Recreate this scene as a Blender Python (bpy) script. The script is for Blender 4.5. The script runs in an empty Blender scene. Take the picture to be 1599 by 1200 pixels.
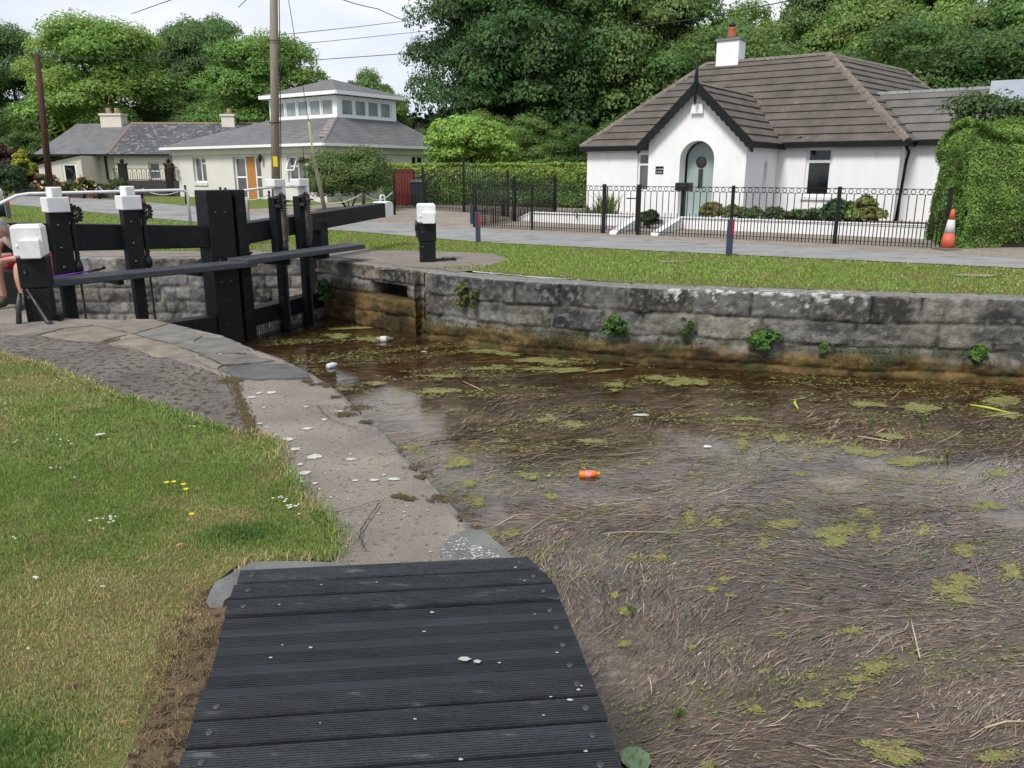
import bpy, bmesh, math, random
import numpy as np
from mathutils import Vector, Matrix
from mathutils.geometry import delaunay_2d_cdt
rng = np.random.default_rng(7); random.seed(7)
C = bpy.context.scene.collection
PI = math.pi
# ------------------------------------------------------------ camera model (photo pixels 1599x1200 <-> world)
F, PITCH, HC = 1230.0, math.radians(15.0), 1.6
CP, SP = math.cos(PITCH), math.sin(PITCH)
def ray(x, y):
    dx, dy = x-799.5, 600-y
    return Vector((dx, F*CP+dy*SP, -F*SP+dy*CP))
def G(x, y, z=0.0):
    d = ray(x, y); t = (z-HC)/d.z
    return Vector((d.x*t, d.y*t, z))
def AT(x, y, Y):
    d = ray(x, y); t = Y/d.y
    return Vector((d.x*t, Y, HC+d.z*t))
def onl(A, d, x, y):
    "distance along the plan line A + s*d where the sight line of pixel (x, y) crosses it"
    r = ray(x, y); k = r.x/r.y
    return (k*A[1]-A[0])/(d[0]-k*d[1])
def gz(x, y):
    t = min(max((y-24)/16.0, 0), 1)
    return 0.4*t*t*(3-2*t)
def sstep(a, b, v):
    t = np.clip((v-a)/(b-a), 0, 1); return t*t*(3-2*t)
# ------------------------------------------------------------ numpy noise
_tab = rng.random((256, 256))
def vnoise(x, y):
    xi = np.floor(x).astype(int); yi = np.floor(y).astype(int)
    fx = x-xi; fy = y-yi; fx = fx*fx*(3-2*fx); fy = fy*fy*(3-2*fy)
    a = _tab[xi % 256, yi % 256]; b = _tab[(xi+1) % 256, yi % 256]
    c = _tab[xi % 256, (yi+1) % 256]; d = _tab[(xi+1) % 256, (yi+1) % 256]
    return (a*(1-fx)+b*fx)*(1-fy)+(c*(1-fx)+d*fx)*fy
def fbm(x, y, o=4):
    s = 0; a = .5; t = 0
    for i in range(o):
        s = s+a*vnoise(x*2**i+17*i, y*2**i+31*i); t += a; a *= .5
    return s/t
# ------------------------------------------------------------ materials
MT = {}
def M(name, c1, c2=None, rough=.7, scale=3., bump=.0, bscale=30., spec=.4, metal=0., attr=False, trans=0., c3=None, s3=20., t3=.62, alpha=None, stretch=None, coat=0., rnd=0.):
    m = bpy.data.materials.new(name); m.use_nodes = True; MT[name] = m
    nt = m.node_tree; N = nt.nodes; L = nt.links
    for n in list(N): N.remove(n)
    out = N.new('ShaderNodeOutputMaterial'); P = N.new('ShaderNodeBsdfPrincipled')
    P.inputs['Roughness'].default_value = rough; P.inputs['Metallic'].default_value = metal
    P.inputs['Specular IOR Level'].default_value = spec
    P.inputs['Coat Weight'].default_value = coat
    tc = N.new('ShaderNodeTexCoord'); vec = tc.outputs['Object']
    if stretch:
        mp = N.new('ShaderNodeMapping'); mp.inputs['Scale'].default_value = stretch; L.new(vec, mp.inputs[0]); vec = mp.outputs[0]
    def noise(sc, det=5, ro=.6):
        n = N.new('ShaderNodeTexNoise'); n.inputs['Scale'].default_value = sc; n.inputs['Detail'].default_value = det
        n.inputs['Roughness'].default_value = ro; L.new(vec, n.inputs['Vector']); return n.outputs['Fac']
    def mix(f, a, b, mode='MIX'):
        x = N.new('ShaderNodeMix'); x.data_type = 'RGBA'; x.blend_type = mode
        for s, v in ((0, f), (6, a), (7, b)):
            if isinstance(v, (int, float)): x.inputs[s].default_value = v
            elif isinstance(v, tuple): x.inputs[s].default_value = (*v, 1)
            else: L.new(v, x.inputs[s])
        return x.outputs[2]
    def ramp(f, a, b):
        r = N.new('ShaderNodeMapRange'); r.inputs[1].default_value = a; r.inputs[2].default_value = b; L.new(f, r.inputs[0]); return r.outputs[0]
    c2 = c2 or tuple(v*.8 for v in c1)
    if attr:
        at = N.new('ShaderNodeAttribute'); at.attribute_name = 'Col'
        col = mix(ramp(noise(scale), .3, .7), at.outputs['Color'], (0.55, .55, .55), 'MULTIPLY')
        x = col.node; x.inputs[7].default_value = (*c1, 1)
    else:
        col = mix(ramp(noise(scale), .32, .68), c1, c2)
    if c3:
        col = mix(ramp(noise(s3), t3, t3+.06), col, c3)
    if rnd:
        oi = N.new('ShaderNodeObjectInfo'); r_ = N.new('ShaderNodeMapRange'); r_.inputs[3].default_value = 1-rnd; r_.inputs[4].default_value = 1+rnd; L.new(oi.outputs['Random'], r_.inputs[0])
        hs = N.new('ShaderNodeHueSaturation'); L.new(r_.outputs[0], hs.inputs['Value']); L.new(col, hs.inputs['Color']); r2_ = N.new('ShaderNodeMapRange'); r2_.inputs[3].default_value = .515; r2_.inputs[4].default_value = .485; L.new(oi.outputs['Random'], r2_.inputs[0]); L.new(r2_.outputs[0], hs.inputs['Hue']); col = hs.outputs[0]
    L.new(col, P.inputs['Base Color'])
    if bump:
        b = N.new('ShaderNodeBump'); b.inputs['Strength'].default_value = min(bump, 1); b.inputs['Distance'].default_value = .02*max(1, bump)
        L.new(noise(bscale, 6, .65), b.inputs['Height']); L.new(b.outputs[0], P.inputs['Normal'])
    sh = P.outputs[0]
    if trans:
        T = N.new('ShaderNodeBsdfTranslucent'); L.new(col, T.inputs[0]); mx = N.new('ShaderNodeMixShader'); mx.inputs[0].default_value = trans
        L.new(sh, mx.inputs[1]); L.new(T.outputs[0], mx.inputs[2]); sh = mx.outputs[0]
    L.new(sh, out.inputs[0])
    return m
# ------------------------------------------------------------ object helpers
def tag(o, label=None, cat=None, group=None, kind=None):
    if label: o['label'] = label
    if cat: o['category'] = cat
    if group: o['group'] = group
    if kind: o['kind'] = kind
    return o
def empty(name, label, cat, loc=(0, 0, 0), rz=0, group=None):
    o = bpy.data.objects.new(name, None); C.objects.link(o); o.location = loc; o.rotation_euler = (0, 0, rz)
    return tag(o, label, cat, group)
def link(name, me, mats, parent=None, smooth=False):
    for m in (mats if isinstance(mats, (list, tuple)) else [mats]): me.materials.append(m)
    o = bpy.data.objects.new(name, me); C.objects.link(o)
    if parent: o.parent = parent
    if smooth: me.polygons.foreach_set('use_smooth', [True]*len(me.polygons))
    return o
def nmesh(name, V, Fc, cols=None, matidx=None):
    "numpy mesh: V (n,3), Fc list of (m,k) index arrays"
    me = bpy.data.meshes.new(name); V = np.asarray(V, np.float32)
    if not isinstance(Fc, list): Fc = [Fc]
    me.vertices.add(len(V)); me.vertices.foreach_set('co', V.ravel())
    tot = sum(f.size for f in Fc); npoly = sum(len(f) for f in Fc)
    me.loops.add(tot); me.polygons.add(npoly)
    me.loops.foreach_set('vertex_index', np.concatenate([f.ravel() for f in Fc]).astype(np.int32))
    sizes = np.concatenate([np.full(len(f), f.shape[1]) for f in Fc])
    starts = np.concatenate([[0], np.cumsum(sizes)[:-1]]).astype(np.int32)
    me.polygons.foreach_set('loop_start', starts)
    me.polygons.foreach_set('loop_total', sizes.astype(np.int32))
    if cols is not None:
        a = me.color_attributes.new('Col', 'FLOAT_COLOR', 'POINT'); c = np.ones((len(V), 4), np.float32); c[:, :3] = cols
        a.data.foreach_set('color', c.ravel())
    me.update(calc_edges=True); me.validate()
    return me
class MB:
    "collects shapes into one mesh"
    def __init__(s): s.v = []; s.f = []; s.m = []; s.sm = []
    def add(s, vs, fs, mi=0, sm=False):
        n = len(s.v); s.v += [tuple(v) for v in vs]; s.f += [tuple(i+n for i in f) for f in fs]; s.m += [mi]*len(fs); s.sm += [sm]*len(fs); return s
    def hexa(s, p, mi=0):   # 8 points: bottom 4 ccw, top 4 ccw
        return s.add(p, [(3, 2, 1, 0), (4, 5, 6, 7), (0, 1, 5, 4), (1, 2, 6, 5), (2, 3, 7, 6), (3, 0, 4, 7)], mi)
    def box(s, x0, x1, y0, y1, z0, z1, mi=0, bev=0):
        if bev:
            b = bev; 
            P = lambda z, e: [(x0+e, y0+e, z), (x1-e, y0+e, z), (x1-e, y1-e, z), (x0+e, y1-e, z)]
            r = [P(z0, b), P(z0+b, 0), P(z1-b, 0), P(z1, b)]; n = []
            for q in r: n += q
            fs = [(3, 2, 1, 0), (12, 13, 14, 15)]
            for k in range(3):
                for i in range(4): j = (i+1) % 4; fs.append((k*4+i, k*4+j, k*4+4+j, k*4+4+i))
            return s.add(n, fs, mi)
        return s.hexa([(x0, y0, z0), (x1, y0, z0), (x1, y1, z0), (x0, y1, z0), (x0, y0, z1), (x1, y0, z1), (x1, y1, z1), (x0, y1, z1)], mi)
    def beam(s, a, b, w, h, mi=0, w2=None, h2=None, up=(0, 0, 1)):   # rectangular bar a->b, w across, h upwards (centred)
        a = Vector(a); b = Vector(b); d = (b-a).normalized(); up = Vector(up)
        if abs(d.dot(up)) > .98: up = Vector((0, 1, 0))
        r = d.cross(up).normalized(); u = r.cross(d).normalized(); w2 = w2 or w; h2 = h2 or h
        q = lambda c, ww, hh: [c-r*ww/2-u*hh/2, c+r*ww/2-u*hh/2, c+r*ww/2+u*hh/2, c-r*ww/2+u*hh/2]
        return s.hexa(q(a, w, h)+q(b, w2, h2), mi)
    def tube(s, pts, r, n=8, mi=0, caps=True, sm=True):
        pts = [Vector(p) for p in pts]; rs = r if isinstance(r, (list, tuple)) else [r]*len(pts)
        vs = []; prev = None
        for i, p in enumerate(pts):
            d = (pts[min(i+1, len(pts)-1)]-pts[max(i-1, 0)])
            if d.length < 1e-9: d = Vector((0, 0, 1))
            d.normalize()
            if prev is None:
                u = d.orthogonal().normalized()
            else:
                u = (prev-d*prev.dot(d)).normalized() if (prev-d*prev.dot(d)).length > 1e-6 else d.orthogonal().normalized()
            prev = u; w = d.cross(u)
            for k in range(n):
                a = 2*PI*k/n; vs.append(p+(u*math.cos(a)+w*math.sin(a))*rs[i])
        fs = []
        for i in range(len(pts)-1):
            for k in range(n):
                j = (k+1) % n; fs.append((i*n+k, i*n+j, i*n+n+j, i*n+n+k))
        if caps: fs += [tuple(range(n-1, -1, -1)), tuple((len(pts)-1)*n+k for k in range(n))]
        return s.add(vs, fs, mi, sm)
    def lathe(s, prof, c=(0, 0, 0), n=16, mi=0, axis=None):   # prof [(r,z)]
        c = Vector(c); R = Matrix.Identity(3)
        if axis is not None: R = Vector((0, 0, 1)).rotation_difference(Vector(axis)).to_matrix()
        vs = []; fs = []
        for r, z in prof:
            for k in range(n): a = 2*PI*k/n; vs.append(c+R@Vector((r*math.cos(a), r*math.sin(a), z)))
        for i in range(len(prof)-1):
            for k in range(n): j = (k+1) % n; fs.append((i*n+k, i*n+j, i*n+n+j, i*n+n+k))
        fs += [tuple(range(n-1, -1, -1)), tuple((len(prof)-1)*n+k for k in range(n))]
        return s.add(vs, fs, mi, True)
    def prism(s, poly, vec, mi=0):
        n = len(poly); vec = Vector(vec); vs = [Vector(p) for p in poly]+[Vector(p)+vec for p in poly]
        fs = [tuple(range(n-1, -1, -1)), tuple(range(n, 2*n))]+[(i, (i+1) % n, (i+1) % n+n, i+n) for i in range(n)]
        return s.add(vs, fs, mi)
    def xf(s, mt):
        s.v = [tuple(mt@Vector(v)) for v in s.v]; return s
    def build(s, name, mats, parent=None):
        me = bpy.data.meshes.new(name); me.from_pydata(s.v, [], s.f); 
        me.polygons.foreach_set('material_index', s.m); me.polygons.foreach_set('use_smooth', s.sm)
        bm = bmesh.new(); bm.from_mesh(me); bmesh.ops.recalc_face_normals(bm, faces=bm.faces[:]); bm.to_mesh(me); bm.free()
        return link(name, me, mats, parent)
def copy_tree(o, parent=None):
    c = o.copy(); C.objects.link(c)
    if parent: c.parent = parent
    for ch in [k for k in o.children]: copy_tree(ch, c)
    return c
def inpoly(px, py, poly):
    r = np.zeros(len(px), bool); n = len(poly)
    for i in range(n):
        x0, y0 = poly[i][0], poly[i][1]; x1, y1 = poly[(i+1) % n][0], poly[(i+1) % n][1]
        if y0 == y1: continue
        c = ((y0 > py) != (y1 > py)) & (px < (x1-x0)*(py-y0)/(y1-y0)+x0); r ^= c
    return r
def sheet(name, poly, z, mat, step=0, hfun=None, bounds=None, jitter=0, thick=0):
    "triangulated ground sheet following the terrain"
    poly = [(p[0], p[1]) for p in poly]
    if step:
        dense = []
        for i in range(len(poly)):
            a = Vector(poly[i]); b = Vector(poly[(i+1) % len(poly)]); L = (b-a).length
            k = max(1, int(L/step)) if L < 80 else max(1, int(L/30))
            for j in range(k):
                q = a+(b-a)*j/k
                if jitter and j: q = q+Vector((random.uniform(-1, 1), random.uniform(-1, 1)))*jitter
                dense.append((q.x, q.y))
        poly = dense
    vs = [Vector(p) for p in poly]; n = len(vs)
    ins = []
    if step:
        x0, x1, y0, y1 = bounds or (min(p[0] for p in poly), max(p[0] for p in poly), min(p[1] for p in poly), max(p[1] for p in poly))
        gx, gy = np.meshgrid(np.arange(x0+step*.5, x1, step), np.arange(y0+step*.5, y1, step)); gx = gx.ravel(); gy = gy.ravel()
        k = inpoly(gx, gy, poly); ins = [Vector((a, b)) for a, b in zip(gx[k], gy[k])]
    r = delaunay_2d_cdt(vs+ins, [], [list(range(n))], 1, 1e-5)
    V = [(v.x, v.y, (hfun or gz)(v.x, v.y)+z) for v in r[0]]; fs = [tuple(f) for f in r[2]]
    # keep faces inside
    ff = []
    for f in fs:
        cx = sum(V[i][0] for i in f)/len(f); cy = sum(V[i][1] for i in f)/len(f)
        if inpoly(np.array([cx]), np.array([cy]), poly)[0]: ff.append(f)
    mb = MB(); mb.add(V, ff)
    me = bpy.data.meshes.new(name); me.from_pydata(V, [], ff); me.update()
    bm = bmesh.new(); bm.from_mesh(me); bmesh.ops.recalc_face_normals(bm, faces=bm.faces[:])
    bm.faces.ensure_lookup_table()
    if bm.faces and sum(f.normal.z for f in bm.faces) < 0: bmesh.ops.reverse_faces(bm, faces=bm.faces[:])
    if thick:
        ex = bmesh.ops.extrude_face_region(bm, geom=bm.faces[:]); 
        for g in ex['geom']:
            if isinstance(g, bmesh.types.BMVert): g.co.z += thick
        bmesh.ops.recalc_face_normals(bm, faces=bm.faces[:])
    bm.to_mesh(me); bm.free()
    return link(name, me, mat)
def struct(o): o['kind'] = 'structure'; return o
# ------------------------------------------------------------ leaves and blades
def leafmesh(name, P, Nn, size, cols, asp=.6):
    n = len(P); Nn = Nn/np.maximum(np.linalg.norm(Nn, axis=1, keepdims=True), 1e-6)
    t = rng.normal(size=(n, 3)); t -= Nn*(t*Nn).sum(1, keepdims=True); t /= np.linalg.norm(t, axis=1, keepdims=True)
    b = np.cross(Nn, t); s = size*(.6+.8*rng.random((n, 1)))
    bend = Nn*s*.25
    V = np.stack([P-t*s, P-b*s*asp+bend, P+t*s, P+b*s*asp+bend], 1).reshape(-1, 3)
    Fc = np.arange(4*n).reshape(-1, 4)
    return nmesh(name, V, Fc, np.repeat(cols, 4, 0))
def colvar(n, base, v=.25, hue=.1):
    k = 1+v*(rng.random((n, 1))-.5)*2; h = 1+hue*(rng.random((n, 3))-.5)*2
    return np.array(base)[None, :]*k*h
def crownmesh(name, R, nc, per, leaf, base, rc=.26, low=-.75, flat=.7, inner=.35):
    rx, ry, rz = R
    d = rng.normal(size=(nc*4, 3)); d /= np.linalg.norm(d, axis=1, keepdims=True); d = d[d[:, 2] > low][:nc]
    rad = inner+(1-inner)*rng.random((len(d), 1))**.45
    cen = d*rad*np.array([rx, ry, rz])*.86
    Ps = []; Ns = []; Cs = []
    for c in cen:
        r = rc*(rx+ry)/2*(.6+.8*rng.random()); k = int(per*(.6+.8*rng.random())*(r/(rc*(rx+ry)/2))**1.6)
        q = rng.normal(size=(k, 3)); q /= np.linalg.norm(q, axis=1, keepdims=True)
        q[:, 2] = np.where(q[:, 2] < -.25, -q[:, 2]*.6, q[:, 2])
        wob = .8+.4*vnoise(q[:, 0]*3+c[0]*5+50, q[:, 1]*3+c[1]*5+q[:, 2]*2+50)[:, None]
        p = c+q*r*wob*(.7+.35*rng.random((k, 1)))*np.array([1, 1, flat])
        Ps.append(p); Ns.append(q+rng.normal(size=(k, 3))*.38+np.array([0, 0, .3]))
        cb = np.array(base)*(1+.22*(rng.random()-.5))*np.array([1+.25*(rng.random()-.5), 1, 1])
        Cs.append(colvar(k, cb, .3, .12))
    P = np.concatenate(Ps); return leafmesh(name, P, np.concatenate(Ns), leaf, np.concatenate(Cs)), cen
def blades(name, poly, dens, h, w, colf, mat, cull=None, zf=gz, maxn=400000, lean=.6, bb=None):
    xs = [p[0] for p in poly]; ys = [p[1] for p in poly]
    if bb: xs = bb[:2]; ys = bb[2:]
    A = (max(xs)-min(xs))*(max(ys)-min(ys)); n = min(int(A*dens), 3000000)
    x = rng.uniform(min(xs), max(xs), n); y = rng.uniform(min(ys), max(ys), n)
    k = inpoly(x, y, poly)
    if cull is not None: k &= cull(x, y)
    x = x[k][:maxn]; y = y[k][:maxn]; n = len(x)
    z = np.full(n, .009) if zf is None else 0.4*sstep(24, 40, y)
    a = rng.uniform(0, 2*PI, n); a2 = rng.uniform(0, 2*PI, n)
    col, hm = colf(x, y)
    hh = h*(.45+.8*rng.random(n))*hm; ww = w*(.7+.6*rng.random(n)); ln = hh*lean*(.3+1.4*rng.random(n))
    wx, wy = np.cos(a)*ww, np.sin(a)*ww; lx, ly = np.cos(a2)*ln, np.sin(a2)*ln
    B = np.stack([x, y, z], 1); z0 = np.zeros(n)
    V = np.stack([B-np.stack([wx, wy, z0+.005], 1), B+np.stack([wx, wy, z0-.005], 1),
                  B+np.stack([lx*.35+wx*.7, ly*.35+wy*.7, hh*.6], 1), B+np.stack([lx*.35-wx*.7, ly*.35-wy*.7, hh*.6], 1),
                  B+np.stack([lx, ly, hh*np.clip(1.1-lean*.4, .4, 1)], 1)], 1).reshape(-1, 3)
    i = np.arange(n)[:, None]*5
    me = nmesh(name, V, [i+np.array([[0, 1, 2, 3]]), i+np.array([[3, 2, 4]])], np.repeat(col, 5, 0))
    return link(name, me, mat)
# ------------------------------------------------------------ world, sun, camera
sc = bpy.context.scene
cam = bpy.data.objects.new('camera', bpy.data.cameras.new('camera')); C.objects.link(cam); sc.camera = cam
cam.location = (0, 0, HC); cam.rotation_euler = (PI/2-PITCH, 0, 0)
cam.data.sensor_width = 36; cam.data.lens = F/1599*36; cam.data.clip_end = 3000; cam.data.clip_start = .05
w = bpy.data.worlds.new('World'); sc.world = w; w.use_nodes = True; nt = w.node_tree; N = nt.nodes; L = nt.links
SUN_EL, SUN_AZ = math.radians(52), math.radians(215)   # azimuth clockwise from +y
bg = N['Background']; bg.inputs[1].default_value = .12
sky = N.new('ShaderNodeTexSky'); sky.sky_type = 'NISHITA'; sky.sun_disc = False; sky.sun_elevation = SUN_EL; sky.sun_rotation = SUN_AZ
tc = N.new('ShaderNodeTexCoord'); mp = N.new('ShaderNodeMapping'); mp.inputs['Scale'].default_value = (1, 1, 3.2); L.new(tc.outputs['Generated'], mp.inputs[0])
n1 = N.new('ShaderNodeTexNoise'); n1.inputs['Scale'].default_value = 2.3; n1.inputs['Detail'].default_value = 7; n1.inputs['Roughness'].default_value = .55; L.new(mp.outputs[0], n1.inputs['Vector'])
r1 = N.new('ShaderNodeValToRGB'); r1.color_ramp.elements[0].position = .33; r1.color_ramp.elements[0].color = (3.6, 4.2, 5.1, 1)
r1.color_ramp.elements[1].position = .62; r1.color_ramp.elements[1].color = (5.7, 5.85, 6.1, 1); L.new(n1.outputs['Fac'], r1.inputs[0])
n2 = N.new('ShaderNodeTexNoise'); n2.inputs['Scale'].default_value = 1.3; n2.inputs['Detail'].default_value = 5; L.new(mp.outputs[0], n2.inputs['Vector'])
r2 = N.new('ShaderNodeMapRange'); r2.inputs[1].default_value = .25; r2.inputs[2].default_value = .5; r2.inputs[3].default_value = .78; r2.inputs[4].default_value = 1; L.new(n2.outputs['Fac'], r2.inputs[0])
mx = N.new('ShaderNodeMix'); mx.data_type = 'RGBA'; L.new(r2.outputs[0], mx.inputs[0]); L.new(sky.outputs[0], mx.inputs[6]); L.new(r1.outputs[0], mx.inputs[7]); L.new(mx.outputs[2], bg.inputs[0])
sl = bpy.data.lights.new('sun', 'SUN'); sl.energy = 2.5; sl.angle = math.radians(16); sl.color = (1, .96, .9)
so = bpy.data.objects.new('sun', sl); C.objects.link(so)
sd = Vector((math.sin(SUN_AZ)*math.cos(SUN_EL), math.cos(SUN_AZ)*math.cos(SUN_EL), math.sin(SUN_EL)))
so.rotation_euler = sd.to_track_quat('Z', 'Y').to_euler()
sc.view_settings.view_transform = 'Standard'; sc.view_settings.look = 'None'; sc.view_settings.exposure = .55; sc.view_settings.gamma = 1
# ------------------------------------------------------------ materials
black = M('black_paint', (.0045, .0055, .006), (.009, .0105, .011), .5, 6, .5, 45, .22, c3=(.035, .034, .03), s3=12, t3=.64)
white = M('white_paint', (.74, .74, .74), (.62, .63, .63), .6, 7, .3, 50, c3=(.40, .40, .37), s3=15, t3=.65)
iron = M('black_iron', (.007, .007, .008), (.014, .013, .013), .5, 12, spec=.3)
castiron = M('cast_iron', (.018, .018, .02), (.04, .036, .032), .4, 20, .2, 60, .6)
deckm = M('deck_timber', (.014, .016, .019), (.028, .031, .036), .6, 5, .4, 40, .32, c3=(.075, .08, .088), s3=5, t3=.62, stretch=(1, 4, 4))
deckflat = M('worn_deck_timber', (.021, .025, .031), (.011, .013, .016), .6, 4, .3, 30, .3, c3=(.015, .018, .022), s3=6, t3=.58, stretch=(1, 5, 5))
plankm = M('plank_timber', (.035, .04, .047), (.055, .06, .068), .6, 5, .3, 30, .4)
concm = M('path_concrete', (.315, .275, .232), (.195, .173, .15), .9, 1.7, 1.0, 75, .2, c3=(.14, .125, .108), s3=30, t3=.58)
tarm = M('old_tarmac', (.17, .15, .133), (.10, .088, .078), .9, 1.4, 1, 30, .25, c3=(.05, .036, .026), s3=16, t3=.53)
stonem = M('wall_stone', (.5, .5, .5), None, .9, 12, 1.4, 34, .3, attr=True)
slabm = M('slab_stone', (.5, .5, .5), None, .9, 4.5, .7, 45, .3, attr=True, c3=(.12, .105, .085), s3=19, t3=.62)
leafm = M('leaf', (.7, .72, .68), None, .55, .6, 0, 1, .3, attr=True, trans=.44, rnd=.26)
leafsm = M('small_leaf', (.6, .62, .6), None, .55, 4, 0, 1, .3, attr=True, trans=.25)
grassm = M('grass_blade', (.7, .7, .7), None, .6, 3, 0, 1, .25, attr=True, trans=.25)
soilm = M('lawn_soil', (.10, .145, .035), (.17, .165, .065), .95, 1.1, .8, 60, .1, c3=(.09, .07, .04), s3=9, t3=.62)
farm = M('lawn_base', (.095, .145, .03), (.13, .155, .045), .95, .5, .8, 45, .1, c3=(.17, .15, .06), s3=2.2, t3=.6)
roadm = M('road_asphalt', (.27, .268, .265), (.205, .203, .2), .9, 1.1, .5, 50, .2, c3=(.145, .14, .135), s3=2.2, t3=.58, stretch=(.6, 1, 1))
gravm = M('gravel', (.30, .265, .225), (.22, .19, .16), .95, 1.2, 1, 28, .2, c3=(.13, .105, .085), s3=14, t3=.56)
barkm = M('bark', (.055, .045, .035), (.09, .075, .06), .9, 4, .8, 20, .2)
polem = M('pole_wood', (.30, .25, .205), (.19, .155, .125), .85, 3, .5, 30, .2, stretch=(6, 6, .5))
brownpole = M('creosoted_pole', (.075, .035, .03), (.05, .025, .02), .8, 3, .4, 30, .2, stretch=(6, 6, .5))
render_w = M('white_render', (.80, .80, .80), (.74, .74, .75), .8, 1.2, .25, 18, .2, c3=(.72, .72, .70), s3=1.5, t3=.585, stretch=(2.2, 2.2, .5))
render_c = M('cream_render', (.66, .62, .54), (.6, .56, .49), .85, .9, .1, 30, .2)
render_g = M('greige_render', (.64, .615, .57), (.58, .56, .52), .85, .9, .1, 30, .2)
pvc = M('white_frame', (.78, .78, .79), (.74, .75, .76), .3, 5)
def glassmat(name, c, rough=.06):
    m = M(name, c, tuple(v*.6 for v in c), rough, 1.5, 0, 1, .6); return m
glassd = glassmat('dark_glass', (.012, .014, .015))
glassp = glassmat('blind_glass', (.30, .35, .34), .12)
glassc = glassmat('curtained_glass', (.14, .145, .145), .1)
wood_o = M('orange_door_wood', (.46, .20, .045), (.36, .15, .035), .45, 3, .1, 20, stretch=(6, 6, 1))
sage = M('sage_paint', (.30, .37, .35), (.27, .335, .32), .5, 3)
slate = M('slate', (.16, .16, .165), (.11, .11, .115), .65, 1.6, .3, 30, .4, c3=(.22, .21, .20), s3=5, t3=.64)
slated = M('patched_slate', (.095, .095, .105), (.05, .05, .056), .5, 1.2, .3, 30, .5, c3=(.22, .215, .22), s3=3.5, t3=.56, stretch=(1, 1, 1))
tile = M('roof_tile', (.125, .108, .094), (.075, .065, .057), .85, 1.6, .6, 25, .25, c3=(.22, .205, .18), s3=11, t3=.64)
ridgem = M('ridge_tile', (.19, .165, .14), (.12, .105, .09), .9, 5, .6, 25, .2, c3=(.3, .28, .24), s3=14, t3=.6)
terra = M('terracotta', (.38, .12, .06), (.30, .10, .05), .8, 6)
lead = M('lead_sheet', (.20, .205, .21), (.15, .155, .16), .6, 4)
bluegrey = M('bluegrey_cladding', (.42, .47, .54), (.36, .41, .47), .5, 2)
orange = M('cone_orange', (.60, .12, .06), (.48, .09, .045), .5, 8)
coneband = M('cone_band', (.62, .60, .58), (.5, .48, .46), .5, 9)
greyr = M('grey_rubber', (.16, .15, .14), (.11, .10, .095), .8, 9)
bluep = M('blue_post_plastic', (.04, .06, .095), (.03, .045, .07), .45, 6)
redr = M('red_reflector', (.55, .012, .02), (.45, .01, .02), .3, 6)
redshed = M('red_timber', (.18, .03, .022), (.13, .022, .018), .6, 5, stretch=(12, 12, 1))
binm = M('bin_plastic', (.035, .045, .05), (.028, .036, .04), .45, 6)
chainm = M('white_chain', (.55, .55, .56), (.4, .4, .4), .5, 9)
wirem = M('cable', (.02, .02, .022), None, .6)
purple = M('purple_metal', (.22, .03, .42), (.18, .02, .36), .3, 9)
waterm = None
def leafy(c): return c
e_ = Vector((.815, -.58, 0)); b_ = Vector((.58, .815, 0))
GREEN = (.065, .115, .030); DARKG = (.038, .075, .026); LIME = (.17, .26, .045); MIDG = (.055, .10, .03)
# ------------------------------------------------------------ setting: grounds
edge_px = [(165, 498), (250, 500), (300, 512), (345, 522), (400, 545), (441, 559), (490, 583), (524, 604), (561, 637), (602, 675), (640, 712), (674, 746), (711, 787), (737, 819), (762, 831), (780, 848), (822, 887)]
near_edge = [(-60, 10.9), (-20, 10.9), (-9, 10.8), (-6.6, 10.75), (-6.3, 10.55), (-6.0, 10.0), (-5.72, 9.4), (-5.3, 8.97)]+[tuple(G(*p)[:2]) for p in edge_px]+[(.12, 2.75), (.15, 2.4), (.19, 1.8), (.25, .6), (.3, -.8), (.9, -6), (2, -25)]
far_edge = [(-60, 15.9), (-20, 15.6), (-9.5, 15.45), (-3.95, 15.42), (-3.55, 15.15), (-1.66, 13.36), (-1.56, 13.50), (-1.42, 13.36), (-1.48, 13.12), (0, 12.1), (1.85, 11.3), (4.3, 10.7), (6.66, 10.2), (10, 9.55), (20, 8.2), (60, 4)]
def offset_line(pts, d):
    out = []
    for i, p in enumerate(pts):
        a = Vector(pts[max(i-1, 0)]); b = Vector(pts[min(i+1, len(pts)-1)]); t = (b-a).normalized(); out.append((p[0]-t.y*d, p[1]+t.x*d))
    return out
near_in = offset_line(near_edge, -.05)    # to the right of travel direction = landward (south-west)
WOFF = near_in
flat0 = lambda x, y: 0.
struct(sheet('ground', near_in+[(2, -60), (-300, -60), (-300, 11.5)], -.03, soilm, 3, flat0, (-20, 1, -4, 11)))
far_in = [(-60, 16.5), (-9.5, 16), (-3.7, 15.95), (-3.1, 15.5), (-1.35, 13.85), (.2, 12.7), (2.0, 11.75), (4.4, 11.15), (6.8, 10.65), (10.1, 10.0), (20, 8.7), (60, 4.5)]
struct(sheet('ground', far_in+[(400, 4), (900, 900), (-900, 900), (-300, 17)], 0, farm, 2, gz, (-50, 40, 10, 52)))
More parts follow.
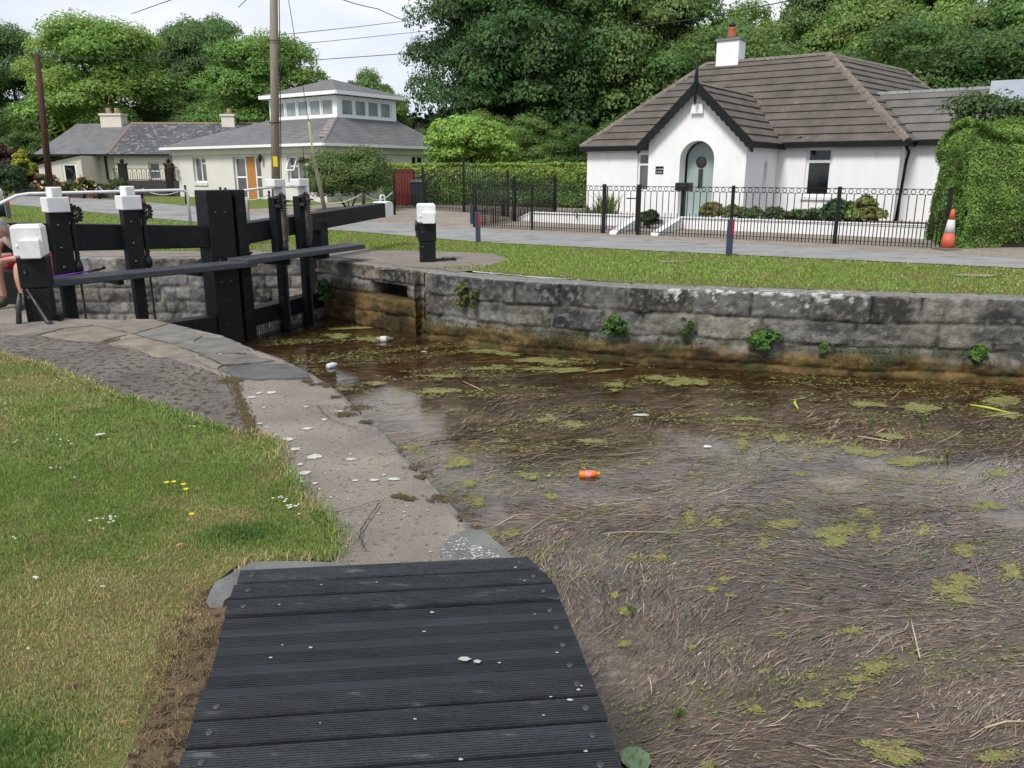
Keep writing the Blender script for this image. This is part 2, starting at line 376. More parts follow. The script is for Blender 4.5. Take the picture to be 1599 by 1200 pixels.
# road, gravel
rn = [(40, -8.5), (25, 1.8), (8.9, 13.6), (4.3, 16.05), (-.8, 19.0), (-4.5, 22.6), (-10.2, 26.3), (-17.8, 32.0), (-30, 40), (-60, 52)]
rf = [(-60, 57), (-30, 46.5), (-20, 38.8), (-13, 33.2), (-6, 27.6), (-.5, 22.9), (5.05, 18.6), (12, 13.6), (27, 3), (40, -6)]
struct(sheet('road', rn+rf, .016, roadm, 1.5, gz, (-45, 20, 8, 52)))
gl = [(40, -6.4), (27, 2.6), (12, 13.2), (5.05, 18.2), (-.5, 22.5), (-6, 27.2), (-10.8, 31.6), (-9, 33.5), (-5, 36.5), (2, 35.5), (14, 30), (34, 12)]
struct(sheet('gravel_verge', gl, .009, gravm, 1.5, gz, (-15, 30, 8, 40), .08))
# near paving
tx = lambda L: [tuple(G(x*.375, y*.375+450)[:2]) for x, y in L]
lawn_px = [(-30, 550), (60, 572), (110, 592), (160, 612), (250, 640), (330, 668), (385, 682), (410, 682), (432, 696), (437, 722), (460, 760), (480, 780), (505, 803), (525, 832), (528, 860), (515, 880), (470, 876), (430, 880), (400, 887), (375, 882), (330, 918), (318, 945), (345, 985), (315, 1060), (280, 1140), (250, 1200)]
lawn = [tuple(G(*p)[:2]) for p in lawn_px]+[(-1.0, 1.2), (-.95, -1.5), (-2, -12), (-30, -12), (-30, 7.6), (-12, 7.6)]
path_poly = near_in[1:-1]+[(-.6, -5), (-1.2, 1.0), (-1.15, 2.0), (-1.4, 2.75), (-1.2, 3.1), (-1.9, 4.1), (-3.2, 5.0), (-7, 6.4), (-20, 6.8)]
struct(sheet('path', path_poly, -.004, concm, .35, flat0, (-8, .5, 1, 10.5)))
tp = [(-40, 512), (20, 513), (60, 524), (118, 527), (190, 533), (245, 552), (330, 580), (352, 594), (368, 640), (402, 678), (380, 700), (320, 690), (240, 660), (110, 610), (0, 575), (-60, 570)]
struct(sheet('path', [tuple(G(*p)[:2]) for p in tp], .003, tarm, .25, flat0, None, .03))
struct(sheet('lawn', lawn, .008, soilm, .3, flat0, (-8, .5, 0, 8), .02))
# stone slabs in the path
slabs = [([(0, 150), (200, 137), (395, 157), (270, 169), (150, 200), (0, 203)], (.24, .21, .18)), ([(155, 205), (270, 172), (400, 163), (535, 195), (430, 222), (330, 228)], (.25, .215, .172)),
 ([(404, 158), (540, 131), (640, 133), (696, 150), (556, 193)], (.24, .21, .172)), ([(440, 237), (560, 203), (700, 236), (778, 263), (816, 288), (640, 291), (560, 264)], (.265, .228, .18)),
 ([(566, 196), (722, 158), (790, 166), (838, 204), (798, 233), (702, 232)], (.21, .20, .185)), ([(745, 250), (860, 208), (940, 210), (1008, 237), (1050, 276), (835, 273)], (.20, .188, .17)),
 ([(835, 280), (1062, 283), (1140, 306), (1050, 316), (930, 323)], (.18, .17, .155)), ([(915, 340), (1060, 321), (1190, 320), (1285, 357), (1290, 379), (1080, 385), (980, 377)], (.135, .133, .132)),
 ([(840, 300), (920, 326), (905, 342), (800, 300)], (.25, .22, .19))]
V = []; Fs = []; Cc = []
smb = MB(); cols = []
for pl, c in slabs:
    p = tx(pl); cen = Vector((sum(q[0] for q in p)/len(p), sum(q[1] for q in p)/len(p)))
    ring = []
    for i in range(len(p)):
        a = Vector(p[i]); b = Vector(p[(i+1) % len(p)]); k = max(2, int((b-a).length/.07))
        for j in range(k):
            q = a+(b-a)*j/k+Vector((random.uniform(-.014, .014), random.uniform(-.014, .014))); ring.append(q)
    n = len(ring); zt = .010+random.uniform(0, .006)
    vs = [(q.x, q.y, -.01) for q in ring]+[(cen.x+(q.x-cen.x)*.99, cen.y+(q.y-cen.y)*.985, zt-.003) for q in ring]+[(cen.x+(q.x-cen.x)*.95, cen.y+(q.y-cen.y)*.93, zt) for q in ring]+[(cen.x, cen.y, zt+.002)]
    fs = [(i, (i+1) % n, n+(i+1) % n, n+i) for i in range(n)]+[(n+i, n+(i+1) % n, 2*n+(i+1) % n, 2*n+i) for i in range(n)]+[(2*n+i, 2*n+(i+1) % n, 3*n) for i in range(n)]
    smb.add(vs, fs); cols += [c]*len(vs)
o = smb.build('stone_slabs', slabm); a = o.data.color_attributes.new('Col', 'FLOAT_COLOR', 'POINT')
a.data.foreach_set('color', np.array([(*c, 1) for c in cols], np.float32).ravel()); struct(o)
# worn patch of smoother stone by the deck + lichen + cracks + moss crumbs
lich = [(1130, 435, 26, 7), (1080, 438, 18, 5), (1050, 455, 22, 5), (1280, 585, 32, 10), (1205, 630, 32, 9), (1232, 671, 30, 10), (1310, 703, 38, 16), (1248, 735, 14, 7), (1210, 765, 18, 11), (1268, 770, 30, 12), (1312, 813, 14, 7), (1330, 838, 10, 5), (1458, 713, 28, 11), (1480, 802, 16, 6), (1378, 872, 12, 4), (1245, 792, 18, 6), (1262, 806, 14, 5), (1100, 497, 8, 4), (1080, 565, 14, 5), (1110, 580, 12, 4), (925, 241, 16, 4), (917, 274, 10, 4), (1190, 329, 14, 4), (125, 263, 14, 4), (195, 272, 12, 4), (1275, 495, 12, 5), (1415, 514, 16, 4), (1350, 548, 20, 6), (1150, 613, 14, 4), (1640, 795, 34, 7), (1560, 800, 28, 8), (1600, 778, 12, 5)]
V = []; Fs = []; k0 = 0
def disc(cx, cy, rx, ry, z, nseg=30, ang=0, rag=.55):
    global k0
    ph = random.random()*50; pts = [(cx, cy, z+.0008)]
    for i in range(nseg):
        a = 2*PI*i/nseg; r = 1-rag*float(vnoise(np.array([ph+2.2*math.cos(a)]), np.array([ph+2.2*math.sin(a)]))[0])-.12*random.random()
        X = rx*r*math.cos(a); Y = ry*r*math.sin(a); pts.append((cx+X*math.cos(ang)-Y*math.sin(ang), cy+X*math.sin(ang)+Y*math.cos(ang), z))
    n = len(V); V.extend(pts); Fs.extend([(n, n+1+i, n+1+(i+1) % nseg) for i in range(nseg)])
def discs_obj(name, mat, parent=None):
    global V, Fs
    me = bpy.data.meshes.new(name); me.from_pydata(V, [], Fs); me.update(); V = []; Fs = []
    return link(name, me, mat, parent)
for x, y, rx, ry in lich:
    p = G(x*.375, y*.375+450); s = p.y/1230*.375*1.15
    disc(p.x, p.y, rx*s, max(rx*s*.62, ry*s*p.y/HC*.9), .0015)
for i in range(170):
    u, v = random.uniform(-1, 1), random.uniform(0, 1); k = random.randrange(9, 22); ep = near_edge[k]
    x = ep[0]-abs(random.gauss(0, .5))-.1; y = ep[1]+random.uniform(-.3, .2)
    if inpoly(np.array([x]), np.array([y]), path_poly)[0] and not inpoly(np.array([x]), np.array([y]), lawn)[0]:
        r = random.uniform(.003, .012); disc(x, y, r, r*.8, .0015, 9)
for i in range(520):   # heavily lichened stone beside the deck
    x = random.gauss(-.12, .09); y = random.gauss(3.14, .09)
    if x < .02-max(0, y-3.0)*.9 and x > -.32 and y > 3.0 and y < 3.30: r = random.uniform(.002, .010); disc(x, y, r, r*.7, .0085, 9)
lm = M('lichen', (.52, .52, .50), (.36, .36, .35), .9, 30, .3, 80, .1)
tag(discs_obj('lichen_spots', lm), 'pale round lichen spots scattered over the grey quay path', 'lichen', kind='stuff')
g1 = G(700, 880); 
struct(sheet('path', [tuple(G(*p)[:2]) for p in [(690, 884), (688, 862), (703, 840), (730, 828), (758, 832), (778, 850), (800, 872), (812, 884)]], .006, M('worn_stone', (.17, .17, .165), (.11, .11, .105), .85, 6, .6, 60), .05, flat0, None, .006))
cr = [[(1300, 590), (0, 0)]]
cracks = [[(1270, 490), (1320, 497), (1375, 500), (1420, 487), (1470, 485)], [(1320, 497), (1350, 530), (1390, 560), (1450, 580), (1490, 590)], [(1390, 500), (1430, 510), (1480, 530)], [(1380, 943), (1430, 938), (1500, 918), (1550, 900), (1600, 893)], [(1290, 380), (1340, 385), (1400, 400), (1440, 430)], [(1700, 700), (1650, 690), (1600, 700), (1560, 695)], [(330, 228), (440, 237), (500, 246), (560, 262), (640, 292)], [(400, 160), (560, 196), (705, 235), (830, 276), (930, 325)], [(0, 202), (150, 203), (330, 230)], [(905, 342), (940, 395)], [(1580, 905), (1540, 960), (1500, 1030), (1510, 1100)], [(800, 300), (905, 325), (1050, 318)]]
cmb = MB()
for pl in cracks:
    pts = []
    pp = [G(x*.375, y*.375+450) for x, y in pl]
    for i in range(len(pp)-1):
        for j in range(6): pts.append(pp[i].lerp(pp[i+1], j/6)+Vector((random.gauss(0, .004), random.gauss(0, .004), 0)))
    pts.append(pp[-1])
    for i in range(len(pts)-1):
        a, b = pts[i], pts[i+1]; d = (b-a).normalized(); r = Vector((d.y, -d.x, 0))*random.uniform(.0015, .0045); z = Vector((0, 0, .0135))
        r2 = r*random.uniform(.6, 1.3); cmb.add([a-r+z, a+r+z, b+r2+z, b-r2+z], [(0, 1, 2, 3)])
struct(cmb.build('path_cracks', M('crack_dirt', (.045, .035, .026), (.03, .024, .018), .95, 20)))
# crumbs of moss and dirt
def crumbs(name, label, pts, r0, r1, mat, z=0.004):
    P = []; Fc = []; 
    base = np.array([(1, 0, 0), (0, 1, 0), (-1, 0, 0), (0, -1, 0), (0, 0, .8)]); f = np.array([(0, 1, 4), (1, 2, 4), (2, 3, 4), (3, 0, 4)])
    n = len(pts); pts = np.array(pts); r = rng.uniform(r0, r1, (n, 1, 1)); rot = rng.uniform(0, 6.28, n)
    B = np.repeat(base[None], n, 0)*(.6+.8*rng.random((n, 5, 1))); c, s = np.cos(rot)[:, None], np.sin(rot)[:, None]
    X = B[:, :, 0]*c-B[:, :, 1]*s; Y = B[:, :, 0]*s+B[:, :, 1]*c
    V = np.stack([X, Y, B[:, :, 2]], 2)*r; V[:, :, :2] += pts[:, None, :2]; V[:, :, 2] += z
    Fc = (f[None]+np.arange(n)[:, None, None]*5).reshape(-1, 3)
    return tag(link(name, nmesh(name, V.reshape(-1, 3), Fc), mat), label, 'debris', kind='stuff')
mossm = M('moss_dirt', (.095, .068, .028), (.045, .032, .016), .95, 12, .5, 60)
pts = []
for i in range(1500):
    t = random.random(); k = [(945, 392), (985, 380), (1005, 450), (1030, 520), (1055, 575), (1070, 612)]; q = t*5; j = min(int(q), 4); f = q-j
    x = k[j][0]*(1-f)+k[j+1][0]*f+random.gauss(-14, 13); y = k[j][1]*(1-f)+k[j+1][1]*f+random.gauss(0, 6); p = G(x*.375, y*.375+450); pts.append((p.x, p.y))
for (x, y, s) in [(1300, 402, 8), (1355, 410, 8), (1280, 390, 12), (1395, 455, 12), (1340, 400, 12), (1500, 500, 25), (1530, 560, 14), (1440, 528, 20), (460, 222, 30), (540, 225, 20), (1000, 272, 14), (980, 327, 25), (1700, 880, 12), (1660, 870, 16), (1750, 790, 10), (1000, 385, 10)]:
    for i in range(int(s*7)):
        p = G((x+random.gauss(0, s))*.375, (y+random.gauss(0, s*.22))*.375+450); pts.append((p.x, p.y))
for (x, y, s) in [(645, 732, 6), (668, 738, 5), (690, 780, 12), (705, 783, 9), (745, 825, 4), (627, 704, 4), (722, 806, 5), (655, 730, 3)]:
    for i in range(int(s*7)):
        p = G(x+random.gauss(0, s), y+random.gauss(0, s*.25)); pts.append((p.x, p.y))
crumbs('moss_crumbs', 'brown moss and dirt crumbs along the path joints and quay edge', pts, .003, .011, mossm)
pts = []
tpw = [tuple(G(*p)[:2]) for p in tp]
for i in range(9000):
    x, y = random.uniform(-8, -1.4), random.uniform(4, 9)
    pts.append((x, y))
pp = np.array(pts); kk = inpoly(pp[:, 0], pp[:, 1], tpw) & (vnoise(pp[:, 0]*1.6, pp[:, 1]*1.6) > .42); crumbs('dirt_crumbs', 'dark dirt crumbs strewn over the worn brown tarmac', pp[kk], .004, .013, M('dirt_crumb', (.07, .05, .038), (.11, .09, .07), .95, 9))
# ------------------------------------------------------------ quay walls (heightfields of real blocks)
def stone_wall(name, label, pts, zbot, courses, topw, side, ds=.03, zt=0., c_up=(.17, .165, .155), brown=-.80, bl=(.5, 1.0), smin=None, smax=None, white_s=None, seed=1, holes=(), plinth=0, rowz=.03, tops=(.27, .255, .235), jut=.007):
    R = np.random.default_rng(seed)
    P = [Vector(p) for p in pts]; S = [0]
    for i in range(1, len(P)): S.append(S[-1]+(P[i]-P[i-1]).length)
    L = S[-1]; n = int(L/ds); s = np.linspace(0, L, n)
    X = np.interp(s, S, [p.x for p in P]); Y = np.interp(s, S, [p.y for p in P])
    k = 5; pad = np.ones(k)/k
    TX = np.gradient(X, s); TY = np.gradient(Y, s); q = np.hypot(TX, TY); NX, NY = TY/q*side, -TX/q*side      # outward (towards the water)
    NX = np.convolve(np.pad(NX, k//2, 'edge'), pad, 'valid'); NY = np.convolve(np.pad(NY, k//2, 'edge'), pad, 'valid')
    zz = np.arange(zbot, zt-.035, rowz); rows = [(z, None) for z in zz]
    rows += [(zt-.035, 0.), (zt-.014, -.008), (zt-.003, -.03)]+[(zt, -a) for a in np.arange(.07, topw, .05)]+[(zt-.03, -topw), (zt-.05, -topw-.4*(topw > .2))]
    Zr = np.array([r[0] for r in rows]); In = np.array([0 if r[1] is None else r[1] for r in rows]); top = np.array([r[1] is not None and r[1] < -.02 for r in rows])
    SS, ZZ = np.meshgrid(s, Zr); 
    cb = [zt]; 
    for h in courses: cb.append(cb[-1]-h)
    while cb[-1] > zbot: cb.append(cb[-1]-courses[-1])
    wob = (fbm(SS*.9+seed*9, SS*0+3, 3)-.5)*.045+(fbm(SS*5+seed*9, SS*0+3, 2)-.5)*.03
    Zc = ZZ+np.where(np.abs(ZZ-zt) < .15, 0, wob)
    d = np.full(SS.shape, 9.); off = np.zeros(SS.shape); tone = np.ones(SS.shape); hue = np.zeros(SS.shape)
    for c in range(len(cb)-1):
        m = (Zc <= cb[c]+(1 if c == 0 else 0)) & (Zc > cb[c+1]); bs = [0]
        while bs[-1] < L: bs.append(bs[-1]+R.uniform(*bl)*(1.15 if c == 0 else 1))
        bs = np.array(bs); idx = np.clip(np.searchsorted(bs, SS+.03*(fbm(ZZ*5+c, SS*0+c, 2)-.5))-1, 0, len(bs)-2)
        dv = np.minimum(np.abs(SS-bs[idx]), np.abs(SS-bs[idx+1])); dh = np.minimum(np.abs(Zc-cb[c]) if c else 9., np.abs(Zc-cb[c+1]))
        ro = R.normal(0, jut, len(bs)); rt = R.uniform(.5, 1.35, len(bs)); rh = R.uniform(-.5, 1, len(bs))
        d = np.where(m, np.minimum(dv, dh), d); off = np.where(m, ro[idx], off); tone = np.where(m, rt[idx], tone); hue = np.where(m, rh[idx], hue)
    d = d+.026*(fbm(SS*11, ZZ*11+3, 3)-.5)
    groove = np.exp(-(d/.022)**2)
    nz = (fbm(SS*3.2+5, ZZ*3.2, 4)-.5)*.028+(fbm(SS*13, ZZ*13, 3)-.5)*.035
    h = off+nz-.034*groove
    if plinth:
        pl = sstep(brown+.04, brown-.05, ZZ+(fbm(SS*1.2, SS*0, 3)-.5)*.14); h = h+pl*plinth*(.7+.6*fbm(SS*2, ZZ*6, 3))
    dk = np.zeros(SS.shape)
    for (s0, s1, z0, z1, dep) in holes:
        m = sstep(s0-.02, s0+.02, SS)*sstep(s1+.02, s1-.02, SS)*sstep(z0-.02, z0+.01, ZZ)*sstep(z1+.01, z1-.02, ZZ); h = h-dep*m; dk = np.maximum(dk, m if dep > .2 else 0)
    ht = np.where(top[:, None], (fbm(SS*2+9, In[:, None]*6+SS*.3, 4)-.5)*.02-.012*groove, 0)
    inn = In[:, None]+np.where(top[:, None], 0, h)
    VX = X[None]+NX[None]*inn; VY = Y[None]+NY[None]*inn; VZ = ZZ+ht
    base = np.array(c_up)[None, None]*tone[..., None]*(1+np.stack([.12*hue, .03*hue, -.1*hue], -1))
    st = fbm(SS*6, ZZ*1.3, 4); base = base*(.5+1.0*st[..., None])*(.75+.5*fbm(SS*16, ZZ*16, 3)[..., None])
    blot = sstep(.46, .6, fbm(SS*2.1+40, ZZ*2.6, 4))[..., None]; base = base*(1-blot)+base*np.array([.42, .45, .49])*blot
    lch = sstep(.60, .66, fbm(SS*17+90, ZZ*17, 3))[..., None]*.5; base = base*(1-lch)+np.array([.30, .29, .27])*lch
    base = base*(1-.72*np.clip(groove, 0, 1))[..., None]
    mort = (np.clip(groove, 0, 1)*sstep(.45, .6, fbm(SS*3, ZZ*3+8, 3)))[..., None]; mort = mort*.65; base = base*(1-mort)+np.array([.27, .255, .22])*mort
    brn = sstep(brown+.1, brown-.08, ZZ+(fbm(SS*1.5, ZZ*2, 4)-.5)*.35)[..., None]
    bc = (np.array([.19, .125, .045])*(.15+1.5*fbm(SS*4, ZZ*9, 4)**1.3)[..., None])*(1-.6*sstep(.5,.6,fbm(SS*2.3+9, ZZ*5, 4))[..., None]); base = base*(1-brn)+bc*brn
    pale = (sstep(.52, .6, fbm(SS*1.1+70, ZZ*7, 3))*sstep(brown-.02, brown+.12, ZZ)*sstep(brown+.42, brown+.2, ZZ))[..., None]; base = base*(1-pale*.7)+np.array([.30, .29, .28])*pale*.7
    tp_ = top[:, None]*np.ones(SS.shape); tcol = np.array(tops)*(.6+.75*fbm(SS*3, In[:, None]*9, 4))[..., None]*(.8+.25*tone[..., None])
    base = np.where(tp_[..., None] > 0, tcol, base)
    if white_s:
        for (a, b2, th) in white_s:
            wm = sstep(th, th+.04, fbm(SS*12+3, (ZZ-In[:, None])*12, 4)+.20*np.exp(-np.abs((ZZ-zt)+np.minimum(In[:, None], 0)+.03)/.035)-.07)*sstep(a-.3, a+.2, SS)*sstep(b2+.3, b2-.2, SS)*sstep(-.3, -.2, ZZ-zt)
            base = base*(1-wm[..., None])+np.array([.62, .62, .6])*wm[..., None]
    base = base*(1-.85*dk[..., None])  # inside of deep holes darkened in the vertex colour, painted shade
    grn = (sstep(.56, .66, fbm(SS*2.7+11, ZZ*4, 4))*sstep(brown+.35, brown+.1, ZZ)*.6)[..., None]; base = base*(1-grn)+np.array([.05, .06, .02])*grn
    V = np.stack([VX, VY, VZ], -1).reshape(-1, 3); r, c = SS.shape
    i = (np.arange(r-1)[:, None]*c+np.arange(c-1)[None]).ravel(); Fc = np.stack([i, i+1, i+c+1, i+c], 1)
    if side < 0: Fc = Fc[:, ::-1]
    me = nmesh(name, V, Fc, np.clip(base, .004, .8).reshape(-1, 3)); o = link(name, me, stonem, smooth=True)
    return tag(o, label, 'wall')
def slen(pts, p):
    best = None; S = 0
    for i in range(len(pts)-1):
        a, b = Vector(pts[i]), Vector(pts[i+1]); L = (b-a).length; t = max(0, min(1, (Vector(p)-a).dot(b-a)/L/L)); d = (a.lerp(b, t)-Vector(p)).length
        if best is None or d < best[0]: best = (d, S+t*L)
        S += L
    return best[1]
chamber = far_edge[1:4]
recess = far_edge[3:9]
pool = far_edge[8:]
def pxs(line, x, y):
    r = ray(x, y); k = r.x/r.y; S = 0
    for i in range(len(line)-1):
        a, b = Vector(line[i]), Vector(line[i+1]); d = (b-a); den = d.x-k*d.y
        if abs(den) > 1e-9:
            t = (k*a.y-a.x)/den
            if 0 <= t <= 1: return S+t*d.length
        S += d.length
stone_wall('lock_wall', 'mossy grey block wall of the lock chamber seen through the gate', chamber, -3.2, [.32, .25, .28, .24], .55, 1, .03, brown=-2.4, bl=(.35, .75), seed=3, c_up=(.25, .24, .225), rowz=.035)
s0, s1 = pxs(recess, 578, 445), pxs(recess, 634, 445)
s2, s3 = pxs(recess, 560, 480), pxs(recess, 628, 480)
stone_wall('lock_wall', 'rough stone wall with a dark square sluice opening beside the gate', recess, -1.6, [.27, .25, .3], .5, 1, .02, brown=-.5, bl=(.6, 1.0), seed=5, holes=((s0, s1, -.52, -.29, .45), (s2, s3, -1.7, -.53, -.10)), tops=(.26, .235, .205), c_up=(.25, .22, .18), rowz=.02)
wa, wb = pxs(pool, 1040, 440), pxs(pool, 1340, 460)
stone_wall('canal_wall', 'long blackened block wall with white lichened coping beside the water', pool[:7], -1.7, [.36, .34, .30, .3], .5, 1, .024, brown=-.81, bl=(.5, .95), seed=8, white_s=((wa, wb, .60),), plinth=.12, rowz=.024, c_up=(.19, .184, .17))
# near quay edge face
stone_wall('quay_wall', 'low worn quay wall under the curved path edge nearest the viewer', near_edge[1:-1], -2.2, [.35, .3, .3], .06, -1, .05, brown=-.75, bl=(.6, 1.2), seed=11, c_up=(.2, .18, .155), rowz=.06, jut=.006)
# far paving by the gate
fp = [(350, 380), (420, 376), (500, 383), (560, 388), (600, 392), (680, 393), (770, 397), (795, 407), (765, 415), (752, 422)]
struct(sheet('pavement', [(-5.6, 15.75), (-5.5, 16.6)]+[tuple(G(*p)[:2]) for p in fp[1:]]+[(-.95, 13.15), (-1.25, 13.68), (-1.7, 13.85), (-3.3, 15.45), (-3.7, 15.72)], .006, M('worn_pavement', (.22, .195, .17), (.16, .14, .125), .9, 1.4, .6, 40, .2, c3=(.3, .27, .23), s3=5), .4, gz, None, .04))
struct(sheet('pavement', [(-30, 15.6), (-8.6, 15.6), (-5.2, 15.7), (-5.4, 16.6), (-9, 16.9), (-30, 17.5)], .006, MT['worn_pavement'], .6, gz, None, .04))
# ------------------------------------------------------------ water
ZW = -1.1
Cm = Vector((-4.6, 13.0, 0)); Hf = Vector((-3.78, 15.32, 0)); Hn = Vector((-6.45, 10.75, 0))
ne = offset_line(near_edge[4:], -.12); fe = offset_line(far_edge[3:], .12)
wp = [(-6.5, 10.7), (-4.7, 13.05), (-3.9, 15.5)]+fe[1:]+[(60, -30), (2, -30)]+ne[::-1]
def film_mat():
    m = bpy.data.materials.new('water_surface'); m.use_nodes = True; nt = m.node_tree; N = nt.nodes; L = nt.links
    for n in list(N): N.remove(n)
    out = N.new('ShaderNodeOutputMaterial'); tr = N.new('ShaderNodeBsdfTransparent'); tr.inputs[0].default_value = (.90, .86, .78, 1)
    gl = N.new('ShaderNodeBsdfGlossy'); gl.inputs['Roughness'].default_value = .02; gl.inputs[0].default_value = (1, 1, 1, 1)
    fr = N.new('ShaderNodeFresnel'); fr.inputs[0].default_value = 1.46
    tc = N.new('ShaderNodeTexCoord'); n2 = N.new('ShaderNodeTexNoise'); n2.inputs['Scale'].default_value = 9; n2.inputs['Detail'].default_value = 6; n2.inputs['Roughness'].default_value = .65; L.new(tc.outputs['Object'], n2.inputs['Vector'])
    b = N.new('ShaderNodeBump'); b.inputs['Strength'].default_value = .09; b.inputs['Distance'].default_value = .01; L.new(n2.outputs['Fac'], b.inputs['Height'])
    L.new(b.outputs[0], gl.inputs['Normal']); L.new(b.outputs[0], fr.inputs['Normal'])
    mx = N.new('ShaderNodeMixShader'); L.new(fr.outputs[0], mx.inputs[0]); L.new(tr.outputs[0], mx.inputs[1]); L.new(gl.outputs[0], mx.inputs[2]); L.new(mx.outputs[0], out.inputs[0]); return m
film = film_mat()
bedm = M('canal_bed', (.022, .014, .007), (.06, .042, .024), .9, 2.5, .4, 20, .1, c3=(.09, .07, .045), s3=7, t3=.6)
def mat_mat():
    m = bpy.data.materials.new('sunken_weed'); m.use_nodes = True; nt = m.node_tree; N = nt.nodes; L = nt.links; P = N['Principled BSDF']; P.inputs['Roughness'].default_value = .8; P.inputs['Specular IOR Level'].default_value = .15
    tc = N.new('ShaderNodeTexCoord'); mp = N.new('ShaderNodeMapping'); mp.inputs['Rotation'].default_value = (0, 0, -.45); mp.inputs['Scale'].default_value = (1.5, 8, 1); L.new(tc.outputs['Object'], mp.inputs[0])
    w1 = N.new('ShaderNodeTexNoise'); w1.inputs['Scale'].default_value = .8; w1.inputs['Detail'].default_value = 3; L.new(tc.outputs['Object'], w1.inputs['Vector'])
    ad = N.new('ShaderNodeMixRGB'); ad.blend_type = 'ADD'; ad.inputs[0].default_value = 1; L.new(mp.outputs[0], ad.inputs[1]); sc2 = N.new('ShaderNodeVectorMath'); sc2.operation = 'SCALE'; sc2.inputs['Scale'].default_value = 5; L.new(w1.outputs['Color'], sc2.inputs[0]); L.new(sc2.outputs[0], ad.inputs[2])
    n1 = N.new('ShaderNodeTexNoise'); n1.inputs['Scale'].default_value = 3.5; n1.inputs['Detail'].default_value = 9; n1.inputs['Roughness'].default_value = .75; L.new(ad.outputs[0], n1.inputs['Vector'])
    ra = N.new('ShaderNodeValToRGB'); rb = N.new('ShaderNodeValToRGB')
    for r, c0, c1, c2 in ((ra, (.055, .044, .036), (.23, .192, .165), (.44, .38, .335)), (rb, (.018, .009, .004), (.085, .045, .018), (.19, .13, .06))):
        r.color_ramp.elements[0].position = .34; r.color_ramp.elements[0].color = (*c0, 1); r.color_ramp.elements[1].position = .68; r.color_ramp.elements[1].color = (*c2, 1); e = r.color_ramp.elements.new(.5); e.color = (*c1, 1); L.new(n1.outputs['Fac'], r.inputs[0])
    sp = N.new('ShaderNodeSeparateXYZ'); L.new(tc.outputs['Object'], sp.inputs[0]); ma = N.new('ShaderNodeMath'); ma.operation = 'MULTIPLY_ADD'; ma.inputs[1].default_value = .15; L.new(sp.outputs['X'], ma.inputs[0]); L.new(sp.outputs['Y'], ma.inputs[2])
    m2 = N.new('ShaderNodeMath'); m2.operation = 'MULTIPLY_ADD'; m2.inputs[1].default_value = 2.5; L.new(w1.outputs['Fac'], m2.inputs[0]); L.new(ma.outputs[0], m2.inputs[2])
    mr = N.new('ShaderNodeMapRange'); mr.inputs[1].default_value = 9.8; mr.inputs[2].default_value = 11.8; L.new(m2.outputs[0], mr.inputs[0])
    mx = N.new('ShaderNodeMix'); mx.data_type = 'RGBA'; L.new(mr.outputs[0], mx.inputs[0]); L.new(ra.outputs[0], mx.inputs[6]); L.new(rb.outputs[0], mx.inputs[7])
    n3 = N.new('ShaderNodeTexNoise'); n3.inputs['Scale'].default_value = 1.1; n3.inputs['Detail'].default_value = 5; L.new(tc.outputs['Object'], n3.inputs['Vector']); r3 = N.new('ShaderNodeMapRange'); r3.inputs[1].default_value = .36; r3.inputs[2].default_value = .5; r3.inputs[3].default_value = .35; L.new(n3.outputs['Fac'], r3.inputs[0])
    m4 = N.new('ShaderNodeMix'); m4.data_type = 'RGBA'; m4.blend_type = 'MULTIPLY'; m4.inputs[0].default_value = 1; L.new(mx.outputs[2], m4.inputs[6]); L.new(r3.outputs[0], m4.inputs[7]); L.new(m4.outputs[2], P.inputs['Base Color']); return m
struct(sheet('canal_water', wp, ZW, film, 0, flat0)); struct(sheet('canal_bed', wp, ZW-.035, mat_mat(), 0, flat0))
lp = [(-60, 10.8), (-6.6, 10.6), (-4.7, 13.05), (-3.9, 15.5), (-60, 16)]
struct(sheet('lock_water', lp, -2.9, film, 0, flat0)); struct(sheet('lock_bed', lp, -3.1, bedm, 0, flat0))
# open-water (weed-free) mask: along near quay, dense elsewhere
def openw(x, y):
    "0 weed .. 1 open water"
    ox = np.zeros(len(x))
    for (px, py, rx, ry) in [(600, 610, 75, 24), (655, 660, 60, 22), (720, 640, 40, 14), (715, 720, 35, 35), (760, 790, 25, 40), (620, 590, 60, 12), (1290, 745, 50, 12), (1480, 740, 60, 12), (1560, 800, 50, 25)]:
        c = G(px, py, ZW); sx = rx*c.y/1230; sy = ry*(G(px, py-10, ZW).y-c.y)/10
        q = ((x-c.x)/sx)**2+((y-c.y)/sy)**2; ox = np.maximum(ox, np.exp(-q*.8)*1.1)
    return ox
def theta(x, y):
    far = sstep(8.4, 10.2, y+.15*x)
    t = .36+.45*np.sin(.9*x+.8*y+.6)*np.sin(.7*y-.5*x+1.3)+.22*np.sin(2.1*x-1.3*y)+.7*(fbm(x*1.3+20, y*1.3+20, 3)-.5)*2.6
    return t*(1-far)+far*(.30+.5*(fbm(x*.8+20, y*.8+20, 3)-.5))
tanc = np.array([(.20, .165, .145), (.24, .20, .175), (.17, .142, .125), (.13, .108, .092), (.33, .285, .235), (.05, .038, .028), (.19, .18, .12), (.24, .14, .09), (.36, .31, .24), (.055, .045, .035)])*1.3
brnc = np.array([(.075, .032, .010), (.11, .052, .018), (.045, .020, .007), (.14, .085, .04), (.02, .010, .004), (.24, .18, .10), (.17, .14, .035)])*1.15
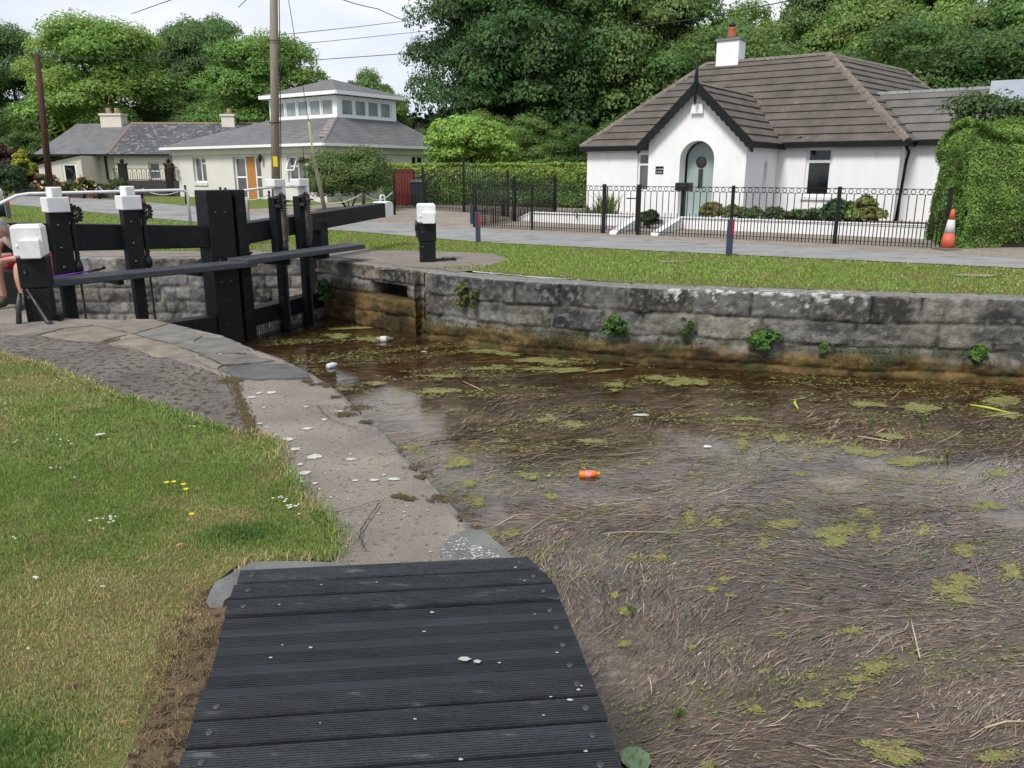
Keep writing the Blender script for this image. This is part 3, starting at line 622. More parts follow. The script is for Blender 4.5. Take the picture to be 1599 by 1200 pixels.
def strands(name, label, n, reg, seg, ln, wd, zj, cull=.62, cm=1.0):
    x = rng.uniform(reg[0], reg[1], n); y = rng.uniform(reg[2], reg[3], n)
    k = inpoly(x, y, wp) & (openw(x, y) < rng.uniform(cull-.45, cull+.15, n)) & (fbm(x*1.7, y*1.7, 3) > rng.uniform(.1, .52, n)); x = x[k]; y = y[k]; n = len(x)
    L = ln*(.25+1.6*rng.random(n)**2); th0 = rng.normal(0, .30, n); kinks = rng.normal(0, .05, n)
    pts = []; px, py = x.copy(), y.copy()
    for i in range(seg+1):
        t = theta(px, py)+th0+kinks*i; pts.append((px.copy(), py.copy(), t)); px = px+np.cos(t)*L/seg; py = py+np.sin(t)*L/seg
    w = wd*(.5+1.1*rng.random(n))*np.clip(.35+y/6, .5, 1.3); z = ZW-.004-zj*rng.random(n)*3+(rng.random(n) < .22+.3*sstep(4.5, 7, y))*(.006+zj)
    V = np.zeros((n, seg+1, 2, 3))
    for i, (qx, qy, t) in enumerate(pts):
        ww = w*(1 if 0 < i < seg else .4); zz = z+zj*.35*np.sin(i*1.3+th0*9)
        V[:, i, 0] = np.stack([qx-np.sin(t)*ww, qy+np.cos(t)*ww, zz], 1); V[:, i, 1] = np.stack([qx+np.sin(t)*ww, qy-np.cos(t)*ww, zz+.0006], 1)
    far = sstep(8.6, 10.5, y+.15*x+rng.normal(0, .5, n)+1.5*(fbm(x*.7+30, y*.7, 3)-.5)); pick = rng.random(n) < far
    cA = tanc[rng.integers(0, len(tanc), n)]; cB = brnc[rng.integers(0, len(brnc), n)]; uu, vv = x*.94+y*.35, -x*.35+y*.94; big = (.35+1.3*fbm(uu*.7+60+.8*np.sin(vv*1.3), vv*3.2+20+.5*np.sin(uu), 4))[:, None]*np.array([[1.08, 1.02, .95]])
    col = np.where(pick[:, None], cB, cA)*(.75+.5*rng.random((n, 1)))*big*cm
    ol = fbm(x*.9+5*np.sin(y*.7), y*2.2-x*.9, 4)+.2*(fbm(x*5, y*9, 3)-.5); om = (rng.random(n) < sstep(.5, .62, ol)*.5)[:, None]; col = np.where(om, colvar(n, (.235, .225, .075), .35, .15), col)
    a = np.arange(n)[:, None]*(seg+1)*2; Fc = np.concatenate([a+np.array([[2*i, 2*i+1, 2*i+3, 2*i+2]]) for i in range(seg)])
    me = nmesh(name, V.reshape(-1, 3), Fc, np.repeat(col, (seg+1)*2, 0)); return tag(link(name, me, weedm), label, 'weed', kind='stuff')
weedm = M('wet_weed', (.75, .75, .75), None, .45, 8, 0, 1, .28, attr=True)
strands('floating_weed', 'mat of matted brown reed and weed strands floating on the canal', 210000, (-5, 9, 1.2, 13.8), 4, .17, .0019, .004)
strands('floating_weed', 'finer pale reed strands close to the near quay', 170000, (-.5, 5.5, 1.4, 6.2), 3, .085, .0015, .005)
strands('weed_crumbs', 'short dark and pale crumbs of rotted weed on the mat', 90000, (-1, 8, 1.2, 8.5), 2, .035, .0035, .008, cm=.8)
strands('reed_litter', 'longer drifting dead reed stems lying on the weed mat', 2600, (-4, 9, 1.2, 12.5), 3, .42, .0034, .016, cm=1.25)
# algae patches
alg = [(600, 504, 40, 7), (575, 528, 30, 7), (520, 524, 34, 6), (560, 512, 60, 4), (790, 550, 60, 6), (850, 562, 75, 6), (930, 560, 60, 4), (880, 577, 70, 5), (760, 575, 50, 4), (700, 587, 40, 4), (680, 610, 50, 8), (1070, 597, 45, 9), (960, 602, 22, 8), (1050, 566, 40, 5), (1020, 590, 30, 4), (1160, 655, 40, 5), (1220, 683, 30, 9), (1285, 690, 22, 6), (1345, 632, 40, 6), (1440, 638, 36, 12), (1560, 625, 40, 9), (1570, 648, 40, 6), (1350, 705, 45, 9), (1390, 680, 30, 9), (1160, 690, 20, 24), (850, 655, 24, 9), (900, 665, 40, 6), (640, 700, 22, 7), (720, 722, 26, 14), (745, 785, 17, 18), (735, 755, 16, 7), (760, 838, 20, 12), (800, 835, 20, 8), (1220, 820, 40, 12), (1190, 850, 12, 18), (1310, 830, 42, 16), (1300, 850, 24, 9), (1350, 800, 22, 10), (1365, 830, 14, 24), (1535, 792, 28, 10), (1560, 740, 26, 9), (1440, 830, 18, 16), (1500, 860, 30, 14), (1490, 920, 40, 30), (1580, 890, 24, 20), (1075, 810, 15, 20), (1120, 815, 12, 14), (1030, 870, 18, 9), (1110, 920, 20, 6), (1130, 905, 12, 9), (975, 955, 16, 9), (990, 870, 14, 7), (975, 1005, 12, 6), (1328, 985, 26, 7), (1370, 1040, 30, 16), (1340, 1060, 26, 10), (1180, 1108, 17, 9), (1260, 1100, 35, 8), (1320, 1088, 15, 6), (1195, 1048, 12, 4), (1265, 1057, 9, 5), (1400, 1180, 50, 18), (1360, 1160, 30, 8), (1105, 1195, 14, 8), (1560, 1180, 40, 12), (1430, 720, 60, 10), (1250, 740, 20, 6), (540, 608, 22, 4), (580, 598, 25, 4), (830, 745, 25, 8), (860, 775, 20, 6), (930, 690, 30, 8), (1140, 930, 10, 4), (960, 930, 10, 8), (1080, 1010, 8, 5)]
AV = []; AC = []
gx = rng.uniform(-4, 9, 60000); gy = rng.uniform(1.5, 13, 60000); gn = fbm(gx*.9+5*np.sin(gy*.7), gy*2.2-gx*.9, 4)+.35*(fbm(gx*5, gy*9, 3)-.5)
kk = (gn > .55) & inpoly(gx, gy, wp)
for x_, y_ in zip(gx[kk][:16000], gy[kk][:16000]): AV.append((x_, y_, (.3+.8*random.random())*(.006+.0014*y_)))
NB = len(AV)
for (px, py, rx, ry) in alg:
    nb = int(40+rx*ry*.7); nb = min(nb, 600)
    for i in range(nb):
        a = random.random()*2*PI; r = abs(random.gauss(0, .52))
        lim = .75+.5*float(vnoise(np.array([px+2.5*math.cos(a)]), np.array([py+2.5*math.sin(a)]))[0])
        p = G(px+rx*(r*lim*math.cos(a)*1.15+random.gauss(0, .12)), py+ry*(r*lim*math.sin(a)-.35*r*math.cos(a)*math.sin(px)), ZW); AV.append((p.x, p.y, max(.25, 1-.5*r)*(.35+.8*random.random())*(.006+.0013*p.y)))
n = len(AV); A = np.array(AV); ns = 9; ang = np.linspace(0, 2*PI, ns, endpoint=False)[None]+rng.uniform(0, 6, (n, 1))
R = A[:, 2:3]*(.55+.7*rng.random((n, ns))); dirr = np.array([math.cos(.35), math.sin(.35)])
X = np.cos(ang)*R*1.25; Y = np.sin(ang)*R*.85; th = theta(A[:, 0], A[:, 1])[:, None]
V3 = np.zeros((n, ns+1, 3)); V3[:, 1:, 0] = A[:, :1]+X*np.cos(th)-Y*np.sin(th); V3[:, 1:, 1] = A[:, 1:2]+X*np.sin(th)+Y*np.cos(th); V3[:, 1:, 2] = ZW-.003+.007*rng.random((n, 1))
V3[:, 0, :2] = A[:, :2]; V3[:, 0, 2] = V3[:, 1, 2]+.003
i0 = np.arange(n)[:, None]*(ns+1); Fc = np.concatenate([i0+np.array([[0, 1+k, 1+(k+1) % ns]]) for k in range(ns)])
col = colvar(n, (.23, .225, .068), .35, .15); col[rng.random(n) < .25] *= np.array([.75, .7, .8])
okk = inpoly(A[:, 0], A[:, 1], wp); keep = np.repeat(okk, ns)
me = nmesh('algae_patches', V3.reshape(-1, 3), Fc[np.tile(okk, ns)], np.repeat(col, ns+1, 0))
algm = M('algae', (.7, .7, .7), None, .6, 30, .6, 60, .3, attr=True)
tag(link('algae_patches', me, algm), 'yellow-green algae clots floating among the reeds on the canal', 'algae', kind='stuff')
V = []; Fs = []
for (px, py, rx, ry) in alg:
    for k in range(3 if rx*ry < 300 else 6):
        cx_, cy_ = px+random.gauss(0, .35)*rx, py+random.gauss(0, .35)*ry; p = G(cx_, cy_, ZW)
        if not inpoly(np.array([p.x]), np.array([p.y]), wp)[0]: continue
        sx_ = rx*p.y/1230*random.uniform(.45, .8); sy_ = ry*abs(G(cx_, cy_-5, ZW).y-p.y)/5*random.uniform(.45, .8); disc(p.x, p.y, sx_, min(sy_, sx_*1.2), ZW+.0012+.0016*random.random(), 46, random.gauss(.15, .12), .75)
tag(discs_obj('algae_film', M('algae_film', (.21, .205, .07), (.13, .135, .048), .7, 14, .6, 70, .2, c3=(.12, .095, .05), s3=13, t3=.57)), 'soft olive algae smears drifting between the reeds', 'algae', kind='stuff')
# green sprigs in water
def tuft(name, label, cat, p, n, h, w, col, group=None, spread=.05, parent=None, mat=None):
    P = np.array([(p[0]+random.gauss(0, spread), p[1]+random.gauss(0, spread)) for _ in range(n)]); V = []; Fc = []
    for i, (x, y) in enumerate(P):
        a = random.uniform(0, 2*PI); hh = h*random.uniform(.5, 1.2); l = hh*random.uniform(.1, .8); wv = w*random.uniform(.7, 1.3); c, s_ = math.cos(a), math.sin(a)
        k = len(V); z = p[2]
        V += [(x-s_*wv, y+c*wv, z), (x+s_*wv, y-c*wv, z), (x+c*l*.4+s_*wv, y+s_*l*.4-c*wv, z+hh*.6), (x+c*l*.4-s_*wv, y+s_*l*.4+c*wv, z+hh*.6), (x+c*l, y+s_*l, z+hh*.95)]
        Fc += [(k, k+1, k+2, k+3), (k+3, k+2, k+4)]
    me = bpy.data.meshes.new(name); me.from_pydata(V, [], Fc); me.update()
    a = me.color_attributes.new('Col', 'FLOAT_COLOR', 'POINT'); cc = np.ones((len(V), 4), np.float32); cc[:, :3] = np.repeat(colvar(n, col, .3, .15), 5, 0); a.data.foreach_set('color', cc.ravel())
    o = link(name, me, mat or grassm, parent)
    return tag(o, label, cat, group) if label else o
for (px, py, n, h, lb) in [(1050, 572, 9, .16, 'bright green water grass tuft below the wall ferns'), (1190, 712, 6, .1, 'thin green sprig in weed left of the broad algae patch'), (1440, 670, 9, .26, 'tall green reed blades bending over the weed at right'), (1480, 715, 8, .18, 'green blades beside dark gap in the weed mat'), (1045, 845, 6, .08, 'small green sprig in the pale weed below the orange bottle'), (985, 955, 10, .05, 'low green tuft on the weed near the deck'), (1060, 1118, 10, .06, 'small leafy green sprig in weed right of the deck corner'), (800, 690, 6, .1, 'thin green stem standing in the open water beside the quay'), (745, 570, 5, .12, 'thin brown-green stem rising from the weed under the wall'), (1360, 665, 7, .16, 'pale dry grass stems sticking from the brown weed'), (1280, 938, 9, .05, 'low dark green sprig in the middle of the weed mat'), (715, 545, 6, .1, 'sparse grass sprig near the floating bottle')]:
    p = G(px, py, ZW); tuft('water_plant', lb, 'water plant', p, n, h, .004, (.10, .17, .04), 'green sprigs growing through the weed', .012)
# litter
def bottle(name, label, px, py, L, r, ang, mats, prof, cat='bottle'):
    p = G(px, py, ZW); o = empty(name, label, cat, (p.x, p.y, ZW+r*.45), ang)
    MB().lathe([(0.001, 0), (r*.8, .002), (r, .012), (r*1.02, L*.3), (r*.94, L*.5), (r, L*.62), (r*.96, L*.72), (r*.5, L*.88), (r*.4, L*.9), (r*.4, L*.93)], (0, 0, 0), 20, axis=(1, 0, .06)).build('bottle_body', mats[0], o)
    MB().lathe([(r*.46, L*.93), (r*.48, L*.94), (r*.48, L*.99), (r*.3, L)], (0, 0, 0), 16, axis=(1, 0, .06)).build('cap', mats[1], o)
    MB().lathe([(r*1.035, L*.3), (r*1.04, L*.36), (r*1.04, L*.58), (r*1.03, L*.62)], (0, 0, 0), 20, axis=(1, 0, .06)).build('bottle_label', mats[2], o)
    return o
orb = M('orange_plastic', (.75, .20, .01), (.62, .14, .01), .3, 20); ylw = M('yellow_plastic', (.75, .42, .02), None, .3); redl = M('red_film', (.6, .06, .02), (.65, .35, .3), .35, 30)
murk = M('murky_plastic', (.20, .18, .14), (.12, .10, .08), .2, 12); plbl = M('cream_label', (.62, .61, .50), (.45, .45, .36), .5, 14); blu = M('pale_blue_plastic', (.42, .47, .55), (.55, .58, .62), .3, 12)
bottle('drink_bottle', 'orange plastic drink bottle floating on the pale weed mat', 904, 744, .19, .034, .0, (orb, ylw, redl), None)
bottle('drink_bottle', 'murky bottle with a cream label floating near the far wall', 586, 533, .30, .05, .05, (murk, murk, plbl), None)
bottle('drink_bottle', 'small pale blue bottle tilted in weed beside the quay edge', 511, 575, .17, .04, .9, (blu, blu, blu), None)
def rag(name, label, cat, px, py, sx, sy, col, z=ZW, amp=.015, n=9, rough=.5, rz=0):
    p = G(px, py, z); V = []
    for i in range(n):
        for j in range(n):
            u, v = i/(n-1)-.5, j/(n-1)-.5; k = 1-.35*(abs(u)+abs(v))**2
            V.append((sx*u*k*(1+.1*random.random()), sy*v*k*(1+.1*random.random()), .008+amp*random.random()*(1.3-2*max(abs(u), abs(v)))))
    f = [(i*n+j, i*n+j+1, i*n+n+j+1, i*n+n+j) for i in range(n-1) for j in range(n-1)]
    mb = MB(); mb.add([(a, b, c) for a, b, c in V]+[(a, b, c-.004) for a, b, c in V], f+[tuple(q+n*n for q in reversed(t)) for t in f]); o = mb.build(name, M(name, col, tuple(v*.75 for v in col), rough, 20, .2, 40))
    o.location = (p.x, p.y, z); o.rotation_euler = (0, 0, rz); return tag(o, label, cat)
rag('plastic_bag', 'crumpled pale green plastic sheet floating at the deck corner', 'litter', 992, 1188, .15, .17, (.20, .29, .15), amp=.03, rz=.2)
rag('paper_scrap', 'white crumpled paper scrap on the weed right of the orange bottle', 'litter', 1105, 699, .09, .05, (.62, .65, .66), amp=.02)
rag('paper_scrap', 'flat pale green-white scrap floating left of the paper scrap', 'litter', 1001, 649, .2, .09, (.42, .47, .40), amp=.006)
rag('foam_scrap', 'tiny pale scrap floating right of the cream labelled bottle', 'litter', 662, 550, .1, .05, (.5, .42, .36), amp=.01)
def stick(name, label, pts, r, mat, cat='stick'):
    o = MB().tube(pts, r, 6).build(name, mat); return tag(o, label, cat)
drym = M('dry_stem', (.42, .35, .25), (.3, .24, .17), .7, 9); darkst = M('dark_stem', (.04, .03, .022), None, .7); lime = M('fresh_stem', (.42, .50, .06), (.3, .38, .05), .5, 6)
w_ = lambda x, y, h=.012: G(x, y, ZW)+Vector((0, 0, h))
stick('reed_stem', 'bright lime reed stem floating at the far right', [w_(1515, 634), w_(1545, 640, .02), w_(1578, 647)], [.012, .014, .008], lime)
stick('broken_reed', 'pale broken reed bent in a hairpin on the weed', [w_(1413, 988, .02), w_(1420, 978, .05), w_(1428, 1002, .03), w_(1436, 1031)], .005, drym)
stick('dead_twig', 'thin pale twig lying across weed by the open water', [w_(723, 598, .02), w_(755, 612)], .006, drym)
stick('dead_twig', 'long dark twig lying on the water near the quay', [w_(672, 693), w_(700, 690, .02), w_(722, 686)], .006, darkst)
stick('reed_stem', 'tan reed stem lying at the right edge of the weed mat', [w_(1537, 1140), w_(1570, 1132, .02), w_(1605, 1130)], .005, drym)
stick('yellow_leaf', 'curled yellow leaf on the brown weed under the wall', [w_(1243, 628, .02), w_(1240, 633, .03), w_(1246, 640)], [.01, .018, .008], lime, 'leaf')
stick('dead_twig', 'pale straight twig over brown weed at right', [w_(1338, 683), w_(1375, 690, .02), w_(1392, 692)], .007, drym)
# ------------------------------------------------------------ lawns
def lawncol(x, y):
    n = len(x); a = fbm(x*.8+3, y*.8+3, 3); b = fbm(x*3+9, y*3, 3)
    dry = sstep(.42, .66, a*.45+b*.35+.2*fbm(x*9, y*9, 2)+.10*np.exp(-((x+1.45)**2/.25+(y-2.1)**2/.8))*2+.05)
    dry = np.clip(dry*.75+.95*np.exp(-((x+1.4)**2/.10+(y-2.55)**2/.10)), 0, 1)
    edge = np.exp(-((x+1.16)**2/.012+(y-2.1)**2/.5)); dry = np.clip(dry+edge, 0, 1)
    lush = np.exp(-((x+1.22)**2/.03+(y-3.28)**2/.012))+np.exp(-((x+1.5)**2/.06+(y-1.85)**2/.03)); dry = np.clip(dry-1.3*lush, 0, 1)
    pick = rng.random(n) < dry*.9
    g = colvar(n, (.205, .30, .066), .35, .15); d = colvar(n, (.46, .37, .18), .3, .1); lu = colvar(n, (.075, .17, .03), .3, .1)
    c = np.where(pick[:, None], d, g); c = np.where((rng.random(n) < np.clip(lush, 0, 1))[:, None], lu, c)
    return c, .75+.7*lush-.25*dry+.4*b
tag(blades('grass', lawn, 30000, .019, .0014, lawncol, grassm, lambda x, y: (y > .9) & (y < 4.2) & (x > -3.6) & (x < -.5) & (rng.random(len(x)) > .9*np.exp(-((x+1.04)**2/.006+(y-2.1)**2/.5))), maxn=300000, zf=None, bb=(-3.7, -.4, .9, 4.3)), 'short mown lawn grass with dry tan patches on the near bank', 'grass', kind='stuff')
tag(blades('grass', lawn, 6000, .026, .0028, lawncol, grassm, lambda x, y: (y >= 4.2) & (x > -8) | ((x <= -3.6) & (x > -8) & (y > 1)), maxn=200000, zf=None, bb=(-8.1, -.4, .9, 7.6)), 'short mown lawn grass further back on the near bank', 'grass', kind='stuff')
EV_, EC_ = [], []
bd = lawn[:20]; ex, ey = [], []
for i in range(len(bd)-1):
    a, b = Vector(bd[i]), Vector(bd[i+1]); L_ = (b-a).length
    if L_ > 6: continue
    k = int(L_*900); t = rng.random(k); off = rng.normal(.0, .02, k)*(1+1.5*fbm(np.full(k, i*3.)+t*L_*3, t*0, 2)); d = (b-a)/max(L_, 1e-6)
    ex.append(a.x+(b.x-a.x)*t+d.y*off); ey.append(a.y+(b.y-a.y)*t-d.x*off)
ex = np.concatenate(ex); ey = np.concatenate(ey); n = len(ex); col, hm = lawncol(ex, ey); hh = .036*(.4+.9*rng.random(n)); a2 = rng.uniform(0, 6.28, n); ww = .0017*(.6+.8*rng.random(n))*np.clip(ey/3, .8, 2.5)
B = np.stack([ex, ey, np.full(n, .004)], 1); ln = hh*(.3+1.2*rng.random(n)); D = np.stack([np.cos(a2), np.sin(a2), np.zeros(n)], 1); Wd = np.stack([-np.sin(a2), np.cos(a2), np.zeros(n)], 1)*ww[:, None]; Up = np.array([[0, 0, 1.]])
V = np.stack([B-Wd, B+Wd, B+D*ln[:, None]*.4+Up*hh[:, None]*.6+Wd*.7, B+D*ln[:, None]*.4+Up*hh[:, None]*.6-Wd*.7, B+D*ln[:, None]+Up*hh[:, None]*.85], 1).reshape(-1, 3); i_ = np.arange(n)[:, None]*5
tag(link('edge_grass', nmesh('edge_grass', V, [i_+np.array([[0, 1, 2, 3]]), i_+np.array([[3, 2, 4]])], np.repeat(col, 5, 0)), grassm), 'ragged longer grass creeping over the lawn edge onto the path', 'grass', kind='stuff')
fl = [(far_in[i][0], far_in[i][1]-.06) for i in range(4, 11)]+[(19, 5.5), (8.9, 13.45), (4.3, 15.9), (-.8, 18.85), (-4.5, 22.4), (-10.2, 26.1), (-17.8, 31.8), (-24, 36), (-30, 30), (-18, 17.3), (-9, 17), (-5.4, 16.7), (-4.2, 16.3)]+[tuple(G(*p)[:2]) for p in [(560, 387), (600, 391), (680, 392), (770, 396), (797, 407), (765, 415)]]
def farcol(x, y):
    n = len(x); a = fbm(x*.6, y*.6, 3); b = fbm(x*2.2, y*2.2, 3)
    q = y-np.interp(x, [p[0] for p in far_in[3:]], [p[1] for p in far_in[3:]])
    dry = np.clip(sstep(.5, .66, a*.5+b*.5)*.6+.75*np.exp(-np.abs(q)/.22)*sstep(-.5, 1.2, x), 0, 1); pick = rng.random(n) < dry
    return np.where(pick[:, None], colvar(n, (.30, .25, .10), .3, .1), colvar(n, (.26, .36, .075), .3, .12)), .8+.4*b-.3*dry
tag(blades('grass', fl, 650, .045, .0065, farcol, grassm, lambda x, y: (x > -14) & (x < 11) & (y < 24), maxn=220000, zf=None), 'daisy strewn green grass verge between the canal wall and the road', 'grass', kind='stuff')
tag(blades('grass', [(-17.8, 31.8), (-10.2, 26.1), (-4.5, 22.4), (-5, 17), (-18, 17.3), (-34, 24), (-34, 40)], 120, .06, .012, farcol, grassm, None, maxn=80000), 'mown grass strip beyond the lock beside the road bend', 'grass', kind='stuff')
# daisies, clover
def daisies(name, label, P, r, z):
    global V, Fs
    V = []; Fs = []
    for x, y in P:
        n = len(V); V.append((x, y, z+.004)); rr = r*random.uniform(.7, 1.3); tl = random.uniform(-.3, .3)
        for k in range(7): a = 2*PI*k/7; V.append((x+rr*math.cos(a), y+rr*math.sin(a), z+rr*tl*math.cos(a)))
        Fs += [(n, n+1+k, n+1+(k+1) % 7) for k in range(7)]
    return tag(discs_obj(name, petal), label, 'flowers', kind='stuff')
petal = M('white_petal', (.5, .5, .45), None, .7)
P = []
while len(P) < 330:
    x, y = random.uniform(-2, 9), random.uniform(10.5, 18)
    if inpoly(np.array([x]), np.array([y]), fl)[0] and random.random() < float(sstep(.4, .62, fbm(np.array([x*.7]), np.array([y*.7]), 3))[0]+.08): P.append((x, y))
daisies('daisies', 'tiny white daisies dotted over the far verge', P, .012, .045)
P = []
for (px, py, n, s) in [(88, 700, 6, 14), (36, 700, 3, 8), (100, 600, 3, 6), (85, 738, 3, 6), (165, 826, 7, 16), (175, 818, 3, 6), (440, 788, 7, 8), (460, 805, 7, 12), (452, 800, 4, 10), (150, 643, 2, 3), (118, 755, 1, 2), (59, 914, 3, 3), (47, 1026, 1, 1), (163, 928, 2, 2), (170, 694, 1, 1), (290, 645, 1, 1), (25, 850, 2, 4), (250, 640, 2, 10), (95, 603, 3, 5), (300, 673, 2, 5)]:
    for _ in range(n): p = G(px+random.gauss(0, s), py+random.gauss(0, s*.4)); P.append((p.x, p.y))
P = [q for q in P if inpoly(np.array([q[0]]), np.array([q[1]]), lawn)[0]]
daisies('clover_flowers', 'small white clover and daisy heads scattered over the near lawn', P, .007, .034)
yel = M('yellow_petal', (.80, .58, .01), None, .6)
for i, (px, py, lb) in enumerate([(262, 762, 'leftmost yellow flower of the four together on the near lawn'), (273, 761, 'tallest yellow flower, second of the four on the near lawn'), (288, 765, 'yellow flower third of the four on the near lawn'), (292, 773, 'lowest yellow flower of the four on the near lawn'), (301, 813, 'lone small yellow flower below the group of four')]):
    p = G(px, py+8); o = empty('yellow_flower', lb, 'flower', p, 0, 'yellow flowers in the near lawn')
    MB().tube([(0, 0, 0), (.003, 0, .03), (0, .002, .055)], .0012, 5).build('stalk', MT['fresh_stem'], o)
    mb = MB()
    for k in range(12):
        a = 2*PI*k/12; mb.add([(0, 0, .055), (.011*math.cos(a-.2), .011*math.sin(a-.2), .060), (.015*math.cos(a), .015*math.sin(a), .061), (.011*math.cos(a+.2), .011*math.sin(a+.2), .060)], [(0, 1, 2, 3)])
    mb.build('petals', yel, o)
for (px, py, lb, c) in [(530/2.666, 1065/2.666+800-0, '', 0)][:0]: pass
def leaf(px, py, s, c, lb, rz):
    o = rag('dead_leaf', lb, 'leaf', px, py, s, s*.55, c, 0.03, .004, 5, .7, rz); return o
leaf(196, 1130, .02, (.33, .13, .04), 'curled orange dead leaf on the grass at lower left', .4)
leaf(526, 820, .035, (.40, .17, .09), 'small reddish dead leaf on the path beside the lawn', .1).location.z = .002
leaf(280, 853, .03, (.42, .22, .10), 'brown dead leaf on the lawn left of the quay path', 1)
leaf(157, 680, .06, (.55, .55, .50), 'pale flat dead leaf on the upper lawn', .5)
# ------------------------------------------------------------ timber deck
deckb = M('greyed_deck_timber', (.018, .022, .028), (.033, .038, .045), .6, 5, .4, 40, .4, c3=(.09, .095, .10), s3=5, t3=.62, stretch=(1, 4, 4))
deck = empty('timber_deck', 'black grooved board footbridge deck in the foreground', 'footbridge', (0, 0, 0))
Lx = lambda y: -1.1+(2.87-y)*.185
def Rx(y):
    return float(np.interp(y, [-2, 1.4, 1.84, 2.0, 2.47, 2.77, 2.87, 2.95, 3.02], [.42, .33, .292, .282, .216, .170, .13, .09, .055]))
sl = .10
yy = 2.885; bi = 0
while yy > -1.5:
    wdt = .096 if bi < 3 or bi > 6 else .110; flatb = 3 <= bi <= 6
    zt = .045 if not flatb else .038; zt += random.uniform(-.003, .003)
    nr = 10; prof = [(0, zt-.045), (0, zt-.004)]
    for k in range(nr):
        t0 = (k+.12)/nr*wdt
        smooth = flatb and k >= 6
        prof += [(t0, zt), (t0+wdt/nr*.55, zt)]
        if not smooth: prof += [(t0+wdt/nr*.64, zt-.005), (t0+wdt/nr*.98, zt-.005)]
    prof += [(wdt, zt-.004), (wdt, zt-.045)]
    vs = []; tilt = random.uniform(-.002, .002)
    for t, z in prof:
        yl = yy-t; xl = Lx(yl)+tilt*4
        # board line: y = yl + sl*(x-xl); find right end
        xr = .2
        for _ in range(6): xr = Rx(yl+sl*(xr-xl))
        vs += [(xl, yl, z), ((xl+xr)/2, yl+sl*(xr-xl)/2, z), (xr, yl+sl*(xr-xl), z)]
    n = len(prof); fs = []
    for i in range(n-1):
        for j in range(2): fs.append((i*3+j, i*3+j+1, i*3+4+j, i*3+3+j))
    fs += [tuple(i*3 for i in range(n)), tuple(i*3+2 for i in reversed(range(n))), (0, (n-1)*3, (n-1)*3+1, 1), (1, (n-1)*3+1, (n-1)*3+2, 2)]
    mb = MB(); mb.add(vs, fs); mb.build('deck_board', deckflat if flatb else (deckm if bi % 3 else deckb), deck)
    for (ex, s_) in ((.055, 0), (-.055, 1)):
        if not flatb or s_:
            yl = yy-wdt/2; xl = Lx(yl); xr = .2
            for _ in range(6): xr = Rx(yl+sl*(xr-xl))
            x = (xl+ex) if not s_ else xr+ex; y = yl+sl*(x-xl); MB().lathe([(.012, 0), (.012, .002), (.009, .004), (.001, .005)], (x, y, zt-.001), 12).build('bolt', castiron, deck)
    yy -= wdt+(.020 if bi in (0, 1, 2, 7, 8, 9, 10, 12, 13) else .003); bi += 1
for x0 in (-.9, .05): MB().beam((x0-.02, 3.0, -.04), (x0+.25, -1.5, -.04), .09, .09).build('bearer', deckm, deck)
V = []; Fs = []
for (px, py, r) in [(502, 914, .006), (588, 910, .006), (436, 945, .006), (675, 957, .012), (662, 987, .009), (725, 1030, .03), (745, 1034, .02), (485, 1012, .01), (423, 1028, .009), (720, 1187, .01), (903, 1078, .01), (908, 1072, .007), (890, 1094, .012), (860, 1089, .007), (648, 1124, .008), (849, 1118, .006), (915, 1174, .008), (805, 887, .008), (819, 908, .006), (835, 960, .006), (870, 1020, .008), (780, 1036, .008), (500, 1130, .004), (441, 1008, .006)]:
    p = G(px, py, .047); disc(p.x, p.y, r, r*.6, .0495, 12)
discs_obj('bird_droppings', M('dropping', (.42, .42, .41), None, .8), deck)['kind'] = 'stuff'
# kerb stone at deck corner
kb = MB(); ring = [G(*p) for p in [(318, 945), (330, 922), (356, 908), (395, 886), (470, 884), (560, 888), (560, 902), (374, 912), (362, 945), (345, 955), (325, 955)]]
n = len(ring); cen = sum(ring, Vector())/n
kb.add([(q.x, q.y, -.12) for q in ring]+[(q.x, q.y, -.004) for q in ring]+[(cen.x+(q.x-cen.x)*.9, cen.y+(q.y-cen.y)*.88, .035) for q in ring], [(i, (i+1) % n, n+(i+1) % n, n+i) for i in range(n)]+[(n+i, n+(i+1) % n, 2*n+(i+1) % n, 2*n+i) for i in range(n)]+[tuple(range(2*n, 3*n))])
tag(kb.build('kerb_stone', MT['worn_stone'] if 'worn_stone' in MT else concm), 'rounded grey kerb stone at the far left corner of the deck', 'kerb')
struct(sheet('earth_strip', [(-1.10, 2.86), (-1.22, 2.79), (-1.21, 2.55), (-1.16, 2.38), (-1.10, 2.1), (-1.07, 1.8), (-1.04, 1.2), (-1.05, -2), (-.6, -2), (-.8, 1.2), (-.95, 2.0)], .011, M('bare_earth', (.10, .07, .045), (.17, .125, .075), .95, 8, 1, 60, .1, c3=(.05, .036, .026), s3=18, t3=.5), .12, flat0, None, .02))
def drycol(x, y): n = len(x); return colvar(n, (.22, .16, .085), .5, .12), .6+.5*rng.random(n)
tag(blades('dry_grass', [(-1.02, 2.84), (-1.27, 2.8), (-1.27, 2.5), (-1.2, 2.3), (-1.14, 2.0), (-1.12, 1.0), (-.78, 1.0), (-.93, 2.0)], 16000, .02, .0012, drycol, grassm, lambda x, y: fbm(x*6, y*6, 3) > .42, zf=None, lean=2.2), 'dead brown grass litter on the bare earth beside the deck', 'grass', kind='stuff')
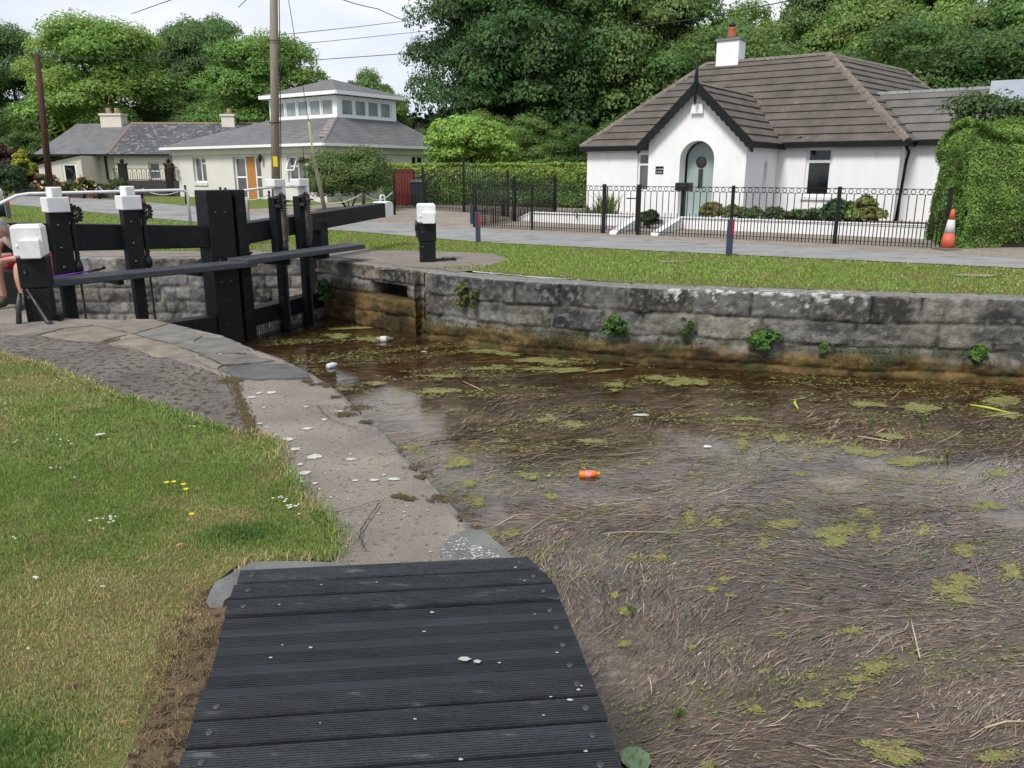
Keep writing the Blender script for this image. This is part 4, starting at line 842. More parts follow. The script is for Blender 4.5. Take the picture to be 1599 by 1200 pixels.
# ------------------------------------------------------------ lock gates
def leaf_frame(H):
    d = (H-Cm); L = d.length; d = d/L; n = Vector((-d.y, d.x, 0))
    if n.x < 0: n = -n
    return d, n, L
def make_gate(H, name, label, racks, beamend, zb0, zb1, th0, th1, postw, far):
    d, n, L = leaf_frame(H); pt = lambda s, o, z: Cm+d*s+n*o+Vector((0, 0, z))
    root = empty(name, label, 'lock gate', (Cm.x, Cm.y, ZW)); inv = Matrix.Translation((-Cm.x, -Cm.y, -ZW))
    def B(mb, nm, mt):
        o = mb.xf(inv).build(nm, mt, root)
        if nm in ('mitre_post', 'heel_post', 'balance_beam', 'bottom_rail', 'paddle_post', 'post_cap', 'walkway_plank', 'beam_end_cap'): b = o.modifiers.new('bevel', 'BEVEL'); b.width = .014; b.segments = 2; b.limit_method = 'ANGLE'
        return o
    def bar(s0, s1, o0, o1, z0, z1, z0b=None, z1b=None, mb=None):
        z0b = z0 if z0b is None else z0b; z1b = z1 if z1b is None else z1b
        return (mb or MB()).hexa([pt(s0, o0, z0), pt(s1, o0, z0b), pt(s1, o1, z0b), pt(s0, o1, z0), pt(s0, o0, z1), pt(s1, o0, z1b), pt(s1, o1, z1b), pt(s0, o1, z1)])
    g0 = .004 if far else 0
    B(bar(.004, postw, -.17, .19+g0, -3.2, 1.34), 'mitre_post', black)
    B(bar(L-.02, L+.24, -.16, .15, -3.2, zb0+(zb1-zb0)*L/beamend-.02), 'heel_post', black)
    B(bar(postw-.005, beamend, -.15, .15, zb0-th0, zb0, zb1-th1, zb1), 'balance_beam', black)
    B(bar(postw, L, -.13, .15, -.92, -.63), 'bottom_rail', black)
    pm = MB()
    k = 8
    for i in range(k):
        s0 = postw+(L-postw)*i/k; s1 = postw+(L-postw)*(i+1)/k-.012; bar(s0, s1, -.05, .10+random.uniform(0, .008), -3.0, -.915, mb=pm)
    B(pm, 'lower_boarding', M('stained_boarding', (.03, .03, .028), (.16, .155, .145), .8, 2.2, .5, 30, .3, c3=(.45, .44, .42), s3=9, t3=.57, stretch=(3, 3, .7)))
    B(bar(postw, L, .102, .125, -1.02, -.925), 'wash_board', MT['stained_boarding'])
    # heel strap
    B(bar(L-.35, L+.25, .151, .158, zb0-.10, zb0-.04), 'iron_strap', iron)
    for (s, zt, wd) in racks:
        tp = B(bar(s-(.15 if far else .12), s+(.17 if far else .13), .155, .29, .15, zt-.30), 'paddle_post', black)
        st = MB(); st.hexa([pt(s-.07, .17, -2.8), pt(s+.05, .17, -2.8), pt(s+.05, .27, -2.8), pt(s-.07, .27, -2.8), pt(s-.07, .17, .151), pt(s+.09, .17, .151), pt(s+.09, .27, .151), pt(s-.07, .27, .151)])
        B(st, 'paddle_stem', black)
        cp = MB()
        if far:
            bar(s-.16, s+.15, .13, .33, zt-.13, zt, mb=cp); bar(s+.06, s+.155, .14, .325, zt-.33, zt-.13, mb=cp)
        else:
            bar(s-.14, s+.15, .12, .33, zt-.33, zt-.13, mb=cp); bar(s-.065, s+.07, .13, .32, zt-.132, zt, mb=cp)
        B(cp, 'post_cap', white)
        # pinion gear, bearing and windlass square
        sg = -.20 if not far else -.04; og = .25 if not far else .36; gp = pt(s+sg, og, zt-.36); gm = MB(); ax = n if far else n
        ring = []
        R = .085
        for a in range(17): ring.append(gp+d*math.cos(2*PI*a/16)*R+Vector((0, 0, math.sin(2*PI*a/16)*R)))
        gm.tube(ring, .022, 7, caps=False)
        for a in range(14):
            an = 2*PI*a/14; c = gp+d*math.cos(an)*(R+.024)+Vector((0, 0, math.sin(an)*(R+.024))); gm.beam(c-n*.02, c+n*.02, .018, .03)
        for a in range(3): an = PI*a/3; gm.tube([gp+d*math.cos(an)*R+Vector((0, 0, math.sin(an)*R)), gp-d*math.cos(an)*R-Vector((0, 0, math.sin(an)*R))], .012, 5)
        B(gm, 'gear_wheel', iron)
        bm_ = MB(); bm_.tube([gp-n*.12, gp+n*.09], .028, 10); bm_.beam(gp+d*.10-n*.03+Vector((0, 0, .06)), gp-d*.10-n*.03+Vector((0, 0, .06)), .09, .05); bm_.beam(gp+d*.10-n*.03-Vector((0, 0, .08)), gp-d*.10-n*.03-Vector((0, 0, .08)), .09, .05); bm_.beam(gp+n*.09, gp+n*.15, .03, .03)
        B(bm_, 'gear_bracket', castiron)
        rk = MB(); rs = s+sg+.105*(-1 if not far else .0); rp = lambda z, o=og: pt(rs-(0 if far else -.11), o, z)
        if not far: rp = lambda z, o=og: pt(s-.17, o, z)
        rk.beam(rp(zt-.22), rp(.42), .035, .05, up=d)
        zz = zt-.26
        while zz > .46: rk.beam(rp(zz)+n*.02, rp(zz)+n*.045, .05, .016); zz -= .042
        if far:
            rk.beam(pt(rs+.07, og, zt-.4), pt(rs+.07, og, .40), .03, .04, up=d); zz = zt-.45
            while zz > .42: rk.beam(pt(rs+.07, og+.02, zz), pt(rs+.07, og+.045, zz), .05, .016); zz -= .042
        B(rk, 'rack', iron if not far else M('worn_rack_iron', (.05, .045, .04), (.16, .13, .10), .5, 12))
        lo = MB(); a = rp(.44); lo.tube([a, rp(.36), rp(.28), rp(.24)], [.03, .06, .055, .02], 8); lo.tube([rp(.26), rp(-2.6)], .016, 8)
        B(lo, 'paddle_rod', iron)
        for zz in (.62, .36, zt-.5): B(MB().lathe([(.022, 0), (.022, .012), (.012, .02), (.002, .022)], pt(s+.03, .29, zz), 10, axis=n), 'bolt', castiron)
    for zz in (-.1, .25, 1.0):
        for q in (postw*.35, postw*.72): B(MB().lathe([(.018, 0), (.018, .01), (.003, .016)], pt(q, .19+g0, zz), 10, axis=n), 'bolt', castiron)
    return root, pt, B, bar, L, d, n
gn, ptn, Bn, barn, Ln, dn, nn = make_gate(Hn, 'lock_gate', 'near black lock gate leaf with its white handrail and two capped rack posts', [(1.67, 1.42, .2), (2.65, 1.42, .2)], 5.6, .80, 1.12, .34, .42, .44, False)
gf, ptf, Bf, barf, Lf, df, nf = make_gate(Hf, 'lock_gate', 'far black lock gate leaf whose balance beam ends in a white cap', [(1.02, 1.50, .2), (1.74, 1.50, .2)], 5.05, .80, .965, .34, .30, .24, True)
for g_ in (gn, gf): g_['group'] = 'lock gate leaves'
# white rounded end of the far beam with handle
ec = MB(); s0 = 5.05; zt, zb = .972, .655
prof = [(s0-.02, zt+.012), (s0+.24, zt+.02), (s0+.32, zt-.01), (s0+.35, zt-.08), (s0+.35, zb-.01), (s0-.02, zb-.012)]
ec.prism([ptf(s, -.16, z) for s, z in prof], nf*.32); Bf(ec, 'beam_end_cap', white)
Bf(MB().tube([ptf(s0+.06, 0, zt), ptf(s0+.06, 0, zt+.12), ptf(s0+.08, 0, zt+.15), ptf(s0+.22, 0, zt+.15), ptf(s0+.25, 0, zt+.12), ptf(s0+.25, 0, zt)], .018, 8), 'handle', white)
Bn(MB().tube([ptn(.60, -.08, .82), ptn(.60, -.08, 1.26), ptn(.62, -.08, 1.32), ptn(.68, -.08, 1.345), ptn(1.6, -.08, 1.34), ptn(2.85, -.08, 1.33), ptn(3.0, -.08, 1.31), ptn(3.85, -.08, .92)], .022, 10), 'handrail', white)
Bf(MB().tube([ptf(.40, -.05, 1.31), ptf(1.0, -.05, 1.345), ptf(1.9, -.05, 1.36), ptf(2.1, -.05, 1.33), ptf(2.15, -.05, .9)], .02, 10), 'handrail', white)
# walkway planks
def plank(B, a, b, z0, z1, w, name='walkway_plank'):
    a = Vector((*a, z0)); b = Vector((*b, z1)); mb = MB(); mb.beam(a, b, w, .09); o = B(mb, name, plankm); return o
plank(Bn, (-4.22, 12.75), (-6.02, 10.12), .20, .235, .42)
pl = plank(Bf, (-4.35, 12.55), (-2.95, 15.05), .245, .27, .46)
for (B, p, s, dd) in ((Bn, ptn, .9, nn), (Bn, ptn, 2.1, nn), (Bf, ptf, .7, nf), (Bf, ptf, 1.9, nf)):
    B(MB().beam(p(s, .14, .14), p(s, .62, .14), .08, .10), 'plank_bracket', black)
# purple walking stick on the plank
a, b = AT(77, 432, 10.25), AT(160, 423.5, 11.2); a.z = b.z = .285
wk = empty('walking_stick', 'thin purple walking stick with black grip lying on the walkway plank', 'walking stick', a); dv = b-a
MB().tube([(0, 0, 0), dv*.45, dv*.78], [.009, .010, .011], 8).build('shaft', purple, wk); MB().tube([dv*.78, dv*.9, dv*.97, dv+Vector((.02, .03, .02))], [.014, .017, .015, .024], 8).build('grip', iron, wk)
# ------------------------------------------------------------ snubbing posts
def snub(name, label, p, rz, extras, sc_=1):
    o = empty(name, label, 'lock post', p, rz, 'white capped mooring posts beside the lock'); o.scale = (.74, .8, 1) if extras else (.86, .9, 1)
    MB().box(-.17, .17, -.16, .16, 0, .38, bev=.012).box(-.19, .19, -.17, .17, .38, .72, bev=.012).build('post', black, o)
    MB().box(-.205, .185, -.19, .19, .71, 1.06, bev=.03).box(-.10, .16, -.30, -.185, .71, .91, bev=.01).build('post_cap', white, o)
    MB().lathe([(.02, 0), (.02, .015), (.004, .02)], (-.14, -.19, .84), 10, axis=(0, -1, 0)).build('bolt', white, o)
    for z in (.55, .28): MB().lathe([(.02, 0), (.02, .012), (.004, .018)], (-.1, -.17, z), 10, axis=(0, -1, 0)).build('bolt', castiron, o)
    if extras:
        MB().box(.17, .27, -.1, .1, 0, .07).build('foot', black, o)
        MB().tube([(-.20, -.2, .34), (-.235, -.24, .2), (-.26, -.27, .0)], [.03, .035, .04], 8).build('iron_prop', castiron, o)
        MB().tube([(-.10, -.22, .38), (.03, -.34, .2), (.14, -.42, .03), (.19, -.44, .012)], [.018, .02, .026, .04], 8).build('iron_prop', castiron, o)
    else:
        mb = MB(); ring = [Vector((-.23, .06*0+.08*math.cos(2*PI*k/14), .66+.08*math.sin(2*PI*k/14))) for k in range(15)]; mb.tube(ring, .028, 7, caps=False); mb.beam((-.22, .0, .74), (-.22, 0, .45), .05, .12); mb.build('iron_catch', castiron, o)
        mb = MB()
        for yy_ in (-.1, .12): mb.beam((.17, yy_, .03), (.62, yy_+.08, .03), .03, .02); mb.box(.32, .38, yy_, yy_+.06, .02, .06); mb.box(.54, .6, yy_+.04, yy_+.1, .02, .06)
        mb.build('anchor_strap', iron, o)
    return o
snub('mooring_post', 'near square black post with white cap on the stone quay beside the person', (-5.26, 8.72, 0), math.radians(20), True)
snub('mooring_post', 'lone square black post with white cap at the far wall corner', G(668, 409), math.radians(8), False)
def rbol(label, p, h, r):
    o = empty('bollard', label, 'bollard', p, .0, 'round topped black and white bollards')
    MB().lathe([(r, 0), (r, h*.52)], (0, 0, 0), 20).build('post', M('bollard_black', (.015, .017, .024), None, .4) if 'bollard_black' not in MT else MT['bollard_black'], o)
    MB().lathe([(r*1.04, h*.52), (r*1.04, h*.88), (r*.96, h*.95), (r*.7, h*.99), (.01, h)], (0, 0, 0), 20).build('cap', white, o); return o
p = AT(375, 309, 18.4); rbol('round black bollard with white dome top behind the gate mitre posts', (p.x, p.y, 0), 1.06, .15)
p = G(2, 343); rbol('round black bollard with white dome top at the left photo edge', (p.x, p.y, gz(p.x, p.y)), 1.0, .17)
def marker(label, px, py, Y=None, h=.72, tilt=0):
    p = G(px, py) if Y is None else AT(px, py, Y); z = gz(p.x, p.y)
    if z > .02: p = G(px, py, z); 
    o = empty('marker_post', label, 'marker post', (p.x, p.y, z), math.radians(10), 'dark blue reflector posts along the road')
    MB().box(-.055, .055, -.035, .035, 0, h, bev=.012).build('post', bluep, o); MB().box(.02, .058, -.045, -.0352, h*.55, h*.95).box(.0555, .064, -.03, .03, h*.55, h*.95).build('reflector', redr, o); o.rotation_euler.y = tilt
    return o
marker('dark blue post with red reflector right of the lone white capped post', 747, 380, tilt=-.03)
marker('nearest dark blue reflector post in front of the white cottage railings', 1138, 400)
marker('dark blue reflector post seen between the two near rack posts', 228, 345, tilt=-.02)
marker('dark blue reflector post just behind the leftmost rack gear', 109, 336)
marker('dark blue reflector post beside the bollard behind the mitre posts', 388, 352)
marker('partly hidden reflector post beside the bollard at the left edge', 15, 341)
marker('short red reflector post at the corner of the black railings', 737, 351, h=.62)
# ------------------------------------------------------------ person
def skin(name, verts, edges, radii, mat, parent, sub=2, root=0):
    me = bpy.data.meshes.new(name); me.from_pydata([tuple(v) for v in verts], edges, []); me.materials.append(mat)
    o = bpy.data.objects.new(name, me); C.objects.link(o); o.parent = parent
    o.modifiers.new('s', 'SKIN'); 
    for i, r in enumerate(radii): rr = r if isinstance(r, tuple) else (r, r); me.skin_vertices[0].data[i].radius = rr
    me.skin_vertices[0].data[root].use_root = True
    m = o.modifiers.new('u', 'SUBSURF'); m.levels = sub; m.render_levels = sub
    o.modifiers['s'].use_smooth_shade = True
    return o
skinm = M('skin_tone', (.52, .30, .22), (.46, .25, .18), .5, 14, .1, 60); shirtm = M('cream_shirt', (.55, .52, .46), (.47, .44, .40), .9, 20, .3, 40); shortm = M('red_shorts', (.42, .02, .03), (.32, .015, .025), .85, 12, .3, 30)
bootm = M('brown_boot', (.07, .055, .04), (.045, .036, .028), .8, 12, .3, 40); hairm = M('grey_hair', (.30, .28, .26), (.22, .2, .19), .9, 40, .5, 60)
f_ = Vector((-.25, -.97, 0)).normalized(); r_ = Vector((f_.y, -f_.x, 0)); r_ = -r_ if r_.x < 0 else r_
per = empty('person', 'person in cream shirt and red shorts sitting hunched behind the near white capped post', 'person', (-5.97, 9.95, 0))
def J(f, r, z): return f_*f+r_*r+Vector((0, 0, z))
BV = [J(0, 0, .50), J(.03, 0, .62), J(.16, 0, .76), J(.26, 0, .86), J(.33, 0, .93), J(.39, 0, .975), J(.44, 0, .97)]
BE = [(0, 1), (1, 2), (2, 3), (3, 4), (4, 5), (5, 6)]; BR = [.13, .135, .13, .12, .055, .07, .085]
for sx in (1, -1):
    n = len(BV); BV += [J(.06, .10*sx, .50), J(.22, .13*sx, .535), J(.42, .15*sx, .53), J(.44, .15*sx, .36), J(.40, .155*sx, .10), J(.50, .17*sx, .045)]
    BE += [(0, n), (n, n+1), (n+1, n+2), (n+2, n+3), (n+3, n+4), (n+4, n+5)]; BR += [.095, .085, .06, .055, .036, .03]
    n = len(BV); BV += [J(.25, .17*sx, .87), J(.32, .22*sx, .72), J(.36, .20*sx, .62), J(.50, .06*sx, .60), J(.56, .03*sx, .585)]
    BE += [(3, n), (n, n+1), (n+1, n+2), (n+2, n+3), (n+3, n+4)]; BR += [.055, .045, .04, .03, (.035, .018)]
skin('body', BV, BE, BR, skinm, per)
for sx in (1, -1):
    for k in range(4):
        a0 = J(.56+.005*k, .03*sx+(.022*(k-1.5)), .585-.006*k); l = [.03, .034, .032, .026][k]
        skin('finger', [a0, a0+f_*l+Vector((0, 0, -.012)), a0+f_*l*1.6+Vector((0, 0, -.035)), a0+f_*l*1.5+Vector((0, 0, -.06))], [(0, 1), (1, 2), (2, 3)], [.010, .009, .0085, .007], skinm, per, 1)
    a0 = J(.53, .03*sx-.035*sx, .59); skin('thumb', [a0, a0+f_*.03-r_*.012*sx, a0+f_*.055-r_*.006*sx-Vector((0, 0, .012))], [(0, 1), (1, 2)], [.012, .0105, .009], skinm, per, 1)
hc = J(.475, 0, .965); hd = MB()
def ell(mb, c, rx, ry, rz, n=20, m=14, mi=0, zmin=-1, warp=None):
    vs = []; fs = []
    for i in range(m+1):
        t = -PI/2+PI*i/m
        if math.sin(t) < zmin: t = math.asin(zmin)
        for k in range(n):
            a = 2*PI*k/n; q = Vector((math.cos(t)*math.cos(a), math.cos(t)*math.sin(a), math.sin(t)))
            if warp: q = warp(q)
            vs.append(c+f_*q.x*rx+r_*q.y*ry+Vector((0, 0, q.z*rz)))
    for i in range(m):
        for k in range(n): j = (k+1) % n; fs.append((i*n+k, i*n+j, i*n+n+j, i*n+n+k))
    mb.add(vs, fs, mi, True)
def hw(q):
    x, y, z = q
    if z < 0: y *= 1-.35*z*z; x = x*(1-.1*z*z)+(.05 if x > 0 else 0)
    if x > .8 and abs(y) < .25 and -.35 < z < .15: x += .22*(1-abs(y)/.25)*(.5-abs(z+.1))*2
    if x > .7 and .08 < z < .25 and .15 < abs(y) < .5: x -= .07
    return Vector((x, y, z))
hd = MB(); ell(hd, hc, .10, .078, .12, 28, 24, warp=hw)
for sx in (1, -1): ell(hd, hc+r_*.08*sx-f_*.005+Vector((0, 0, -.01)), .018, .010, .032, 10, 8)
hd.build('head', skinm, per)
fe_ = MB()
for sx in (1, -1): ell(fe_, hc+f_*.088+r_*.032*sx+Vector((0, 0, .018)), .012, .014, .009, 10, 8)
fe_.build('eyes', M('eye', (.3, .28, .26), (.05, .04, .03), .3, 60), per); mo = MB(); ell(mo, hc+f_*.094+Vector((0, 0, -.062)), .012, .026, .006, 12, 6); mo.build('mouth', M('lips', (.40, .16, .13), None, .5), per)
hr = MB(); ell(hr, hc-f_*.012+Vector((0, 0, .014)), .103, .086, .118, 24, 16, zmin=.02); ell(hr, hc-f_*.035+Vector((0, 0, -.01)), .085, .084, .09, 20, 12); hr.build('hair', hairm, per)
skin('shirt', [J(-.01, 0, .56), J(.03, 0, .64), J(.16, 0, .775), J(.255, 0, .865), J(.32, 0, .915), J(.25, .175, .865), J(.30, .215, .755), J(.25, -.175, .865), J(.30, -.215, .755)], [(0, 1), (1, 2), (2, 3), (3, 4), (3, 5), (5, 6), (3, 7), (7, 8)], [.145, .15, .15, .135, .065, .07, .062, .07, .062], shirtm, per)
skin('shorts', [J(0, 0, .52), J(.08, .10, .515), J(.25, .135, .545), J(.38, .15, .535), J(.08, -.10, .515), J(.25, -.135, .545), J(.38, -.15, .535)], [(0, 1), (1, 2), (2, 3), (0, 4), (4, 5), (5, 6)], [.15, .115, .105, .088, .115, .105, .088], shortm, per)
for sx in (1, -1): skin('boot', [J(.40, .155*sx, .17), J(.40, .155*sx, .07), J(.47, .165*sx, .05), J(.58, .175*sx, .04), J(.36, .155*sx, .045)], [(0, 1), (1, 2), (2, 3), (1, 4)], [.05, .055, .05, .04, .04], bootm, per)
bk = MB(); bk.hexa([(-6.95, 9.92, 0), (-6.02, 9.86, 0), (-6.02, 10.22, 0), (-6.95, 10.3, 0), (-6.95, 9.92, .40), (-6.02, 9.86, .40), (-6.02, 10.22, .40), (-6.95, 10.3, .40)])
tag(bk.build('timber_block', black), 'low black timber block the person sits on', 'timber block')
# ------------------------------------------------------------ houses
def genwall(parent, name, A, d, outer, holes, mat, depth=.14, back=None, nrm=None):
    "wall in the vertical plane A + s*d; outer/holes are (s, z) loops; reveals go inward (against nrm)"
    A = Vector((A[0], A[1], 0)); d = Vector((d[0], d[1], 0)).normalized(); n = nrm or Vector((d.y, -d.x, 0))
    loops = [outer]+holes; pts = []; idx = []
    for lp in loops: idx.append(list(range(len(pts), len(pts)+len(lp)))); pts += [Vector(q) for q in lp]
    ed = [(l[i], l[(i+1) % len(l)]) for l in idx for i in range(len(l))]
    r = delaunay_2d_cdt(pts, ed, [], 0, 1e-6); mb = MB(); P = lambda s, z, o=0: A+d*s+Vector((0, 0, z))-n*o
    fs = []
    for f in r[2]:
        c = sum((r[0][i] for i in f), Vector((0, 0)))/len(f); a1 = np.array([c.x]); a2 = np.array([c.y])
        if inpoly(a1, a2, outer)[0] and not any(inpoly(a1, a2, h)[0] for h in holes): fs.append(tuple(f))
    mb.add([P(v.x, v.y) for v in r[0]], fs)
    for h in holes:
        k = len(h); mb.add([P(*q) for q in h]+[P(q[0], q[1], depth) for q in h], [(i, (i+1) % k, (i+1) % k+k, i+k) for i in range(k)])
    me = bpy.data.meshes.new(name); me.from_pydata(mb.v, [], mb.f); me.update(); 
    return link(name, me, mat, parent)
def rect(s0, s1, z0, z1): return [(s0, z0), (s1, z0), (s1, z1), (s0, z1)]
def window(parent, A, d, s0, s1, z0, z1, bars=(), glass=None, depth=.10, name='window', fw=.05, frame=pvc, sill=None, sillm=None, nrm=None, heads=()):
    A = Vector((A[0], A[1], 0)); d = Vector((d[0], d[1], 0)).normalized(); n = nrm or Vector((d.y, -d.x, 0)); P = lambda s, z, o=0: A+d*s+Vector((0, 0, z))+n*o
    mb = MB(); q = lambda a, b, c, e: mb.hexa([P(a, c, -depth-.03), P(b, c, -depth-.03), P(b, c, -depth+.03), P(a, c, -depth+.03), P(a, e, -depth-.03), P(b, e, -depth-.03), P(b, e, -depth+.03), P(a, e, -depth+.03)])
    q(s0, s1, z0, z0+fw); q(s0, s1, z1-fw, z1); q(s0, s0+fw, z0+fw, z1-fw); q(s1-fw, s1, z0+fw, z1-fw)
    for b in bars:
        if b[0] == 'v': x = s0+(s1-s0)*b[1]; lo, hi = (b[2], b[3]) if len(b) > 2 else (0, 1); q(x-fw/2, x+fw/2, z0+fw+(z1-z0-2*fw)*lo, z0+fw+(z1-z0-2*fw)*hi)
        else: z = z0+(z1-z0)*b[1]; lo, hi = (b[2], b[3]) if len(b) > 2 else (0, 1); q(s0+fw+(s1-s0-2*fw)*lo, s0+fw+(s1-s0-2*fw)*hi, z-fw/2, z+fw/2)
    w = mb.build(name, frame, parent)
    MB().hexa([P(s0+.01, z0+.01, -depth-.02), P(s1-.01, z0+.01, -depth-.02), P(s1-.01, z0+.01, -depth-.005), P(s0+.01, z0+.01, -depth-.005), P(s0+.01, z1-.01, -depth-.02), P(s1-.01, z1-.01, -depth-.02), P(s1-.01, z1-.01, -depth-.005), P(s0+.01, z1-.01, -depth-.005)]).build('pane', glass or glassd, w)
    if sill: MB().hexa([P(s0-.06, z0-sill, -.1), P(s1+.06, z0-sill, -.1), P(s1+.06, z0-sill, .06), P(s0-.06, z0-sill, .06), P(s0-.06, z0-.002, -.1), P(s1+.06, z0-.002, -.1), P(s1+.06, z0-.012, .06), P(s0-.06, z0-.012, .06)]).build('sill', sillm or white, w)
    return w
def roofplane(mb, A, B, Cc, D, n, t=.04, mi=0, wob=0.):
    "A,B eave; Cc,D ridge (above B,A).  overlapping courses"
    A, B, Cc, D = map(Vector, (A, B, Cc, D)); nn_ = (B-A).cross(D-A).normalized()
    if nn_.length < .5: nn_ = (B-A).cross(Cc-B).normalized()
    if nn_.z < 0: nn_ = -nn_
    for k in range(n):
        a0, a1 = A.lerp(D, k/n), A.lerp(D, (k+1.12)/n if k < n-1 else 1); b0, b1 = B.lerp(Cc, k/n), B.lerp(Cc, (k+1.12)/n if k < n-1 else 1)
        m = max(1, int((b0-a0).length/.35)) if wob else 1; top = []; bot = []; und = []
        for j in range(m+1):
            h = t+wob*random.uniform(-1, 1); top.append(a0.lerp(b0, j/m)+nn_*h); und.append(a0.lerp(b0, j/m)); bot.append(a1.lerp(b1, j/m)+nn_*.004)
        vs = top+bot+und; q = m+1
        mb.add(vs, [(i, i+1, q+i+1, q+i) for i in range(m)]+[(2*q+i, 2*q+i+1, i+1, i) for i in range(m)], mi)
def build_raw(mb, name, mats, parent):
    me = bpy.data.meshes.new(name); me.from_pydata(mb.v, [], mb.f); me.polygons.foreach_set('material_index', mb.m); me.update(); return link(name, me, mats, parent)
def ridge(mb, a, b, r=.09, mi=0, seg=.35):
    a, b = Vector(a), Vector(b); k = max(1, int((b-a).length/seg))
    for i in range(k):
        p, q = a.lerp(b, i/k), a.lerp(b, (i+.96)/k); rr = r*random.uniform(.93, 1.07); d = (q-p).normalized(); s = d.cross(Vector((0, 0, 1))).normalized()
        sec = [(-1.25, -.75), (-.7, .1), (0, .45), (.7, .1), (1.25, -.75)]; u = s.cross(d)
        mb.add([c+s*x*rr+u*z*rr for c in (p, q) for x, z in sec], [(i_, i_+1, i_+6, i_+5) for i_ in range(4)]+[(0, 1, 2, 3, 4), (9, 8, 7, 6, 5)], mi)
V3_ = lambda p, z: Vector((p[0], p[1], z))
# ---- white cottage
wc = empty('cottage', 'white single storey cottage with dark tiled hip roof and arched porch door', 'house', (7, 28, 0))
def sub(o):      # keep world placement under an offset root
    o.matrix_parent_inverse = Matrix.Translation(-wc.location); return o
wc.location = (0, 0, 0)
A0 = Vector((2.85, 31.0, 0)); B0 = Vector((11.7, 24.7, 0)); eh = (B0-A0).normalized(); bh = Vector((-eh.y, eh.x, 0)); LW = (B0-A0).length; EV = 2.62; DP = 6.4; RZ = 5.56
Jp = B0-eh*((B0-Vector((8.7, 26.84, 0))).length)
PD = 2.95; PW = 3.2; Kr = Jp-bh*PD; Kl = Kr-eh*PW
sw = lambda px, py: onl(A0, eh, px, py)
w0, w1 = sw(1257, 270), sw(1298, 270); zt_ = 2.38; zb_ = .86
l0, l1 = sw(995, 270), sw(1020, 270)
genwall(wc, 'wall', A0, eh, rect(0, LW, 0, EV), [rect(w0, w1, zb_, zt_), rect(l0, l1, .95, 2.3)], render_w)
window(wc, A0, eh, w0, w1, zb_, zt_, [('h', .72)], glassd, sill=.1, fw=.085)
window(wc, A0, eh, l0, l1, .95, 2.3, [('h', .7)], glassc, fw=.07)
for a, dd, Ln_ in ((B0, bh, DP), (B0+bh*DP, -eh, LW), (A0+bh*DP, -bh, DP)): genwall(wc, 'wall', a, dd, rect(0, Ln_, 0, EV), [], render_w)
# porch walls
pk = 4.19; dw0, dw1 = onl(Kl, eh, 1061, 300), onl(Kl, eh, 1108, 300); dcx = (dw0+dw1)/2+.02; hwid = .56; spr = 2.0
arch = lambda cx, hw_, zs, z0, k=16, rise=1.0: [(cx-hw_, z0), (cx+hw_, z0)]+[(cx+hw_*math.cos(PI*i/k), zs+hw_*rise*math.sin(PI*i/k)) for i in range(k+1)]
ao = arch(dcx, hwid, spr, .22)
genwall(wc, 'wall', Kl, eh, [(0, 0), (PW, 0), (PW, EV-.02), (PW/2, pk-.08), (0, EV-.02)], [ao], render_w, .62)
sp = lambda px, py: onl(Kr, bh, px, py)
nc = (sp(1189, 275)+sp(1200, 275))/2
genwall(wc, 'wall', Kr, bh, rect(0, PD, 0, EV), [[(nc-.17, 1.28), (nc+.17, 1.28), (nc+.17, 1.78), (nc+.1, 1.92), (nc, 2.02), (nc-.1, 1.92), (nc-.17, 1.78)]], render_w, .12)
genwall(wc, 'niche', Kr-eh*.118, bh, rect(nc-.22, nc+.22, 1.2, 2.1), [], render_w)
MB().beam(Kr+bh*(nc-.24)+Vector((0, 0, 1.26))+eh*.02, Kr+bh*(nc+.24)+Vector((0, 0, 1.26))+eh*.02, .1, .04).build('niche_sill', render_w, wc)
genwall(wc, 'wall', Kl+bh*PD, -bh, rect(0, PD, 0, EV), [], render_w)
# arched door
Ad = Kl+bh*.5; P = lambda s, z, o=0: Ad+eh*s+Vector((0, 0, z))-bh*o
ar = arch(dcx+.02, hwid-.03, spr, .2)
dr = MB(); dr.prism([P(s, z) for s, z in ar], bh*.05); door = dr.build('door', sage, wc)
fr = MB(); a2 = [(dcx+.02+(hwid+.02)*math.cos(PI*i/16), spr+(hwid+.02)*math.sin(PI*i/16)) for i in range(17)]
fr.tube([P(dcx+.02+hwid, .2, .03)]+[P(s, z, .03) for s, z in a2]+[P(dcx+.02-hwid, .2, .03)], .035, 6); fr.build('door_frame', black, wc)
pc = onl(Ad, eh, 1095, 262); dm = MB(); zc = 1.93
dm.lathe([(.17, 0), (.17, .03), (.13, .05), (.02, .05)], P(pc, zc), 18, axis=-bh); dm.build('door_knocker', castiron, door)
MB().hexa([P(pc-.07, 1.15, .03), P(pc+.07, 1.15, .03), P(pc+.07, 1.15, -.01), P(pc-.07, 1.15, -.01), P(pc-.07, 1.72, .03), P(pc+.07, 1.72, .03), P(pc+.07, 1.72, -.01), P(pc-.07, 1.72, -.01)]).build('letter_plate', castiron, door)
